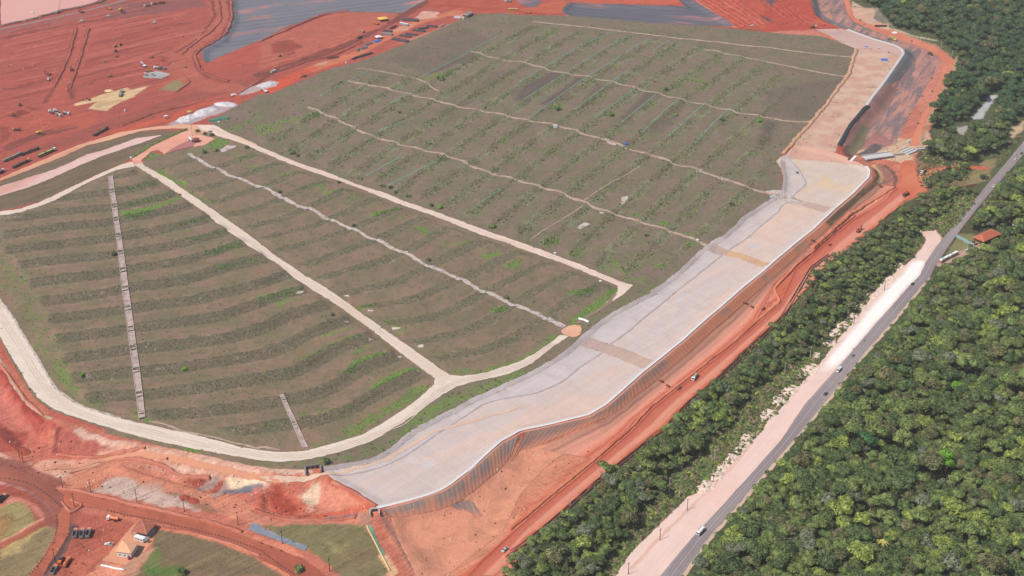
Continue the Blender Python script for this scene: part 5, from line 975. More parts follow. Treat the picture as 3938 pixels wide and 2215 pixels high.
SP = [("M 2090,1130", 'light', 1.5, 'bright yellow crowned tree standing alone above the dark green forest canopy'), ("R 1750,400", 'lime', 1.7, 'vivid lime green tree, the brightest crown in the forest at lower right'),
      ("M 1860,1060", 'lime', 1.2, 'fresh green tree left of the bright yellow crowned tree'), ("R 700,180", 'light', 1.5, 'bright green tree near the top of the lower right forest beside the highway verge'), ("R 950,210", 'deep', 1.7, 'smooth domed blue-green tree in the forest near the highway verge'),
      ("M 1070,800", 'grey', 1.35, 'grey leaved rounded tree at the forest edge facing the white van'), ("R 600,760", 'grey', 1.5, 'silvery grey tree beside a dark gap in the forest canopy'), ("R 400,1120", 'grey', 1.3, 'silvery grey tree low in the forest near the picture bottom'),
      ("Q 650,1060", 'grey', 1.4, 'silvery grey tree in the middle of the narrow wood near its lower end'), ("Q 30,1330", 'grey', 1.3, 'silvery grey tree at the lowest corner of the narrow wood'), ("Q 820,470", 'mid', 1.5, 'large rounded green tree leaning out over the haul road berm'),
      ("R 1600,440", 'olive', 1.9, 'broad brownish olive tree left of the vivid lime green tree'), ("R 2000,1050", 'mid', 1.8, 'very broad domed green tree in the lower right forest'), ("M 1950,870", 'mid', 1.8, 'broad green tree casting a dark shadow beside the yellow crowned tree')]
TREE['lime'] = []; TREE['deep'] = []
for kd, col_ in (('lime', ((84, 130, 34), (132, 186, 62))), ('deep', ((48, 84, 52), (84, 124, 76)))):
    mm = foliage('leaves_' + kd, *col_)
    for v in range(3): c0 = TREE['mid'][v][0].copy(); c0.materials.clear(); c0.materials.append(mm); TREE[kd].append((c0, TREE['mid'][v][1]))
yel = foliage('leaves_yellow', (140, 150, 56), (206, 206, 96)); c0 = TREE['light'][0][0].copy(); c0.materials.clear(); c0.materials.append(yel); TREE['yellow'] = [(c0, TREE['light'][0][1])] * 3
spp = []
for i, (s, kd, sc, lab) in enumerate(SP):
    p = W(s)[0] - np.array([0, 9.0]); spp.append((p[0], p[1], sc * 5))
    put_tree(p[0], p[1], float(hq(*p)), 'yellow' if i == 0 else kd, sc, i * 1.1, i % 3, lab)
keep = np.ones(N_, bool)
for x, y, rr in spp: keep &= np.hypot(AT[:, 0] - x, AT[:, 1] - y) > rr * .85
order = np.argsort(-(size / dep) * (keep & (U_ > 0) & (U_ < 3938) & (V_ > 0) & (V_ < 2240)))
ind = np.zeros(N_, bool); ind[order[:300 - len(SP)]] = True
# palms and dead trees
M_FR = foliage('palm_leaf', (96, 104, 60), (150, 150, 96)); M_FRY = foliage('palm_leaf_yellow', (150, 150, 60), (196, 180, 96))
def palm(s, lab, mat, h=12):
    p = W(s)[0]; t = empty('palm_tree', (p[0], p[1], float(hq(*p)))); tag(t, lab, 'palm tree', 'palms in the forest')
    MB().tube((0, 0, -.5), (.3, .2, h), .28, .2, 7).build('trunk', M_BARKP, t)
    V = []; F = []; rr = random.Random(len(lab))
    for k in range(14):
        a = k * 6.283 / 14 + rr.random() * .3; L = 3.6 + rr.random(); ca, sa = math.cos(a), math.sin(a); up0 = 1.2 + rr.random() * 1.2
        for j in range(6):
            t0 = j / 6; t1 = (j + .85) / 6; f = lambda t: (ca * L * t, sa * L * t, up0 * t * 1.6 - 3.4 * t * t)
            a0, a1_ = np.array(f(t0)), np.array(f(t1)); wd = np.array([-sa, ca, 0]) * (.55 * (1 - t0 * .6)); dn = np.array([0, 0, -.3]); b_ = len(V)
            V += [a0 + wd + dn, a0, a1_, a1_ + wd + dn, a0 - wd + dn, a1_ - wd + dn]; F += [[b_, b_ + 1, b_ + 2, b_ + 3], [b_ + 1, b_ + 4, b_ + 5, b_ + 2]]
    V = np.array(V) + np.array([.3, .2, h]); o = link(bpy.data.objects.new('fronds', quadmesh('fronds', V, np.array(F), mat)), t)
PALM = [("R 1040,850", 'tall palm with drooping pale fronds in the lower right forest', M_FR), ("R 1150,1260", 'yellowing palm with orange tinted fronds near the bottom of the forest', M_FRY), ("R 20,1400", 'palm at the lower edge of the forest close to the highway', M_FR), ("M 2335,790", 'brown tinged palm near the right edge of the forest', M_FR)]
for s, lab, m_ in PALM:
    palm(s, lab, m_); p = W(s)[0]; keep &= np.hypot(AT[:, 0] - p[0], AT[:, 1] - p[1]) > 4.5
def dead(s, lab, h=11, seed=1):
    p = W(s)[0]; t = empty('dead_tree', (p[0], p[1], float(hq(*p)))); tag(t, lab, 'dead tree', 'bare dead trees in the forest'); rr = random.Random(seed)
    MB().tube((0, 0, -.5), (.4, .2, h * .8), .3, .15, 7).build('trunk', M_BARKP, t); b = MB()
    for k in range(14):
        a = rr.random() * 6.28; z = h * (.4 + .4 * rr.random()); e = (math.cos(a) * 2.8 * (.5 + rr.random() * .6), math.sin(a) * 2.8 * (.5 + rr.random() * .6), z + 2 + rr.random() * 2); b.tube((.3, .1, z), e, .1, .04, 4)
        for j in range(3): b.tube(e, (e[0] + rr.uniform(-1, 1), e[1] + rr.uniform(-1, 1), e[2] + rr.uniform(.3, 1.4)), .05, .025, 3)
    b.build('branches', M_BARKP, t)
for i, (s, lab, h) in enumerate([("R 2040,830", 'leafless pale grey tree in the middle of the lower right forest', 13), ("R 1700,260", 'thin leafless pale tree just above the vivid lime green tree', 12), ("R 1810,640", 'leafless tree with pinkish twigs right below the vivid lime green tree', 11), ("M 1880,390", 'leafless grey tree in the upper part of the roadside forest', 12),
     ("D 2060,380", 'tall pale bare trunk in the dark forest at upper right', 18), ("D 1950,240", 'slim pale bare tree in the dark forest at top right', 15), ("D 1480,90", 'pinkish grey bare tree crown at the top of the dark forest', 12), ("R 2350,430", 'pale bare tree near the right edge of the lower forest', 11)]):
    dead(s, lab, h, i); p = W(s)[0]; keep &= np.hypot(AT[:, 0] - p[0], AT[:, 1] - p[1]) > 3.5
for i in np.where(ind & keep)[0]:
    kd = kind[i]; z_ = 1 if zn_[i] == 1 else 2; lab = FOREST_LAB.get((kd, z_)) or 'deep green broadleaf tree in the forest right of the asphalt highway'
    put_tree(AT[i, 0], AT[i, 1], hz[i], kd, float(size[i]), float(rz[i]), int(r.integers(3)), lab, 'trees of the roadside forest' if z_ == 2 else 'trees of the narrow wood')
# everything beyond: one wood
def scatter(name, P, rzv, sc, vi, protos, lab, cat, parent_kind='stuff'):
    me = bpy.data.meshes.new(name); me.vertices.add(len(P)); me.vertices.foreach_set('co', np.asarray(P, np.float32).ravel())
    for nm, ty, v in (('sc', 'FLOAT', sc), ('rz', 'FLOAT', rzv), ('vi', 'INT', vi)):
        a = me.attributes.new(nm, ty, 'POINT'); a.data.foreach_set('value', np.asarray(v, np.int32 if ty == 'INT' else np.float32))
    o = link(bpy.data.objects.new(name, me)); tag(o, lab, cat, kind=parent_kind)
    col = bpy.data.collections.new(name + '_kinds')
    for i, m in enumerate(protos):
        q_ = bpy.data.objects.new('%s_%02d' % (name, i), m); col.objects.link(q_)
    ng = bpy.data.node_groups.new(name, 'GeometryNodeTree'); ng.interface.new_socket('Geometry', in_out='INPUT', socket_type='NodeSocketGeometry'); ng.interface.new_socket('Geometry', in_out='OUTPUT', socket_type='NodeSocketGeometry')
    n = ng.nodes.new; gi = n('NodeGroupInput'); go = n('NodeGroupOutput'); ip = n('GeometryNodeInstanceOnPoints'); ci = n('GeometryNodeCollectionInfo')
    ci.inputs['Collection'].default_value = col; ci.inputs['Separate Children'].default_value = True; ci.inputs['Reset Children'].default_value = True
    def na(t, nm): a = n('GeometryNodeInputNamedAttribute'); a.data_type = t; a.inputs[0].default_value = nm; return a.outputs[0]
    cx = n('ShaderNodeCombineXYZ'); l = ng.links.new
    l(gi.outputs[0], ip.inputs['Points']); l(ci.outputs[0], ip.inputs['Instance']); ip.inputs['Pick Instance'].default_value = True
    l(na('INT', 'vi'), ip.inputs['Instance Index']); l(na('FLOAT', 'rz'), cx.inputs[2]); l(cx.outputs[0], ip.inputs['Rotation']); l(na('FLOAT', 'sc'), ip.inputs['Scale']); l(ip.outputs[0], go.inputs[0])
    md = o.modifiers.new('scatter', 'NODES'); md.node_group = ng; return o
KL = ['dark', 'mid', 'light', 'grey', 'olive', 'far']; rest = keep & ~ind
scatter('forest', np.c_[AT[rest], hz[rest]], rz[rest], size[rest], [KL.index(k) * 3 + int(j) for k, j in zip(kind[rest], r.integers(0, 3, rest.sum()))], [TREE[k][v][0] for k in KL for v in range(3)],
        'continuous dark green forest canopy covering the ground beyond the highway and upper right', 'forest')
print('TREES', N_, 'single', int((ind & keep).sum()))
# undergrowth on the forest floor and verge
UV, UF = cards(130, .30, 1.6, 91, .5, 5, 0)
SHM = [quadmesh('bush', UV, UF, KINDS[k][1]) for k in ('mid', 'dark', 'olive', 'light')]
M_TWIG = foliage('dry_twigs', (112, 96, 74), (166, 146, 120)); SHM.append(quadmesh('bush', UV, UF, M_TWIG))
uv_ = np.concatenate([sample(F1, 4.5, EX, seed=13), clear_of_road(sample(F2, 4, EX, seed=14), 8), sample(SCRUBZ if 1 else "Q 840,1500 1000,1250 1180,1040 1420,800 1650,610 1500,500 1700,330 1900,80 2050,0 2400,-10 M 0,1250 150,1150 350,900 540,720 600,540 850,330 1050,100 1150,0 I 1300,1200 1400,1090 1350,1000 1500,850 1600,700 1700,560 1850,480 2050,480 2080,560 1900,800 1740,880 1720,830 1560,840", 2.3, seed=15),
                      sample("I 1560,60 2120,-20 2576,-100 2400,130 2000,520 1560,440 1500,300", 4.2, EX, seed=16), sample("D 850,0 1100,60 1300,290 1700,400 1900,560 1650,1150 1500,1300", 30, seed=17)])
v_, _, _, _ = visible(uv_); uv_ = uv_[v_]; n = len(uv_)
scatter('undergrowth', np.c_[uv_, hq(uv_[:, 0], uv_[:, 1])], r.random(n) * 6.28, np.clip(r.normal(.9, .3, n), .35, 1.7), r.choice(5, n, p=[.3, .2, .25, .1, .15]), SHM, 'low green and dry brown undergrowth along the wood edges and the highway verge', 'undergrowth')
# scrub on the benches
SC_G = foliage('scrub_grey', (100, 98, 72), (152, 144, 114), .5); SC_O = foliage('scrub_olive', (126, 132, 86), (196, 196, 144), .4); SC_D = foliage('scrub_dark', (76, 86, 54), (124, 132, 84), .4); SC_B = foliage('scrub_green', (70, 98, 42), (124, 150, 74), .4)
V2, F2_ = cards(60, .17, .8, 92, .42, 4, -.1); SCM = [quadmesh('tuft', V2, F2_, m_) for m_ in (SC_G, SC_O, SC_D, SC_B, M_TWIG)]
gp = sample(pile, 1.6, seed=21, jit=.5); v_, _, _, _ = visible(gp, 10); gp = gp[v_]
fph = grid_f(PH)(gp[:, 0], gp[:, 1]); fst = grid_f(STR)(gp[:, 0], gp[:, 1]); ff = np.abs(fph - np.floor(fph + .5)); za_ = zn(gp[:, 0], gp[:, 1]); lu_ = lush(gp[:, 0], gp[:, 1])
cl = fbm(gp[:, 0], gp[:, 1], 12, 3); inb = (ff < .2) * fst
rd = np.full(len(gp), 99.0)
for s in ("K 545,0 1800,900", "E 1360,180 2500,960", "G 0,1015 300,1250 545,1400 K 545,0"): rd = np.minimum(rd, near(gp[:, 0], gp[:, 1], W(s))[0])
for P_ in (R1C, R2C, W("J -100,0 60,300 200,600 400,950 500,1100 700,1200 1000,1300 N 1600,0 2000,120 2576,240 O 200,260 600,220 1000,100 K 1400,1350 1650,1130 1850,960 2200,900 L 0,780 300,600 480,490")): rd = np.minimum(rd, near(gp[:, 0], gp[:, 1], P_)[0] + .0)
pr = inb * np.where(za_ > .5, .50, .74 * (cl > .43) + .10) + .03 + lu_ * .08 + (cl > .62) * .05
kp_ = (r.random(len(gp)) < pr) & (rd > 7); gp = gp[kp_]; za_ = za_[kp_]; lu_ = lu_[kp_]; n = len(gp); q = r.random(n)
vi = np.where(za_ > .5, np.where(q < .62, 0, np.where(q < .8, 2, np.where(q < .92, 1, 4))), np.where(q < .58, 1, np.where(q < .78, 2, np.where(q < .92, 0, 3)))); vi = np.where((lu_ > .5) & (q < .7), 3, vi)
scatter('scrub', np.c_[gp, hq(gp[:, 0], gp[:, 1]) + .1], r.random(n) * 6.28, np.where(za_ > .5, .72, 1.0) * np.clip(r.normal(1, .35, n), .4, 2.2), vi, SCM, 'low scrub and grass tufts growing in rows along the terraces', 'scrub'); print('SCRUB', n)

# loose clods and stones on the worked soil
def rockmesh(seed, m):
    rr = np.random.default_rng(seed); mb = MB(); mb.box(-.5, .5, -.4, .4, -.2, .45, .18); V = np.array(mb.v) * (1 + rr.uniform(-.25, .25, (8, 3))); me = bpy.data.meshes.new('clod'); me.from_pydata([tuple(v) for v in V], [], mb.f); me.materials.append(m); return me
CLM = [rockmesh(i, m_) for i, m_ in enumerate((flat('clod_dark', (120, 66, 54), .95, .05), flat('clod_light', (222, 160, 136), .95, .05), flat('stone_pale', (230, 206, 190), .95, .05)))]
cp = np.concatenate([sample("N 0,100 600,100 1400,220 2000,300 2576,420 O 500,420 730,510 1150,760 1100,900 600,900 0,880 N 2300,800 1500,680 600,540 0,330", 2.6, seed=31, jit=.5), sample("O 1200,820 1800,700 2576,200 Q 700,60 900,0 L 2200,400 2300,330 1500,1010 Q 900,130 0,880 O 1900,1443 1550,1443", 3.2, seed=32, jit=.5), sample("N 600,860 1000,840 1300,920 1000,1290 850,1443 520,1443", 3, seed=33, jit=.5), sample("I 1100,420 1300,300 1480,200 1400,0 900,50 1200,300", 3, seed=34), sample("A 0,300 2000,100 1900,800 1500,1000 600,1250 0,1300", 9, seed=35, jit=.5)])
n = len(cp); cq = fbm(cp[:, 0], cp[:, 1], 7, 2); kk_ = (r.random(n) < .34) & (cq > .46); cp = cp[kk_]; n = len(cp)
scatter('rubble', np.c_[cp, hq(cp[:, 0], cp[:, 1]) + .15], r.random(n) * 6.28, np.clip(np.exp(r.normal(-.5, .45, n)), .25, 1.8), r.choice(3, n, p=[.5, .3, .2]), CLM, 'loose clods and stones strewn over the red earthworks', 'rubble'); print('CLODS', n)

# ---------------------------------------------------------------- vehicles (nose along +x)
P_WHITE = flat('white_paint', (245, 245, 245), .35, .5, dirt=.04); P_GREY = flat('grey_paint', (150, 150, 154), .35, .5, dirt=.08); P_SILVER = flat('silver_paint', (206, 206, 210), .3, .5, dirt=.05)
P_BLK = flat('black_paint', (46, 46, 52), .3, .5, dirt=.1); P_BLUE = flat('dark_blue_paint', (44, 56, 84), .3, .5, dirt=.1); P_ORG = flat('orange_paint', (228, 122, 66), .45, .4, dirt=.12); P_YEL = flat('yellow_paint', (226, 180, 76), .45, .4, dirt=.12)
P_LIME = flat('lime_paint', (214, 220, 96), .45, .4, dirt=.1); P_DUST = flat('dusty_paint', (206, 150, 132), .7, .2, dirt=.15); P_RDUST = flat('red_dusty_paint', (150, 78, 62), .8, .1, dirt=.2); P_BED = flat('grey_steel', (150, 146, 148), .6, .3, dirt=.15)
P_DBED = flat('dark_steel', (74, 72, 78), .6, .3, dirt=.2); TYRE = flat('tyre', (44, 42, 44), .9, .05); GLASS = flat('window_glass', (40, 46, 54), .15, .6, dirt=.02); LOAD = flat('earth_load', (170, 110, 84), .95, .05); SANDL = flat('sand_load', (190, 168, 120), .95, .05)
LAMP = flat('lamp_glass', (236, 236, 226), .2, .5, dirt=0); RUST = flat('rusty_steel', (120, 66, 54), .8, .2, dirt=.3); TEAL = flat('teal_net', (150, 200, 178), .8, .1, dirt=.15); CYAN = flat('turquoise_panel', (160, 196, 196), .6, .2, dirt=.1)
BLUE = flat('blue_plastic', (60, 130, 214), .4, .4, dirt=.08); TARP = flat('blue_tarp', (56, 116, 206), .6, .3, dirt=.15); TILE = flat('clay_tiles', (194, 108, 80), .85, .1, dirt=.12); TILE2 = flat('pale_tiles', (240, 182, 140), .85, .1, dirt=.06); TILE3 = flat('brown_tiles', (176, 104, 84), .85, .1, dirt=.1)
WALL = flat('white_wall', (240, 236, 230), .85, .1, dirt=.05); WOOD = flat('pole_wood', (92, 66, 56), .9, .05); CPOLE = flat('pole_concrete', (212, 208, 204), .9, .05); ROOFM = flat('metal_roof', (150, 128, 130), .6, .3)
def wheels(t, xs, w, r, dual=False):
    for x in xs:
        for s in (-1, 1):
            o = MB().tube((x, s * (w / 2 - .32), r), (x, s * w / 2, r), r, n=12).build('wheel', TYRE, t)
            MB().tube((x, s * (w / 2 - .02), r), (x, s * (w / 2 + .03), r), r * .5, n=8).build('hub', P_GREY, o)
def lamps(t, x, w, z, m=LAMP):
    for s in (-1, 1): MB().box(x - .05, x + .04, s * w / 2 - .18, s * w / 2 + .18, z - .1, z + .12).build('headlight', m, t)
def mk_car(t, body, *_):
    MB().prism([(-2.15, .35), (2.15, .35), (2.2, .75), (1.1, .98), (-1.75, 1.0), (-2.2, .85)], 'y', -.88, .88).build('body', body, t, .04)
    MB().prism([(.95, .97), (.35, 1.45), (-1.1, 1.47), (-1.75, .99)], 'y', -.76, .76).build('window', GLASS, t); MB().box(-1.05, .3, -.7, .7, 1.46, 1.52).build('roof', body, t)
    wheels(t, (-1.35, 1.35), 1.76, .33); lamps(t, 2.17, 1.2, .7)
def mk_pickup(t, body, *_):
    MB().prism([(-2.6, .5), (2.6, .5), (2.6, .95), (1.45, 1.12), (.9, 1.12), (.9, .8), (-2.6, .8)], 'y', -.93, .93).build('body', body, t, .03)
    MB().prism([(1.4, 1.1), (.75, 1.7), (-.7, 1.72), (-.9, 1.1)], 'y', -.8, .8).build('window', GLASS, t); MB().box(-.68, .7, -.76, .76, 1.71, 1.78).build('roof', body, t)
    b = MB(); [b.box(-2.62, -.95, s * .93 - .05, s * .93 + .05, .8, 1.15) for s in (-1, 1)]; b.box(-2.64, -2.56, -.93, .93, .8, 1.15); b.build('cargo_bed', body, t); MB().box(-2.5, -1, -.85, .85, .79, .84).build('bed_floor', P_DBED, t)
    wheels(t, (-1.6, 1.6), 1.86, .4); lamps(t, 2.58, 1.3, .85)
def mk_van(t, body, *_):
    MB().prism([(-3.1, .4), (3.1, .4), (3.15, 1.0), (2.5, 1.25), (1.7, 2.4), (-3.1, 2.5)], 'y', -1.0, 1.0).build('body', body, t, .05)
    MB().prism([(2.5, 1.32), (1.78, 2.36), (1.6, 2.36), (2.2, 1.32)], 'y', -.9, .9).build('windscreen', GLASS, t); b = MB(); [b.box(-2.6, 1.5, s * 1.01 - .02, s * 1.01 + .02, 1.5, 2.1) for s in (-1, 1)]; b.build('side_window', GLASS, t)
    MB().box(-.4, .4, -.35, .35, 2.48, 2.66).build('roof_vent', P_DBED, t); wheels(t, (-1.9, 2.0), 2.0, .38); lamps(t, 3.1, 1.4, .85)
def cab(t, body, x, w=2.45, h=2.9, L=2.0):
    c = MB().prism([(x - L, .7), (x, .7), (x, 1.7), (x - .25, h), (x - L, h)], 'y', -w / 2, w / 2).build('cab', body, t, .06)
    MB().prism([(x + .03, 1.75), (x - .18, h - .2), (x - .3, h - .2), (x - .1, 1.75)], 'y', -w * .44, w * .44).build('windscreen', GLASS, c); b = MB(); [b.box(x - 1.2, x - .35, s * (w / 2 + .01) - .02, s * (w / 2 + .01) + .02, 1.8, h - .45) for s in (-1, 1)]; b.build('side_window', GLASS, c)
    lamps(t, x, w * .7, 1.0)
def tub(t, m, x0, x1, load, w=2.5, z0=1.1, z1=2.9):
    b = MB(); b.box(x0, x1, -w / 2 + .1, w / 2 - .1, z0, z0 + .15); [b.box(x0, x1, s * w / 2 - .06, s * w / 2 + .06, z0, z1) for s in (-1, 1)]; b.box(x0 - .05, x0 + .08, -w / 2, w / 2, z0, z1); b.box(x1 - .08, x1 + .05, -w / 2, w / 2, z0, z1 + .2); o = b.build('dump_bed', m, t)
    if load is not None: MB().box(x0 + .1, x1 - .1, -w / 2 + .1, w / 2 - .1, z0 + .3, z1 - .15 if load is not P_DBED else z0 + .35, .35 if load is not P_DBED else 0).build('load', load, o)
def mk_dump(t, body, bed=P_BED, load=None):
    MB().box(-4.0, 3.6, -.5, .5, .6, 1.05).build('chassis', P_DBED, t); cab(t, body, 4.0); tub(t, bed, -4.1, 1.7, load or P_DBED); wheels(t, (-3.1, -1.8, 2.9), 2.5, .52)
def mk_tank(t, body, tank=P_ORG, *_):
    MB().box(-4.0, 3.6, -.5, .5, .6, 1.05).build('chassis', P_DBED, t); cab(t, body, 4.0); o = MB().tube((-4.1, 0, 2.1), (1.6, 0, 2.1), 1.15, n=16).build('tank', tank, t); MB().tube((-1.2, 0, 3.2), (-1.2, 0, 3.4), .35, n=10).build('hatch', P_DBED, o); wheels(t, (-3.1, -1.8, 2.9), 2.5, .52)
def mk_mixer(t, body, drum=P_GREY, *_):
    MB().box(-4.0, 3.6, -.5, .5, .6, 1.05).build('chassis', P_DBED, t); cab(t, body, 4.0); b = MB(); b.tube((1.5, 0, 1.9), (-.6, 0, 2.3), .8, 1.25, 14); b.tube((-.6, 0, 2.3), (-3.6, 0, 2.9), 1.25, .5, 14); b.build('drum', drum, t); MB().prism([(-4.2, 1.4), (-3.4, 3.4), (-3.2, 3.4), (-3.8, 1.4)], 'y', -.4, .4).build('chute', P_GREY, t); wheels(t, (-3.1, -1.8, 2.9), 2.5, .52)
def mk_road(t, body, bed=P_DBED, load=None, n=2):
    MB().box(-1.5, 3.6, -.5, .5, .6, 1.05).build('chassis', P_DBED, t); cab(t, body, 4.0, h=3.2); wheels(t, (-.9, .3, 2.9), 2.5, .52); x = 1.3
    for k in range(n):
        q = MB().box(x - 9.2, x, -.45, .45, .9, 1.15).build('trailer', P_DBED, t); b = MB(); z0, z1 = 1.15, 2.9
        b.box(x - 9, x, -1.1, 1.1, z0, z0 + .1); [b.box(x - 9, x, s * 1.22 - .05, s * 1.22 + .05, z0, z1) for s in (-1, 1)]; [b.box(e - .05, e + .05, -1.25, 1.25, z0, z1) for e in (x - 9, x)]; b.build('trailer_bed', bed, q)
        if load is not None: MB().box(x - 8.9, x - .1, -1.15, 1.15, z0 + .1, z1 - .2, .3).build('load', load, q)
        wheels(t, (x - 8.4, x - 7.1), 2.5, .52); x -= 9.8
def mk_bus(t, body, stripe=P_ORG, *_):
    MB().box(-6, 6, -1.25, 1.25, .45, 3.1, .06).build('body', body, t, .08); b = MB(); [b.box(-5.6, 5.3, s * 1.23 - .03, s * 1.26 + .03, 1.7, 2.5) for s in (-1, 1)]; b.build('side_window', GLASS, t); MB().box(5.93, 6.03, -1.1, 1.1, 1.5, 2.75).build('windscreen', GLASS, t)
    b = MB(); [b.box(-5.9, 5.9, s * 1.26 - .02, s * 1.27 + .02, .6, 1.2) for s in (-1, 1)]; b.box(5.98, 6.05, -1.2, 1.2, .5, 1.2); b.box(-6.05, -5.98, -1.2, 1.2, .5, 1.9); b.build('stripe', stripe, t); MB().box(-3, -1.4, -.7, .7, 3.08, 3.3).build('roof_unit', P_GREY, t); wheels(t, (-3.6, 3.6), 2.5, .5); lamps(t, 6.0, 1.9, .8)
def tracks(t, L, w, tw=.6, h=.9):
    for s in (-1, 1): MB().prism([(-L / 2, h * .5), (-L / 2 + .35, .02), (L / 2 - .35, .02), (L / 2, h * .5), (L / 2 - .35, h), (-L / 2 + .35, h)], 'y', s * w / 2 - tw / 2, s * w / 2 + tw / 2).build('track', TYRE, t)
def mk_exc(t, body, *_):
    tracks(t, 4.6, 2.6); MB().box(-2.6, 1.4, -1.45, 1.45, 1.0, 2.2, .05).build('body', body, t, .06); c = MB().box(-.1, 1.7, .35, 1.4, 2.2, 3.3, .1).build('cab', body, t); MB().box(.1, 1.75, .3, 1.44, 2.5, 3.0).build('window', GLASS, c)
    MB().prism([(1.0, 1.9), (1.2, 1.5), (4.2, 4.3), (6.6, 4.5), (6.7, 4.9), (4.0, 5.0)], 'y', -.3, .3).build('boom', body, t); MB().prism([(6.3, 5.1), (6.8, 5.0), (6.2, 1.8), (5.8, 1.9)], 'y', -.22, .22).build('arm', body, t); MB().prism([(6.3, 1.9), (5.4, 1.6), (5.2, .5), (6.0, .3), (6.4, 1.0)], 'y', -.6, .6).build('bucket', P_DBED, t)
def mk_dozer(t, body, *_):
    tracks(t, 4.2, 2.3, .6, 1.1); MB().prism([(-1.9, .8), (2.0, .8), (2.0, 1.9), (.3, 2.1), (-1.9, 2.0)], 'y', -.75, .75).build('body', body, t, .05); c = MB().box(-1.5, .1, -.85, .85, 2.0, 3.2, .1).build('cab', body, t); MB().box(-1.45, .12, -.88, .88, 2.35, 2.95).build('window', GLASS, c)
    MB().prism([(2.6, .1), (2.9, .1), (2.75, .8), (3.0, 1.5), (2.75, 1.5), (2.5, .8)], 'y', -2.0, 2.0).build('blade', P_DUST, t); b = MB(); [b.box(-.2, 2.7, s * 1.7 - .1, s * 1.7 + .1, .5, .75) for s in (-1, 1)]; b.build('push_arm', P_DUST, t)
def mk_grader(t, body, *_):
    MB().box(-4, -.8, -.8, .8, 1.1, 2.2).build('body', body, t); c = MB().box(-1.2, .4, -.8, .8, 2.0, 3.3, .1).build('cab', body, t); MB().box(-1.15, .43, -.83, .83, 2.4, 3.0).build('window', GLASS, c); MB().prism([(.3, 1.8), (.3, 2.3), (4.6, 1.3), (4.6, .9)], 'y', -.25, .25).build('frame', body, t); MB().box(1.1, 1.4, -1.9, 1.9, .15, .85).build('blade', P_DBED, t); wheels(t, (-3.6, -2.1, 4.3), 2.3, .6)
def mk_loader(t, body, *_):
    MB().box(-3.2, 0, -1.0, 1.0, 1.1, 2.2).build('body', body, t); c = MB().box(-1.0, .6, -.75, .75, 2.0, 3.4, .1).build('cab', P_DBED, t); MB().box(-.9, .65, -.78, .78, 2.4, 3.1).build('window', GLASS, c); MB().box(.3, 2.4, -.6, .6, .9, 1.6).build('front_frame', body, t); MB().prism([(2.9, .1), (4.4, .15), (3.6, .6), (3.5, 1.5), (2.9, 1.3)], 'y', -1.4, 1.4).build('bucket', P_DBED, t); MB().prism([(1.0, 1.6), (1.3, 2.0), (3.2, 1.2), (3.1, .8)], 'y', -.7, .7).build('lift_arm', body, t); wheels(t, (-2.2, 1.6), 2.7, .8)
def mk_roller(t, body, *_):
    MB().tube((2.0, -1.0, .75), (2.0, 1.0, .75), .75, n=16).build('drum', P_BED, t); b = MB(); [b.box(.8, 2.9, s * 1.12 - .08, s * 1.12 + .08, .6, .95) for s in (-1, 1)]; b.build('yoke', body, t); MB().box(-2.4, .6, -.9, .9, .9, 1.9).build('body', body, t); c = MB().box(-.7, .7, -.75, .75, 1.8, 3.0, .08).build('cab', body, t); MB().box(-.68, .74, -.78, .78, 2.2, 2.8).build('window', GLASS, c); wheels(t, (-1.6,), 2.1, .75)
def mk_moto(t, body, *_):
    for x in (-.65, .65): MB().tube((x, -.07, .32), (x, .07, .32), .32, n=12).build('wheel', TYRE, t)
    MB().prism([(-.6, .6), (.5, .55), (.6, .95), (.1, 1.0), (-.7, .8)], 'y', -.15, .15).build('body', body, t); MB().tube((.5, -.35, 1.1), (.5, .35, 1.1), .04, n=6).build('handlebar', P_DBED, t)
def mk_bowser(t, body, *_): mk_tank(t, body, P_WHITE)
MKS = dict(car=mk_car, pickup=mk_pickup, van=mk_van, dump=mk_dump, tank=mk_tank, mixer=mk_mixer, road=mk_road, bus=mk_bus, exc=mk_exc, dozer=mk_dozer, grader=mk_grader, loader=mk_loader, roller=mk_roller, moto=mk_moto)
NMS = dict(car=('car', 'car'), pickup=('pickup_truck', 'pickup truck'), van=('van', 'van'), dump=('dump_truck', 'truck'), tank=('tank_truck', 'truck'), mixer=('mixer_truck', 'truck'), road=('road_train', 'truck'), bus=('bus', 'bus'), exc=('excavator', 'excavator'), dozer=('bulldozer', 'bulldozer'), grader=('motor_grader', 'grader'), loader=('wheel_loader', 'loader'), roller=('soil_compactor', 'roller'), moto=('motorcycle', 'motorcycle'))
PROTO = {}
def veh(kind_, s, label, body=P_WHITE, *a, group=None, sc=1.0, up=.36):
    p = W(s); v = p[1] - p[0]; key = (kind_, body.name) + tuple(x.name if hasattr(x, 'name') else x for x in a)
    if key in PROTO: t = copy_tree(PROTO[key])
    else: t = empty(NMS[kind_][0]); MKS[kind_](t, body, *a); PROTO[key] = t
    t.location = (p[0][0], p[0][1], float(hq(*p[0])) + up); t.rotation_euler = (0, 0, math.atan2(v[1], v[0])); t.scale = (sc,) * 3
    for k in ('group',):
        if k in t: del t[k]
    return tag(t, label, NMS[kind_][1], group)
HW = 'vehicles on the highway'
veh('pickup', "O 2425,1195 2325,1280", 'silver pickup truck driving on the red haul road near the bottom', P_SILVER)
veh('dump', "Q 1785,1020 1735,1075", 'white box-bed truck on the highway near the bottom of the picture', P_WHITE, P_WHITE, P_WHITE, group=HW, sc=.95)
veh('dump', "L 1728,920 1690,975", 'white cab dump truck with sandy load on the haul road beside the wood', P_WHITE, P_BED, SANDL, up=.25)
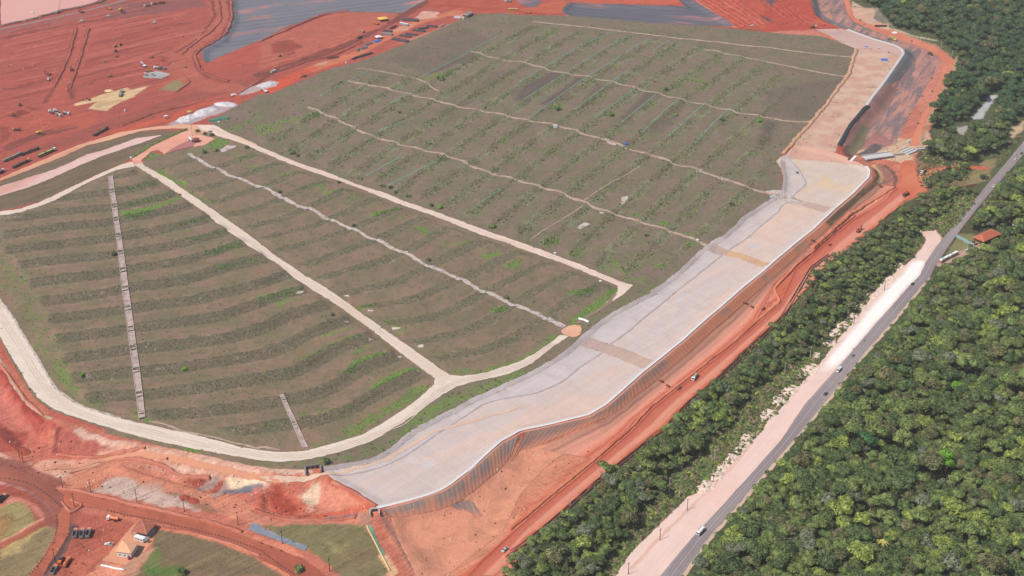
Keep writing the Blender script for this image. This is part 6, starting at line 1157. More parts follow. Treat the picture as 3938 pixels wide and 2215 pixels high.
veh('van', "M 740,845 700,890", 'white van with roof vent on the highway', P_WHITE, group=HW); veh('car', "M 880,697 920,655", 'small silver grey car ahead of the white van', P_GREY, group=HW); veh('car', "M 610,1077 650,1035", 'dark blue car alone on the lower stretch of highway', P_BLUE, group=HW); veh('moto', "M 992,542 960,590", 'small white motorcycle on the highway above the silver grey car', P_WHITE, group=HW, sc=1.3)
veh('car', "I 1470,1378 1520,1320", 'black car on the highway beside the white roadbed', P_BLK, group=HW); veh('car', "I 2275,408 2225,470", 'white car alone on the upper highway', P_WHITE, group=HW); veh('car', "I 2490,142 2530,90", 'white car just below the silver car at the top right of the highway', P_WHITE, group=HW); veh('car', "I 2487,99 2530,45", 'silver car left of the dark car at the top right of the highway', P_SILVER, group=HW); veh('car', "I 2549,82 2580,40", 'dark car at the far top right of the highway', P_BLK, group=HW); veh('moto', "I 2087,587 2130,530", 'black motorcycle on the highway between white car and bus stop', P_BLK, group=HW, sc=1.3)
veh('bus', "I 1785,1142 1840,1112", 'white and orange bus at the roadside, the lower of two', P_WHITE, P_ORG, group='buses parked at the road junction'); veh('bus', "I 1872,1098 1925,1072", 'white bus parked behind the orange trimmed one', P_WHITE, P_YEL, group='buses parked at the road junction'); veh('car', "I 2020,1035 2050,1018", 'white car partly under trees past the two buses', P_WHITE)
veh('dump', "I 1578,272 1550,290", 'white and brown dump truck leaving the orange side road', P_WHITE, P_RDUST, LOAD); veh('dump', "I 1402,498 1370,515", 'red dusty dump truck at the wide orange junction', P_RDUST, P_RDUST, LOAD); veh('exc', "I 935,858 970,830", 'dark red excavator working on the upper haul road', P_RDUST, up=.1)
veh('car', "D 1085,208 1110,215", 'white car parked on the pale clearing at upper right', P_WHITE, up=.1); veh('pickup', "D 1430,1412 1425,1440", 'white pickup at the lower end of the upper orange road', P_WHITE, group=None); veh('dump', "D 490,278 520,275", 'dark dump truck with white cab beside the top end of the pale canal', P_WHITE, P_RDUST, LOAD, up=.1)
veh('exc', "D 1290,402 1240,390", 'yellow excavator on the liner slope at the bend of the upper canal', P_LIME, up=.1); veh('loader', "D 1650,545 1600,520", 'reddish machine on the dark valley slope at upper right', P_RDUST, up=.1)
# yard at lower left
veh('tank', "N 1120,892 1050,880", 'orange tank truck with white cab on the red yard', P_WHITE, P_ORG, up=.1)
for s, c in (("N 750,1040 765,980", 'left'), ("N 818,1040 835,980", 'middle'), ("N 882,1035 905,975", 'right')): veh('dump', s, '%s one of the three grey bed dump trucks parked side by side' % c, P_DUST, P_BED, None, group='three dump trucks parked side by side', up=.1)
veh('pickup', "N 1080,1137 1030,1135", 'white pickup parked between dump trucks and the tiled house', P_WHITE, up=.1); veh('tank', "N 668,1325 705,1265", 'red orange tank truck beside the machine with dark bonnet', P_ORG, P_ORG, up=.1); veh('loader', "N 603,1305 615,1270", 'orange wheel loader beside the red orange tank truck', P_ORG, up=.1); veh('dump', "N 542,1400 570,1350", 'dump truck with orange cab at the bottom edge of the yard', P_ORG, P_BED, None, up=.1); veh('dump', "N 22,690 50,665", 'dump truck with pale cab at the left edge on the curved bank', P_DUST, P_DBED, None, up=.1)
# road trains, left
RT = 'road trains queueing on the red road'
veh('road', "E 265,85 240,100" if 0 else "E 240,92 215,102", 'dark tractor with two black trailers, the rearmost of the queue', P_BLK, P_DBED, LOAD, group=RT, up=.1)
veh('road', "E 520,60 550,48", 'white tractor pulling a black and a lime green trailer', P_WHITE, P_DBED, P_LIME, group=RT, up=.1); veh('road', "E 265,165 295,150", 'yellow tractor pulling two black trailers', P_YEL, P_DBED, LOAD, group=RT, up=.1)
veh('road', "E 175,105 205,92", 'pale grey trailers behind a grey tractor at the left edge', P_GREY, P_BED, SANDL, group=RT, up=.1); veh('dump', "E 15,270 45,250", 'white truck cut off by the left picture edge below the trailers', P_WHITE, P_DBED, LOAD, up=.1); veh('road', "A 1045,1292 1075,1278", 'dark road train alone on the red road near the gatehouse', P_BLK, P_DBED, LOAD, up=.1)
# mine floor
DZ = 'machines working on the red mine floor'
for kd, s, lab, b in (
 ('dozer', "A 1145,467 1110,475", 'left bulldozer of the pair at the top of the work front', P_ORG), ('dozer', "A 1195,454 1160,465", 'right bulldozer of the pair at the top of the work front', P_RDUST), ('dozer', "A 1150,515 1190,500", 'dark bulldozer just below the pair', P_RDUST), ('dozer', "A 1155,567 1120,545", 'orange bulldozer below the dark one in the work front', P_ORG),
 ('roller', "A 1040,617 1010,620", 'dusty soil compactor left of the work front', P_DUST), ('dozer', "A 1507,572 1470,575", 'bulldozer beside the dark heaps near the curved road', P_ORG), ('exc', "A 1432,662 1400,650", 'white excavator above the batching yard', P_WHITE), ('pickup', "A 762,607 760,640", 'red dusty pickup on the ramp, upper of two vehicles', P_DUST), ('dump', "A 707,697 705,740", 'dump truck on the ramp below the dusty pickup', P_RDUST),
 ('exc', "A 485,745 440,735", 'brown excavator left of the ramp', P_RDUST), ('dozer', "A 482,797 500,770", 'pale bulldozer below the brown excavator', P_WHITE), ('dozer', "A 1092,760 1060,762", 'lone bulldozer left of the concrete slab', P_ORG), ('dozer', "A 200,1048 175,1030", 'bulldozer at the left with tracks behind it', P_RDUST), ('roller', "A 130,1148 105,1140", 'soil compactor beside the dark mound at left', P_RDUST),
 ('exc', "A 380,1325 430,1345", 'yellow excavator on the red bank near the left edge', P_YEL), ('grader', "A 862,998 820,1000", 'brown motor grader on the sand patch', P_RDUST), ('exc', "A 815,128 780,120", 'dark excavator near the pond bank', P_RDUST), ('exc', "A 1090,97 1050,90", 'orange excavator left of the big yellow one', P_ORG), ('exc', "A 1195,105 1240,130", 'big yellow excavator on the grey ground at the top', P_YEL),
 ('loader', "A 1218,132 1250,140", 'dark loader beside the big yellow excavator', P_RDUST), ('roller', "A 1527,230 1500,230", 'small white roller on the open floor', P_WHITE), ('roller', "A 805,215 780,215", 'small white roller on the dark road below the pond', P_WHITE), ('pickup', "A 1075,162 1040,158", 'small white pickup below the orange excavator', P_WHITE), ('pickup', "A 1837,667 1815,640", 'white pickup on the curved red road', P_DUST), ('dozer', "B 200,560 240,550", 'bulldozer on the oval track of the red mound', P_ORG)):
    veh(kd, s, lab, b, group=DZ, up=.15)
for s, lab, b in (("A 1457,68 1420,72", 'left of the three trucks in a row at the top', P_WHITE), ("A 1527,50 1490,55", 'middle of the three trucks in a row at the top', P_WHITE), ("A 1602,36 1570,40", 'right and darkest of the three trucks in a row at the top', P_RDUST)): veh('dump', s, lab, b, P_RDUST, LOAD, group='three trucks in a row', up=.15)
veh('dump', "A 165,1297 130,1300", 'dusty dump truck near the left edge of the mine floor', P_DUST, P_RDUST, LOAD, up=.15)
for s, lab in (("A 505,1120 480,1105", 'leftmost of four white mixer trucks'), ("A 560,1112 530,1100", 'uppermost of four white mixer trucks'), ("A 585,1150 620,1165", 'lowest of four white mixer trucks'), ("A 660,1135 710,1142", 'rightmost of four white mixer trucks')): veh('mixer', s, lab, P_WHITE, group='white mixer trucks parked together', up=.15)
veh('dump', "A 1205,915 1195,890", 'upper of two grey trucks parked on the yellow sand', P_GREY, P_BED, SANDL, group='grey trucks on the sand', up=.3); veh('dump', "A 1197,950 1212,920", 'lower of two grey trucks parked on the yellow sand', P_GREY, P_BED, SANDL, group='grey trucks on the sand', up=.3)
veh('mixer', "A 1555,685 1530,680", 'white mixer truck at the back edge of the concrete slab', P_WHITE, up=.3); veh('mixer', "A 1615,690 1640,695", 'blue grey mixer truck right of the white one on the slab', P_GREY, P_BLUE, up=.3); veh('loader', "A 1478,708 1450,712", 'yellow loader at the concrete slab', P_YEL, up=.3)
for s, lab, b in (("B 1150,242 1125,235", 'orange truck nearest the yellow tent', P_ORG), ("B 1010,318 985,308", 'pale orange truck in the middle of the row of three', P_DUST), ("B 985,380 965,390", 'dark red truck, the lowest of the row of three', P_RDUST)): veh('dump', s, lab, b, b, LOAD, group='orange trucks beside the dark road', up=.15)
veh('bus', "B 1428,252 1380,240", 'long white bus parked among the pipe stacks', P_WHITE, P_GREY, up=.2); veh('dump', "B 1955,190 1905,188", 'white truck beside the dark shed at the top', P_WHITE, P_WHITE, P_WHITE, up=.2); veh('van', "B 130,717 110,722", 'white minibus on the dark red road', P_WHITE, up=.2); veh('exc', "B 440,760 360,800", 'pale excavator with its arm stretched on the orange strip', P_DUST, up=.2); veh('exc', "B 55,915 20,905", 'white and orange machine beside the gravel heap', P_WHITE, up=.2)
veh('dump', "B 2455,22 2420,20", 'white and grey truck at the top right of the red road', P_WHITE, P_BED, None, up=.2); veh('bus', "B 2505,108 2450,108", 'yellow road machine on the red road at the top', P_YEL, P_YEL, up=.2); veh('dump', "C 75,132 40,130", 'orange truck at the corner of the red road near the liner', P_ORG, P_ORG, LOAD, up=.2); veh('car', "C 2300,258 2280,258", 'white car on the red flat at the top', P_WHITE, up=.2)
veh('tank', "A 1895,1400 1915,1420", 'white tank truck parked at the gatehouse', P_WHITE, P_WHITE, up=.4)

# ---------------------------------------------------------------- buildings, poles, fences and gear
def place(t, s, up=.1):
    p = W(s); v = p[1] - p[0] if len(p) > 1 else np.array([1., 0]); t.location = (p[0][0], p[0][1], float(hq(*p[0])) + up); t.rotation_euler = (0, 0, math.atan2(v[1], v[0])); return t
def hip(t, w, l, h, roof, wall, oh=.8, rh=2.0, ridge=0.0, posts=False):
    if wall is not None:
        wl = MB().box(-l / 2 + oh, l / 2 - oh, -w / 2 + oh, w / 2 - oh, 0, h).build('wall', wall, t)
        b = MB(); [b.box(x - .5, x + .5, s * (w / 2 - oh) - .04, s * (w / 2 - oh) + .04, 1.1, 2.1) for x in (-l * .25, l * .05) for s in (-1, 1)]; b.build('window', GLASS, wl); MB().box(l * .22, l * .22 + .9, -(w / 2 - oh) - .05, -(w / 2 - oh) + .02, .02, 2.1).build('door', flat('door_brown', (110, 80, 66)), wl)
    else:
        for x in (-1, 1):
            for y in (-1, 1): MB().box(x * (l / 2 - .5) - .12, x * (l / 2 - .5) + .12, y * (w / 2 - .5) - .12, y * (w / 2 - .5) + .12, 0, h).build('post', WOOD, t)
    r_ = MB(); r_.v = [(-l / 2, -w / 2, h), (l / 2, -w / 2, h), (l / 2, w / 2, h), (-l / 2, w / 2, h), (-ridge / 2, 0, h + rh), (ridge / 2, 0, h + rh), (-l / 2, -w / 2, h - .18), (l / 2, -w / 2, h - .18), (l / 2, w / 2, h - .18), (-l / 2, w / 2, h - .18)]
    r_.f = [[0, 1, 5, 4], [1, 2, 5], [2, 3, 4, 5], [3, 0, 4], [9, 8, 7, 6], [0, 6, 7, 1], [1, 7, 8, 2], [2, 8, 9, 3], [3, 9, 6, 0]]; rf = r_.build('roof', roof, t)
    b = MB(); [b.tube((x * l / 2, y * w / 2, h + .04), ((ridge / 2) * x, 0, h + rh + .06), .12, n=5) for x in (-1, 1) for y in (-1, 1)]; b.build('ridge_tile', flat('ridge', (236, 190, 160)), rf)
t = empty('yard_house'); tag(t, 'small white house with pale orange pyramid roof in the lower left yard', 'house'); hip(t, 10.8, 10.8, 4.4, TILE2, WALL, .7, 2.2, .3); place(t, "N 1265,1210 1430,1240"); MB().box(3.2, 4.4, -6.6, -5.4, 0, 2.2).build('water_cooler', flat('magenta_panel', (170, 60, 90)), t)
t = empty('yard_house'); tag(t, 'open shelter with brown pyramid roof behind the pale roofed house', 'shelter'); hip(t, 12, 11.5, 4.0, TILE3, None, .9, 2.2, .3); place(t, "N 1432,1008 1587,1043"); MB().box(-5.5, 5.5, -4.5, 4.5, -.05, .12).build('floor', M_CONC, t)
patch('house_terrace', "N 1010,1290 1340,925 1560,940 1500,1130 1250,1335", flat('terrace_tiles', (224, 156, 122), .9, .1, dirt=.06), .12, 1.0)
t = empty('site_office'); tag(t, 'white site cabin with satellite dish between the two pyramid roofs', 'cabin'); place(t, "N 1390,1092 1500,1130"); o = MB().box(-3.5, 3.5, -1.3, 1.3, .3, 2.9).build('wall', WALL, t); MB().box(-3.6, 3.6, -1.4, 1.4, 2.9, 3.05).build('roof', P_WHITE, t); b = MB(); [b.box(x - .5, x + .5, -1.36, -1.28, 1.3, 2.2) for x in (-2, 0, 2)]; b.build('window', GLASS, o); MB().tube((4.6, 0, 2.2), (4.9, -.2, 2.6), .3, 1.2, 14).build('dish', P_GREY, t); MB().tube((4.5, 0, 0), (4.5, 0, 2.2), .08, n=6).build('mast', P_GREY, t)
tag(ribbon('barrier_wall', "N 1000,1340 1080,1350 1150,1375 1235,1385", .7, P_WHITE, 0, .8), 'low white barrier in front of the lower left yard house', 'barrier')
# gatehouse kiosk
t = empty('gatehouse'); tag(t, 'dark brown hexagonal kiosk at the upper gate', 'kiosk'); place(t, "A 1940,1405 1990,1400", .4); hx = [(math.cos(a * 1.0472), math.sin(a * 1.0472)) for a in range(6)]
MB().prism([(x * 3.2, y * 3.2) for x, y in hx], 'z', 0, 2.6).build('wall', flat('dark_brick', (120, 64, 56)), t); r_ = MB(); r_.v = [(x * 4.3, y * 4.3, 2.6) for x, y in hx] + [(0, 0, 4.0)] + [(x * 4.3, y * 4.3, 2.4) for x, y in hx]; r_.f = [[i, (i + 1) % 6, 6] for i in range(6)] + [[7 + i, 7 + (i + 1) % 6, (i + 1) % 6, i] for i in range(6)] + [[12, 11, 10, 9, 8, 7]]; r_.build('roof', flat('dark_roof', (130, 70, 62)), t)
t = empty('lighting_mast'); tag(t, 'tall lighting mast with a round lamp platform beside the gatehouse', 'light mast'); place(t, "A 1905,1345"); MB().tube((0, 0, 0), (0, 0, 26), .35, .2, 8).build('pole', CPOLE, t); pf = MB().tube((0, 0, 25.5), (0, 0, 25.8), 2.2, n=14).build('platform', P_BED, t); MB().tube((0, 0, 26.6), (0, 0, 26.7), 2.2, n=14).build('rail', P_YEL, t)
for k in range(6): MB().box(math.cos(k * 1.05) * 2.1 - .4, math.cos(k * 1.05) * 2.1 + .4, math.sin(k * 1.05) * 2.1 - .4, math.sin(k * 1.05) * 2.1 + .4, 25.9, 26.5).build('lamp', LAMP, t)
# poles
def pole(s, label, h=10.5, mat=WOOD, arm=True, group='utility poles', name='utility_pole', leanx=0):
    t = empty(name); place(t, s, 0); t.rotation_euler = (0, 0, .5 + len(label) % 3 * .2); tag(t, label, 'pole', group); MB().tube((0, 0, -.4), (leanx, 0, h), .24, .15, 8).build('pole', mat, t)
    if arm: c = MB().box(-1.1, 1.1, -.09, .09, h - .7, h - .5).build('crossarm', mat, t); b = MB(); [b.tube((x, 0, h - .5), (x, 0, h - .2), .06, n=5) for x in (-1, 0, 1)]; b.build('insulator', P_BED, c)
    return t
YP = 'poles along the lower left road'
for s, lab in (("N 622,578", 'first and leftmost dark pole beside the road junction'), ("N 903,612", 'dark pole beside the pale gravel patch, second from the junction'), ("N 1357,710", 'dark pole with lamp in front of the pale gravel patch'), ("N 1828,806", 'dark pole above the long red road, right of the pale gravel'), ("N 2360,938", 'dark pole just left of the grey plastic liner strip'), ("O 222,1122", 'dark pole standing on the grey plastic liner strip'), ("O 690,1400", 'dark pole at the bottom bend of the red road'), ("N 737,752", 'dark pole inside the small triangle of dug earth'), ("N 548,1305", 'dark pole at the long dark bank left of the tank truck')): pole(s, lab, group=YP)
pole("N 232,318", 'heavy dark pole group with platform near the left road fork', 9, group=YP); pole("N 200,290", 'shorter dark pole next to the heavy one near the left road fork', 8, group=YP)
for s, lab in (("I 1704,298", 'pale concrete pole beside the orange side road'), ("I 1588,420", 'pale concrete pole at the right tip of the wide orange junction'), ("D 1548,418", 'pale pole where the upper orange road passes the forest edge'), ("D 1750,492", 'pale pole at the start of the outer road bend'), ("D 1858,575", 'pale pole at the outermost point of the road bend'), ("D 1838,705", 'pale pole, first below the road bend'), ("D 1812,805", 'pale pole, second below the road bend'), ("D 1776,892", 'pale pole, third below the road bend'), ("D 1735,978", 'pale pole, fourth below the road bend'), ("D 1686,1068", 'pale pole, fifth below the road bend'), ("D 1635,1170", 'pale pole, sixth below the road bend'), ("D 1588,1268", 'pale pole, seventh below the road bend'), ("D 1540,1392", 'pale pole, lowest of the row beside the upper orange road')): pole(s, lab, 10, CPOLE, False, 'pale concrete poles by the upper orange road')
pole("Q 1476,622", 'pale double pole with crossarms in the scrub beside the wood', 13, CPOLE, group='poles along the highway'); pole("Q 1578,660", 'thin pale pole right of the double pole', 9, CPOLE, False, group='poles along the highway')
for s, lab in (("Q 1655,795", 'wooden pole on the bare shoulder below the big rock heap'), ("Q 1385,1092", 'wooden pole on the bare shoulder, second from the bottom'), ("Q 1072,1430", 'wooden pole at the very bottom of the shoulder'), ("Q 1925,300", 'grey pole in the scrub left of the rock heaps'), ("Q 2157,240", 'wooden pole between the rock heaps'), ("Q 1915,515", 'wooden pole beside the large pale rock heap'), ("M 888,380", 'wooden pole beside the upper white roadbed'), ("M 715,572", 'wooden pole beside the middle of the white roadbed'), ("M 552,760", 'wooden pole near the lower end of the white roadbed'), ("M 368,972", 'wooden pole opposite the white van'), ("M 175,1185", 'wooden pole among the lower pale boulders'), ("M 205,862", 'grey pole at the wood edge left of the van'), ("M 163,1025", 'short grey pole below the one at the wood edge'), ("M 458,705", 'grey pole in the roadside scrub halfway up'), ("M 1190,45", 'wooden pole at the upper end of the white roadbed'), ("I 1465,1125", 'wooden pole at the pink apron above the white roadbed'), ("I 2245,640", 'grey pole in trees right of the upper highway'), ("I 2120,780", 'grey pole in trees above the red roofed shed'), ("M 1435,235", 'pale pole right of the highway opposite the white roadbed'), ("M 1095,620", 'pale pole at the verge right of the small motorcycle'), ("M 905,870", 'pale pole at the verge right of the white van'), ("M 727,1050", 'pale pole at the verge right of the dark blue car'), ("R 250,215", 'pale pole at the forest verge near the bottom')):
    pole(s, lab, 9.5, CPOLE if 'pale' in lab[:5] or 'grey' in lab[:5] else WOOD, True, 'poles along the highway')
for s, lab in (("Q 80,1130", 'pole on the haul road berm at the lowest end'), ("Q 498,745", 'pole on the haul road berm left of the leaning tree'), ("L 1470,1345", 'pole on the haul road berm below the white dump truck'), ("L 1972,860", 'pole on the haul road berm above the white dump truck'), ("L 2425,400", 'pole on the haul road berm near the upper bend'), ("I 398,1425", 'pole on the berm beside the ochre trees'), ("I 768,1085", 'pole on the berm left of the excavator shadow')): pole(s, lab, 7, CPOLE, False, 'poles on the haul road berm')
# pipeline and guard fences
t = empty('pipeline'); tag(t, 'long red dusty pipeline on low supports along the outer haul road berm', 'pipeline')
pl = "Q -100,1205 0,1142 300,903 600,640 730,520 900,390 1150,195 1360,10 L 1400,1440 1650,1160 1930,942 2230,650 2576,322 I 460,1210 640,1085"
for k_, off_ in enumerate((0, 2.2)): ribbon('pipe', offs(W(pl), -off_), .8, RUST, .35, .7, parent=t, step=3)
P_ = W(pl); L_ = np.r_[0, np.cumsum(np.hypot(*np.diff(P_, axis=0).T))]
for d_ in np.linspace(3, L_[-1] - 3, 90):
    q_ = np.array([np.interp(d_, L_, P_[:, 0]), np.interp(d_, L_, P_[:, 1])]); o = MB().box(-.25, .25, -2.4, 1.4, 0, .5).build('support', P_DBED, t); o.location = (q_[0] + .8, q_[1] - .5, float(hq(*q_)) - .05); o.rotation_euler = (0, 0, HR)
def fence(s, label, n, h=1.1, mat=WOOD, name='post_fence'):
    P_ = W(s); L_ = np.r_[0, np.cumsum(np.hypot(*np.diff(P_, axis=0).T))]; t = empty(name, (P_[0][0], P_[0][1], float(hq(*P_[0])))); tag(t, label, 'fence'); x0 = P_[0]; z0 = float(hq(*x0)); pv = None; w = MB(); pm = None
    for d_ in np.linspace(0, L_[-1], n):
        q_ = np.array([np.interp(d_, L_, P_[:, 0]), np.interp(d_, L_, P_[:, 1])]); z = float(hq(*q_)) - z0 + .25; c = (q_[0] - x0[0], q_[1] - x0[1])
        if pm is None: pm = MB().box(-.14, .14, -.14, .14, -.5, h).build('post', mat, t); o = pm
        else: o = pm.copy(); COL.objects.link(o)
        o.location = (c[0], c[1], z)
        if pv: [w.tube((pv[0], pv[1], pv[2] + k), (c[0], c[1], z + k), .035, n=4) for k in (h * .9, h * .45)]
        pv = (c[0], c[1], z)
    w.build('wire', P_DBED, t)
fence("N 1070,800 1300,855 1600,915 1900,980 2200,1060 2576,1195 O 180,1330 330,1430", 'dark post and wire fence along the lower side of the long red road', 60); fence("N 0,478 200,505 320,548 440,625 530,690 600,760", 'dark posts along the inner curve of the left road', 18); fence("N 560,850 570,930 540,1080 420,1290 300,1430", 'dark posts along the left side of the descending yard road', 26); fence("N 725,960 660,1090 590,1220 440,1430", 'dark rail along the black bank of the yard road', 26)
fence("D 1100,60 1290,285", 'thin wire fence line between the pale clearing and the dark forest', 14, 1.6, CPOLE)
tp = [("C 0,810 240,668 560,480", 'first'), ("C 610,445 920,320", 'short upper'), ("C 30,990 430,740 650,600 850,470 1120,345", 'second'), ("C 80,1180 420,930 650,770 860,640 1000,550", 'third'), ("C 1050,515 1320,365", 'upper third'), ("C 550,1080 880,830 1080,690", 'fourth'), ("C 1320,500 1500,395", 'upper fourth'), ("C 750,1160 1150,870", 'fifth'), ("C 1010,1210 1350,930", 'sixth'), ("C 1220,1310 1430,1100 1600,960", 'seventh'), ("C 1480,1350 1700,1140 1850,1010", 'eighth'), ("C 1740,1420 1900,1240 2070,1080", 'ninth'),
      ("B 1620,750 2000,560 2090,500 2360,360", 'longest'), ("B 600,950 900,790 1080,700", 'western'), ("B 1300,1020 1470,925", 'short western'), ("G 1270,400 1500,280 1760,150", 'first southern'), ("G 2150,590 2400,430", 'second southern'), ("G 1050,300 1400,110", 'third southern'), ("B 1050,1230 1200,1130 1480,1010" if 0 else "B 1180,1300 1450,1200", 'middle southern')]
for s, nm in tp:
    P_ = W(s); mx = P_.mean(0); lab = {'first': 'leftmost long teal silt fence between the two topmost terrace paths', 'short upper': 'teal silt fence going on from the leftmost one up to the topmost path', 'second': 'teal silt fence crossing the upper middle path beside the leftmost dark bare strip', 'third': 'teal silt fence crossing the upper middle path right of the dark bare strips', 'upper third': 'short teal silt fence touching the topmost path, left of its neighbour',
      'fourth': 'teal silt fence crossing the upper middle path, fourth from the left', 'upper fourth': 'short teal silt fence touching the topmost path, right of its neighbour', 'fifth': 'teal silt fence below the upper middle path, fifth from the left', 'sixth': 'teal silt fence below the upper middle path, fourth from the right', 'seventh': 'bright teal silt fence below the upper middle path, third from the right', 'eighth': 'bright teal silt fence below the upper middle path, second from the right', 'ninth': 'rightmost teal silt fence on the upper terraces',
      'longest': 'longest teal silt fence along the bare slope at the upper left corner of the terraces', 'western': 'teal silt fence at the left end of the white stone path', 'short western': 'short teal silt fence just under the middle of the white stone path', 'first southern': 'teal silt fence above the dark bush trio of the long gravel road', 'second southern': 'rightmost teal silt fence near the lower long gravel road', 'third southern': 'teal silt fence left of the dark bush trio, near the long gravel road', 'middle southern': 'teal silt fence crossing the lower middle path at its upper left part'}[nm]
    t = empty('silt_fence', (P_[0][0], P_[0][1], float(hq(*P_[0])))); tag(t, lab, 'silt fence', 'teal silt fences on the terraces'); ro = ribbon('net', P_, .5, TEAL, .1, .4, parent=t, step=3); ro.location = tuple(-v for v in t.location)
# drainage stair chutes
def chute(L_s, R_s, label, n, hgt=.6):
    a, b = W(L_s), W(R_s); t = empty('stair_chute', (a[0][0], a[0][1], 0)); tag(t, label, 'drain stairs'); o_ = np.array([a[0][0], a[0][1], 0])
    def seg(P, n):
        L = np.r_[0, np.cumsum(np.hypot(*np.diff(P, axis=0).T))]; d_ = np.linspace(0, L[-1], n); q = np.stack([np.interp(d_, L, P[:, 0]), np.interp(d_, L, P[:, 1])], 1); return np.c_[q, hq(q[:, 0], q[:, 1])]
    A_, B_ = seg(a, n), seg(b, n); zz = np.maximum(A_[:, 2], B_[:, 2]); V = []; F = []
    for i in range(n - 1):
        z = (zz[i] + zz[i + 1]) / 2 + .45; k = len(V); V += [(*A_[i][:2], z), (*B_[i][:2], z), (*B_[i + 1][:2], z), (*A_[i + 1][:2], z), (*B_[i][:2], z - .6), (*A_[i][:2], z - .6)]; F += [[k, k + 1, k + 2, k + 3], [k, k + 5, k + 4, k + 1]]
    me = bpy.data.meshes.new('steps'); me.from_pydata([tuple(np.array(v) - o_) for v in V], [], F); me.materials.append(M_STEP); link(bpy.data.objects.new('steps', me), t)
    for P in (a, b): w = ribbon('side_wall', P, .45, M_STEPW, 0, .75, parent=t, step=2); w.location = tuple(-o_)
M_STEP = soil('stair_concrete', (196, 172, 166), (160, 140, 134), None, 0, .12, .3, bsize=5); M_STEPW = flat('stair_wall', (190, 172, 164), .9)
chute("E 1072,310 1085,450 1110,600 1130,760 1152,900 1180,1150 1210,1430 J 1262,400 1285,600 1312,800 1345,1050 1378,1325", "E 1118,300 1135,450 1160,600 1180,760 1202,900 1238,1150 1275,1430 J 1325,400 1350,600 1380,800 1410,1050 1440,1310", 'long concrete stair chute running straight down the left terraces', 90)
chute("K 195,1080 240,1180 290,1300 350,1430 O 400,120 430,175", "K 228,1075 280,1180 335,1300 395,1430 O 445,110 475,170", 'short concrete stair chute at the bottom of the terraces', 34)
# concrete structures
t = empty('culvert_headwall'); tag(t, 'concrete culvert box with three openings at the lower end of the ring road', 'culvert'); place(t, "O 525,395 575,390", 0); MB().box(-5, 5, 1.6, 2.2, 0, 3.2).build('back_wall', M_DK, t); [MB().box(s * 5 - .4, s * 5 + .4, -4, 2.2, 0, 2.4).build('wing_wall', M_DK, t) for s in (-1, 1)]; b = MB(); [b.box(x - 1, x + 1, 1.5, 1.62, .3, 2.3) for x in (-3, 0, 3)]; b.build('opening', P_BLK, t)
t = empty('culvert_outlet'); tag(t, 'concrete outlet with dark opening where the canal kerb ends', 'culvert'); place(t, "O 1138,805 1170,800", 0); MB().box(-3, 3, 0, .6, -.5, 2.6).build('back_wall', M_CONC, t); [MB().box(s * 3 - .3, s * 3 + .3, -4, .6, -.5, 1.8).build('wing_wall', M_CONC, t) for s in (-1, 1)]; MB().box(-1.8, 1.8, -.06, .0, 0, 1.9).build('opening', P_BLK, t)
t = empty('bridge'); tag(t, 'pale concrete bridge deck with railings beside the head of the paved canal', 'bridge'); place(t, "I 1130,120 1235,105", 1.0); MB().box(-16, 16, -5, 5, 0, .8).build('deck', M_CONC, t); [MB().box(-16, 16, s * 5 - .3, s * 5 + .3, .8, 1.9).build('parapet', M_CONC, t) for s in (-1, 1)]; [MB().box(x - .8, x + .8, -4.5, 4.5, -5, 0).build('pier', M_CONC, t) for x in (-14, 14)]
for s, lab, l_, w_ in (("I 1430,60 1500,30", 'pale grey concrete slab under construction above the bridge', 16, 12), ("I 1610,30 1700,20", 'long concrete trough at the edge of the wood above the bridge', 24, 4), ("I 1340,95 1390,90", 'low concrete wall left of the construction slab', 12, 2)):
    t = empty('concrete_slab'); tag(t, lab, 'slab', 'concrete works beside the bridge'); place(t, s, .1); MB().box(-l_ / 2, l_ / 2, -w_ / 2, w_ / 2, 0, .7).build('deck', M_CONC, t); b = MB(); [b.box(-l_ / 2, l_ / 2, y - .15, y + .15, .7, 1.3) for y in np.linspace(-w_ / 2 + .2, w_ / 2 - .2, max(2, int(w_ / 4) + 1))]; b.build('rib', P_GREY, t)
t = empty('spillway_gate'); tag(t, 'white gate block with rusty roof at the top of the paved canal', 'gate block'); place(t, "I 885,135 930,150", .1); MB().box(-7, 7, -1.4, 1.4, 0, 1.2).build('base', WALL, t); MB().box(-5, 4, 1.5, 4, 0, 1.6).build('cover', RUST, t)
tag(ribbon('retaining_wall', "L 580,325 640,340 682,360", 1.8, P_WHITE, .1, 1.0), 'broken white concrete beam lying across the track above the orange turning area', 'concrete beam')
# red roofed shed, panels, house on the right
t = empty('roadside_shed'); tag(t, 'large shed with orange tiled roof at the edge of the roadside forest', 'shed'); place(t, "I 2200,935 2330,875", 0); hip(t, 12, 26, 4.5, TILE, flat('shed_wall', (120, 100, 90)), 1.5, 3.0, 16)
for s, lab in (("I 1955,935 2010,960", 'left part of the turquoise panel fence beside the shed'), ("I 2025,975 2070,995", 'right part of the turquoise panel fence beside the shed')):
    t = empty('panel_fence'); tag(t, lab, 'fence', 'turquoise panel fence'); place(t, s, 0); [MB().box(x - 1.5, x + 1.46, -.06, .06, .1, 2.9).build('panel', CYAN, t) for x in (-4.5, -1.5, 1.5, 4.5)]
t = empty('white_hut'); tag(t, 'small white hut with orange roof at the right picture edge', 'hut'); place(t, "I 2505,790 2550,800", 0); hip(t, 6, 8, 3, TILE, WALL, .4, 1.2, 5)
veh('loader', "I 2075,985 2050,990", 'yellow loader beside the turquoise panel fence', P_YEL, up=.1)
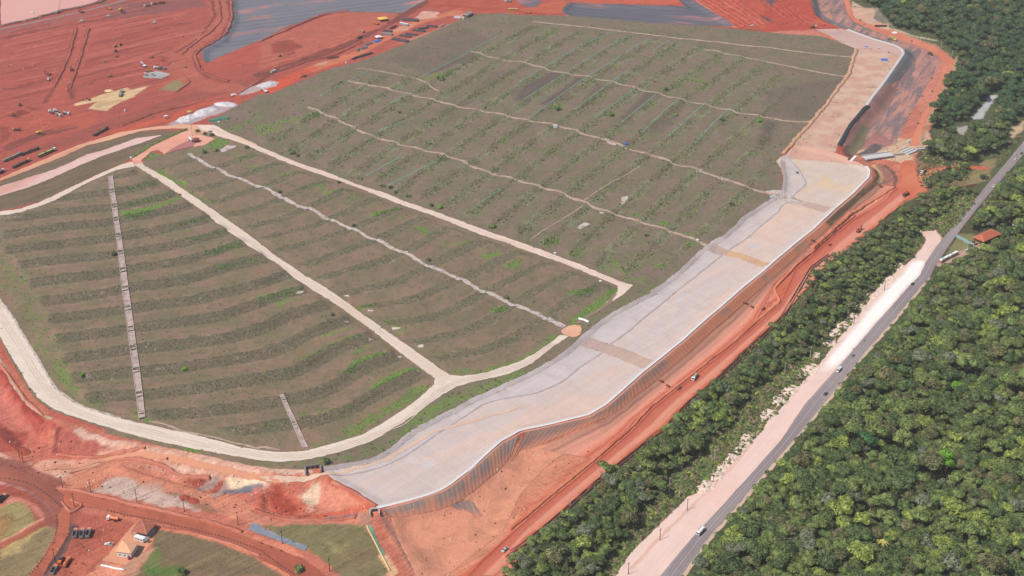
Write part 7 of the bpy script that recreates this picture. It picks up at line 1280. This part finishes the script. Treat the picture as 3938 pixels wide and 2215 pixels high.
t = empty('clearing_shed'); tag(t, 'long low shed with tan roof on the pale clearing at upper right', 'shed'); place(t, "D 1165,262 1230,262", 0); MB().box(-9, 9, -2.6, 2.6, 2.6, 2.85).build('roof', flat('tan_roof', (216, 150, 120)), t); MB().box(-9, 6, -2.2, -2.0, 0, 2.6).build('back_panel', P_BLK, t); [MB().box(x - .1, x + .1, y - .1, y + .1, 0, 2.6).build('post', WOOD, t) for x in (-8.5, 0, 8.5) for y in (-2.4, 2.4)]; MB().box(6.2, 9, -2.4, 2.2, 0, 2.5).build('wall', WALL, t)
def tarp(s, lab, l, w, h, mat, cat='tarpaulin', name='tarp_cover'):
    t = empty(name); tag(t, lab, cat); place(t, s, .1); MB().prism([(-w / 2, 0), (w / 2, 0), (w * .35, h * .7), (0, h), (-w * .35, h * .7)], 'x', -l / 2, l / 2).build('cover', mat, t, .1); return t
tarp("D 1190,597 1230,597", 'bright blue tarpaulin over a heap on the bare upper canal bed', 7, 5, 2, TARP); tarp("D 1015,468 1030,468", 'small blue tarpaulin on the pink gravel apron', 2.6, 2.4, 1.4, TARP); tarp("C 1045,1430 1080,1430", 'small blue tarpaulin beside the middle rubble path', 4, 3, 1.6, TARP); tarp("H 2490,515 2500,515", 'small light blue box cover at the canal crossing', 3, 2.4, 1.8, CYAN); tarp("B 1160,412 1200,400", 'blue covered pile below the white canopy', 9, 5, 2, TARP); tarp("D 1293,330 1320,330", 'white covered load beside the upper orange road', 6, 3, 2, P_WHITE)
def canopy(s, lab, w, h, mat):
    t = empty('canopy'); tag(t, lab, 'canopy'); place(t, s, .1)
    for x in (-1, 1):
        for y in (-1, 1): MB().tube((x * w * .45, y * w * .35, 0), (x * w * .45, y * w * .35, h), .1, n=6).build('post', P_GREY, t)
    m = MB(); m.v = [(-w / 2, -w * .4, h), (w / 2, -w * .4, h), (w / 2, w * .4, h), (-w / 2, w * .4, h), (0, 0, h + 1.8)]; m.f = [[0, 1, 4], [1, 2, 4], [2, 3, 4], [3, 0, 4], [3, 2, 1, 0]]; m.build('roof', mat, t)
canopy("B 1215,205 1250,200", 'bright yellow peaked tent beside the dark red road', 12, 3.2, flat('yellow_canvas', (250, 196, 84))); canopy("B 1175,385 1200,380", 'white peaked tent above the blue covered pile', 8, 3, P_WHITE)
t = empty('depot_shed'); tag(t, 'dark shed with lean-to at the top corner of the terraces', 'shed'); place(t, "B 2060,160 2100,140", .1); hip(t, 8, 14, 3.4, ROOFM, flat('shed_dark', (110, 84, 84)), .4, 1.2, 12); MB().tube((-11, 0, 0), (-11, 0, 2), 1.2, n=12).build('water_tank', P_WHITE, t)
# toilets
for s, lab in (("I 1547,872", 'light blue portable toilet at the tip of the pink apron'), ("A 1238,1108", 'blue portable toilet on the red floor below the sand patch'), ("B 852,632", 'pale blue portable toilet at the terrace edge near the pipes')):
    t = empty('portable_toilet'); tag(t, lab, 'toilet'); place(t, s, .1); MB().box(-.7, .7, -.7, .7, 0, 2.3).build('body', BLUE if 'blue port' in lab[:10] else CYAN, t, .04); MB().box(-.75, .75, -.75, .75, 2.3, 2.55, .2).build('roof', P_WHITE, t); MB().box(-.5, .5, -.74, -.69, .1, 2.1).build('door', P_WHITE, t)
# concrete slab yard
patch('batching_yard', "A 1410,760 1480,722 1560,705 1695,738 1600,782 1500,775 1430,775", soil('slab_grey', (168, 164, 162), (190, 180, 176), None, 0, .1, .1), .3, 1.0)
for s, lab in (("A 1445,755 1470,745", 'pale silo base left on the slab'), ("A 1512,750 1530,760", 'grey hopper in the middle of the slab')): t = empty('hopper'); tag(t, lab, 'hopper'); place(t, s, .3); MB().tube((0, 0, 1), (0, 0, 3.4), .5, 1.6, 10).build('bin', P_SILVER, t); [MB().box(x - .1, x + .1, y - .1, y + .1, 0, 2).build('leg', P_GREY, t) for x in (-1, 1) for y in (-1, 1)]
# pipes in stacks
PM = flat('black_pipe', (66, 62, 68), .5, .3); PM2 = flat('grey_pipe', (120, 124, 134), .5, .3)
def pipes(s, lab, n, L=12, rr=.45, mat=None, layers=2):
    t = empty('pipe_stack'); tag(t, lab, 'pipe stack', 'pipe stacks of the laydown yard'); place(t, s, .15); m0 = None
    for k in range(layers):
        for i in range(n - k):
            if m0 is None: m0 = MB().tube((-L / 2, 0, 0), (L / 2, 0, 0), rr, n=8).build('pipe', mat or PM, t); o = m0
            else: o = m0.copy(); COL.objects.link(o)
            o.location = (0, (i - (n - k - 1) / 2) * rr * 2.02, rr + k * rr * 1.75)
for s, lab, n, L, m_ in (("B 1465,200 1520,205", 'widest black pipe stack above the white bus, left half', 9, 14, PM), ("B 1525,208 1580,213", 'widest black pipe stack above the white bus, right half', 7, 12, PM), ("B 1320,275 1350,262", 'small black pipe stack left of the white bus', 4, 12, PM), ("B 1265,312 1300,318", 'short dark pipe stack left of the small one', 5, 12, PM), ("B 1262,342 1300,348", 'grey pipe stack under the short dark one', 6, 14, PM2), ("B 1700,264 1740,268", 'black pipe stack at the far end beside the terraces', 5, 13, PM), ("B 1620,285 1650,280", 'black pipe stack, second from the far end', 6, 13, PM), ("B 1575,308 1620,312", 'black pipe stack, third from the far end', 6, 16, PM), ("B 1505,346 1550,350", 'black pipe stack in the middle of the row', 5, 16, PM), ("B 1440,362 1480,368", 'black pipe stack just below the middle one', 5, 16, PM), ("B 1390,402 1430,410", 'long black pipe stack near the lower end of the row', 7, 22, PM), ("B 1060,545 1100,532", 'low black pipe stack, right part, at the lowest laydown spot', 4, 16, PM), ("B 1000,562 1040,548", 'low black pipe stack, middle part, at the lowest laydown spot', 4, 14, PM), ("B 945,580 980,566", 'low black pipe stack, left part, at the lowest laydown spot', 4, 10, PM), ("B 1030,480 1060,470", 'grey green pipe heap above the lowest laydown spot', 6, 9, PM2), ("B 1075,440 1100,432", 'grey green pipe heap beside the tents', 5, 10, PM2), ("B 970,500 985,470", 'bluish steel heap left of the grey green pipes', 4, 9, PM2), ("B 720,575 760,570", 'scattered dark pipes on the red bank', 4, 14, RUST), ("B 1800,258 1840,240", 'mixed pale pipe scrap at the end of the yard', 5, 10, P_DUST), ("I 1920,425 2040,400", 'rust red pipe bundle lying in the scrub beside the highway', 3, 44, RUST)):
    pipes(s, lab, n, L, .42, m_, 1 if 'rust' in lab else 2)
# crane, dredge, frame
t = empty('crawler_crane'); tag(t, 'crawler crane with raised lattice boom on the pond bank', 'crane'); place(t, "A 575,130 600,120", .5); tracks(t, 5, 3.4, .8, 1); MB().box(-3, 2, -1.5, 1.5, 1.1, 2.8).build('body', P_GREY, t); MB().tube((1.5, 0, 2), (9, 0, 16), .3, .15, 6).build('boom', P_DBED, t)
t = empty('dredge'); tag(t, 'small orange and white dredge floating on the pink pond', 'dredge'); place(t, "A 320,143 360,140", .2); [MB().box(-7, 7, s * 2.4 - .8, s * 2.4 + .8, -.3, .5).build('pontoon', P_ORG, t) for s in (-1, 1)]; MB().box(-6, 5, -2.4, 2.4, .5, .7).build('deck', P_DUST, t); MB().box(-2, 1.5, -1.3, 1.3, .7, 3).build('cabin', P_WHITE, t); MB().tube((5, 0, .6), (11, 0, -.2), .3, n=6).build('ladder', P_ORG, t)
t = empty('steel_frame'); tag(t, 'small white frame standing on the orange strip near the gravel heap', 'frame'); place(t, "A 1645,1175 1670,1170", .2); b = MB(); [b.tube((x, y, 0), (x, y, 3), .12, n=5) for x in (-1.8, 1.8) for y in (-1.2, 1.2)]; b.build('leg', P_WHITE, t); MB().box(-1.9, 1.9, -1.3, 1.3, 3, 3.15).build('top', P_WHITE, t)
for s, lab, mt in (("A 2120,1195 2160,1190", 'left green tarpaulin covered heap beside the upper gate', TEAL), ("A 2205,1180 2240,1178", 'right green tarpaulin covered heap beside the upper gate', TEAL)): tarp(s, lab, 11, 6, 2.4, flat('green_tarp', (84, 130, 110)))
for s, lab in (("L 1395,950 1410,960", 'orange bushy pump pair on the embankment, upper left one'), ("L 1465,1000 1480,1010", 'orange bushy pump pair on the embankment, lower right one'), ("L 2225,175 2240,185", 'upper left pump unit near the stained slope'), ("L 2297,215 2310,225", 'lower right pump unit near the stained slope'), ("I 478,945 490,955", 'small machine on the slope above the red ditch'), ("I 1150,410 1160,415", 'small pump unit at the end of the grassy slope'), ("I 650,992 670,985", 'rusty box at the lower end of the dark ditch')):
    t = empty('pump_unit'); tag(t, lab.replace('bushy ', ''), 'pump', 'pump units on the embankment'); place(t, s, .1); MB().box(-1.5, 1.5, -.8, .8, .3, 1.5).build('housing', P_RDUST, t, .05); MB().tube((1.5, 0, .7), (2.6, 0, .2), .2, n=6).build('hose', TYRE, t); b = MB(); [b.box(x - .1, x + .1, -.9, .9, 0, .3) for x in (-1, 1)]; b.build('skid', P_DBED, t)
for s, lab in (("L 1562,1035 1590,1010", 'rusty plate box on the berm above the white dump truck'), ("L 2395,245 2420,225", 'rusty plate box on the berm near the upper bend')): tag(ribbon('drain_box', s, 1.6, RUST, .1, 1.2), lab, 'box')
t = empty('field_box'); tag(t, 'pale cube beside the upper middle path on the terraces', 'box'); place(t, "C 350,1262 365,1262", .1); MB().box(-1.8, 1.8, -1.8, 1.8, 0, 2.4).build('wall', P_WHITE, t, .05); MB().box(-1.9, 1.9, -1.9, 1.9, 2.4, 2.6).build('lid', M_CONC, t)
for s, lab, b in (("E 1785,492 1795,500", 'dark red marker box on the edge of the straight gravel road', P_RDUST), ("E 1298,125 1305,128", 'white marker box at the yard entrance', P_WHITE), ("I 330,275 345,278", 'black object lying on the grey canal slope', P_BLK), ("H 1757,942 1765,945", 'white marker stone near the canal crossing', P_WHITE), ("A 2168,1215 2180,1215", 'white box in front of the green covered heaps', P_WHITE), ("H 345,1075 355,1075", 'white marker at the verge of the long gravel road', P_WHITE), ("H 795,1352 805,1352", 'white sign board below the end of the gravel road', P_WHITE)):
    t = empty('marker_box'); tag(t, lab, 'box'); place(t, s, .2); MB().box(-1, 1, -.7, .7, 0, 1.1).build('box', b, t, .05); MB().box(-1.1, 1.1, -.8, .8, 1.1, 1.2).build('lid', b, t)
# heaps of rock
def heap(s, lab, sx, sy, h, mat, seed, name='rock_heap', cat='rock heap', group=None):
    rr = np.random.default_rng(seed); n = 22; g_ = np.linspace(-1, 1, n); xx, yy = np.meshgrid(g_, g_); rad = np.hypot(xx, yy); nz = fbm(xx * 9 + seed * 7, yy * 9, 2.2, 3); sh = np.clip(1 - rad / (.75 + .35 * nz), 0, 1); z = h * .6 * sh ** .6 * (.35 + 1.2 * nz) + rr.random(xx.shape) * .55 * (sh > 0) - .3
    p = W(s); v = p[1] - p[0]; a = math.atan2(v[1], v[0]); X_ = xx * sx / 2; Y_ = yy * sy / 2; ii_ = np.arange(n * n).reshape(n, n); F = np.stack([ii_[:-1, :-1], ii_[:-1, 1:], ii_[1:, 1:], ii_[1:, :-1]], -1); ok = (sh[:-1, :-1] + sh[1:, 1:] + sh[:-1, 1:] + sh[1:, :-1]) > 0
    o = npmesh(name, np.stack([X_.ravel(), Y_.ravel(), z.ravel()], 1), F[ok], mat); o.location = (p[0][0], p[0][1], float(hq(*p[0])) + .1); o.rotation_euler = (0, 0, a); tag(o, lab, cat, group); return o
M_ROCK = soil('pale_rock', (244, 218, 200), (214, 190, 174), None, 0, .2, .5, bsize=4, ssize=1, speck=.3); M_GRV = soil('grey_gravel', (226, 220, 222), (196, 188, 192), None, 0, .1, .3, bsize=6)
RHG = 'rock heaps along the highway shoulder'
for i, (s, lab, sx, sy, h) in enumerate([("Q 1835,560 1900,520", 'large pale rock heap, the lowest big one on the shoulder', 19, 13, 2.4), ("Q 1950,450 1990,400", 'ochre rock heap above the large pale one', 16, 11, 2), ("Q 2020,360 2060,310", 'ochre boulder row between pole and large heap', 15, 9, 1.8), ("Q 2095,275 2130,240", 'rounded pale heap below the pole between the heaps', 14, 11, 2.2), ("Q 2180,180 2220,130", 'pale rubble row below the top of the shoulder bend', 18, 10, 1.8), ("Q 2260,80 2300,30", 'long pale rubble row rising to the right', 20, 11, 1.8),
   ("M 40,1280 80,1230", 'pale boulders at the lowest left of the white roadbed zone', 20, 12, 2), ("M 160,1130 200,1090", 'pale boulder pile beside the wooden pole', 18, 12, 2.2), ("M 270,1030 310,990", 'broad pale boulder pile opposite the dark blue car', 20, 12, 2.2), ("M 350,900 360,870", 'small white rock spread at the scrub edge', 9, 7, 1), ("M 450,830 500,790", 'wide flat tan heap opposite the white van', 24, 14, 1.8), ("M 540,690 560,660", 'pale rubble below the middle pole', 12, 9, 1.6), ("M 650,560 690,520", 'pale broken rock row beside the white roadbed', 16, 9, 1.8), ("M 720,460 760,420", 'long pale rubble heap left of the white roadbed', 18, 10, 1.8), ("M 790,390 830,350", 'pale rubble heap with dark gaps', 16, 10, 1.8), ("M 880,310 920,270", 'tan rubble heap beside the upper pole', 18, 10, 2), ("M 960,215 1000,180", 'pale rock shelf near the upper white roadbed', 16, 9, 1.6), ("M 1080,90 1110,50", 'grey rock pile, second from the apron', 16, 10, 1.8), ("I 1230,1330 1260,1290", 'grey rock pile nearest the pink apron', 20, 12, 1.8), ("I 1340,1200 1370,1160", 'grey stones at the foot of the pink apron', 16, 10, 1.6)]):
    heap(s, lab, sx, sy, h, M_ROCK, i + 3, group=RHG)
for i, (s, lab, sx, sy, h) in enumerate([("A 1850,1175 1950,1130", 'grey gravel heap, lower left one at the terrace corner', 30, 16, 3), ("A 2020,1110 2150,1060", 'grey gravel heap, middle one near the terrace corner', 34, 18, 3.5), ("A 2230,1035 2330,1040", 'grey gravel heap, right one near the terrace corner', 26, 14, 3), ("A 2320,940 2350,935", 'small round pale gravel heap', 8, 7, 2), ("B 60,840 130,820", 'flat light grey gravel heap on the orange strip', 26, 14, 2), ("A 1080,900 1110,900", 'small round heap of yellow sand', 10, 8, 1.5)]):
    heap(s, lab, sx, sy, h, M_GRV if 'sand' not in lab else soil('yellow_sand', (236, 208, 156)), i + 40, 'gravel_heap', 'gravel heap', 'gravel heaps')
for i, (s, lab, sx, sy) in enumerate([("A 1580,570 1610,580", 'upper dark red earth heap near the curved road', 18, 12), ("A 1625,632 1650,640", 'lower dark red earth heap near the curved road', 20, 13), ("N 1830,670 1860,680", 'upper brown debris heap above the long red road', 8, 6), ("N 1920,700 1950,715", 'lower brown debris heap above the long red road', 10, 6), ("N 235,215 260,225", 'heap of earth and planks by the heavy pole', 12, 8)]):
    heap(s, lab, sx, sy, 2.2, soil('red_earth_heap', (168, 82, 64)), i + 60, 'earth_heap', 'earth heap', 'earth heaps')
# hedge and single bushes
hv = []
BUSH = {}
for k_, m_ in (('mid', 'mid'), ('dark', 'dark'), ('lime', 'lime')):
    V, F = cards(420, .28, 2.2, 77, .7, 7, 0); mm = TREE[m_][0][0].materials[0]; BUSH[k_] = quadmesh('foliage', V, F, mm)
st_ = MB(); [st_.tube((0, 0, -.2), (math.cos(a) * .9, math.sin(a) * .9, 1.5), .08, .04, 5) for a in (0, 1.3, 2.6, 3.9, 5.2)]; st_o = st_.build('stems', M_BARK); st_m = st_o.data; bpy.data.objects.remove(st_o)
for i, (s, lab, kd, sc) in enumerate([("G 1210,410", 'left bush of the dark trio at the verge of the long gravel road', 'mid', 1.3), ("G 1290,425", 'middle bush of the dark trio at the verge of the long gravel road', 'dark', 1.4), ("G 1345,470", 'right bush of the dark trio with pale stones under it', 'dark', 1.0), ("G 1700,600", 'dark green bush beside the bright one at the gravel road verge', 'dark', 1.3), ("G 1785,620", 'bright green bush at the gravel road verge', 'lime', 1.4), ("G 2300,810", 'wide dull bush near the lower half of the long gravel road', 'mid', 1.9), ("G 320,80", 'wide bush at the upper end of the long gravel road', 'mid', 1.8), ("G 370,105", 'dark bush right of the wide one at the upper gravel road', 'dark', 1.2), ("G 990,335", 'round bush above the long gravel road, left of the dark trio', 'mid', 1.2), ("G 1465,510", 'dull bush right of the dark trio', 'mid', 1.3), ("G 195,468", 'dark bush on the edge of the rubble path, top end', 'dark', 1.1), ("G 930,800", 'dark bush on the edge of the rubble path, middle', 'dark', 1.1), ("G 780,370", 'dark bush below the long gravel road', 'dark', 1.2), ("G 1670,1140", 'dark bush on the right side of the rubble path', 'dark', 1.2),
   ("K 2440,125", 'dark bush at the lower part of the rubble path', 'dark', 1.2), ("J 1830,830", 'bright lone bush on the bench right of the stair chute', 'lime', 1.2), ("J 810,890", 'bright lone bush left of the stair chute', 'lime', 1.1), ("H 2095,590", 'dark bush on the terrace near the canal', 'dark', 1.3), ("H 1250,900", 'dark bush below the middle path near the canal', 'dark', 1.2), ("C 375,1095", 'largest bright bush on the upper terraces', 'mid', 2.0), ("C 905,1150", 'second bright bush on the upper terraces, right of the largest', 'mid', 1.8), ("C 1440,890", 'bright bush in the middle of the upper terraces', 'mid', 1.7), ("C 1545,1145", 'bright bush right of the second teal line pair', 'lime', 1.3), ("C 2000,1190", 'dark bush on the right part of the upper terraces', 'dark', 1.2), ("C 2370,1205", 'bright bush near the right end of the upper terraces', 'lime', 1.4), ("B 1375,1120", 'small upright bush on the central terraces', 'mid', 1.3), ("B 1780,790", 'wide bright bush at the corner of the bare slope', 'mid', 2.4),
   ("A 1955,1310", 'first round bush beside the gatehouse', 'dark', 1.4), ("A 2030,1330", 'second round bush beside the gatehouse', 'dark', 1.1), ("A 2100,1345", 'third round bush beside the gatehouse', 'dark', 1.4), ("E 2030,75", 'dark bush below the gatehouse lawn', 'dark', 1.5), ("E 2140,55", 'bush between gatehouse lawn and stony patch', 'mid', 1.4), ("E 2450,25", 'dark bush near the top of the rubble path', 'dark', 1.3), ("E 1130,1080", 'dark bush touching the left side of the stair chute', 'dark', 1.3), ("O 380,1390", 'dry brown bush on the road bank at the bottom', 'mid', 1.8), ("N 1800,1415", 'green bush at the bottom edge of the yard meadow', 'dark', 1.6), ("I 2170,330", 'round dark bush in the clearing left of the highway', 'dark', 2.2), ("I 1930,345", 'dark bush under the side road', 'dark', 1.8), ("K 720,295", 'small dark bush at the edge of the terrace below the straight road', 'dark', 1.0), ("O 660,325", 'dark bush cluster beside the culvert box', 'dark', 1.7)]):
    p = W(s)[0]; t = empty('bush', (p[0], p[1], float(hq(*p)))); t.scale = (sc,) * 3; t.rotation_euler = (0, 0, i * .7); tag(t, lab, 'bush', 'single bushes'); link(bpy.data.objects.new('foliage', BUSH[kd]), t); link(bpy.data.objects.new('stems', st_m), t)
P_ = W("E 1320,120 1400,70 1500,5 A 1600,1400 1730,1340 1850,1285"); L_ = np.r_[0, np.cumsum(np.hypot(*np.diff(P_, axis=0).T))]; hv = []; hf = 0
for i, d_ in enumerate(np.arange(1, L_[-1], 2.2)):
    V, F = cards(90, .3, 2.0, 300 + i, .8, 3, 0); hv.append(V + np.array([np.interp(d_, L_, P_[:, 0]), np.interp(d_, L_, P_[:, 1]), float(hq(np.interp(d_, L_, P_[:, 0]), np.interp(d_, L_, P_[:, 1])))]))
V = np.concatenate(hv); tag(link(bpy.data.objects.new('hedge', quadmesh('hedge', V, np.arange(len(V)).reshape(-1, 4), TREE['lime'][0][0].materials[0]))), 'long green hedge between the gate yard and the pink soil strip', 'hedge')

# ---------------------------------------------------------------- air
HZ = MB().box(-6600, 6600, -1600, 8600, -22, 562)
hm = bpy.data.materials.new('haze'); hm.use_nodes = True; ht = hm.node_tree; ht.nodes.clear()
hp = ht.nodes.new('ShaderNodeVolumePrincipled'); ho = ht.nodes.new('ShaderNodeOutputMaterial'); ht.links.new(hp.outputs[0], ho.inputs['Volume'])
hp.inputs['Color'].default_value = (1, .97, .95, 1); hp.inputs['Density'].default_value = 0.00005; hp.inputs['Anisotropy'].default_value = .2
hz_o = HZ.build('haze', hm); tag(hz_o, kind='stuff')
print('SHEET', AX.min(), AX.max(), AY.min(), AY.max())
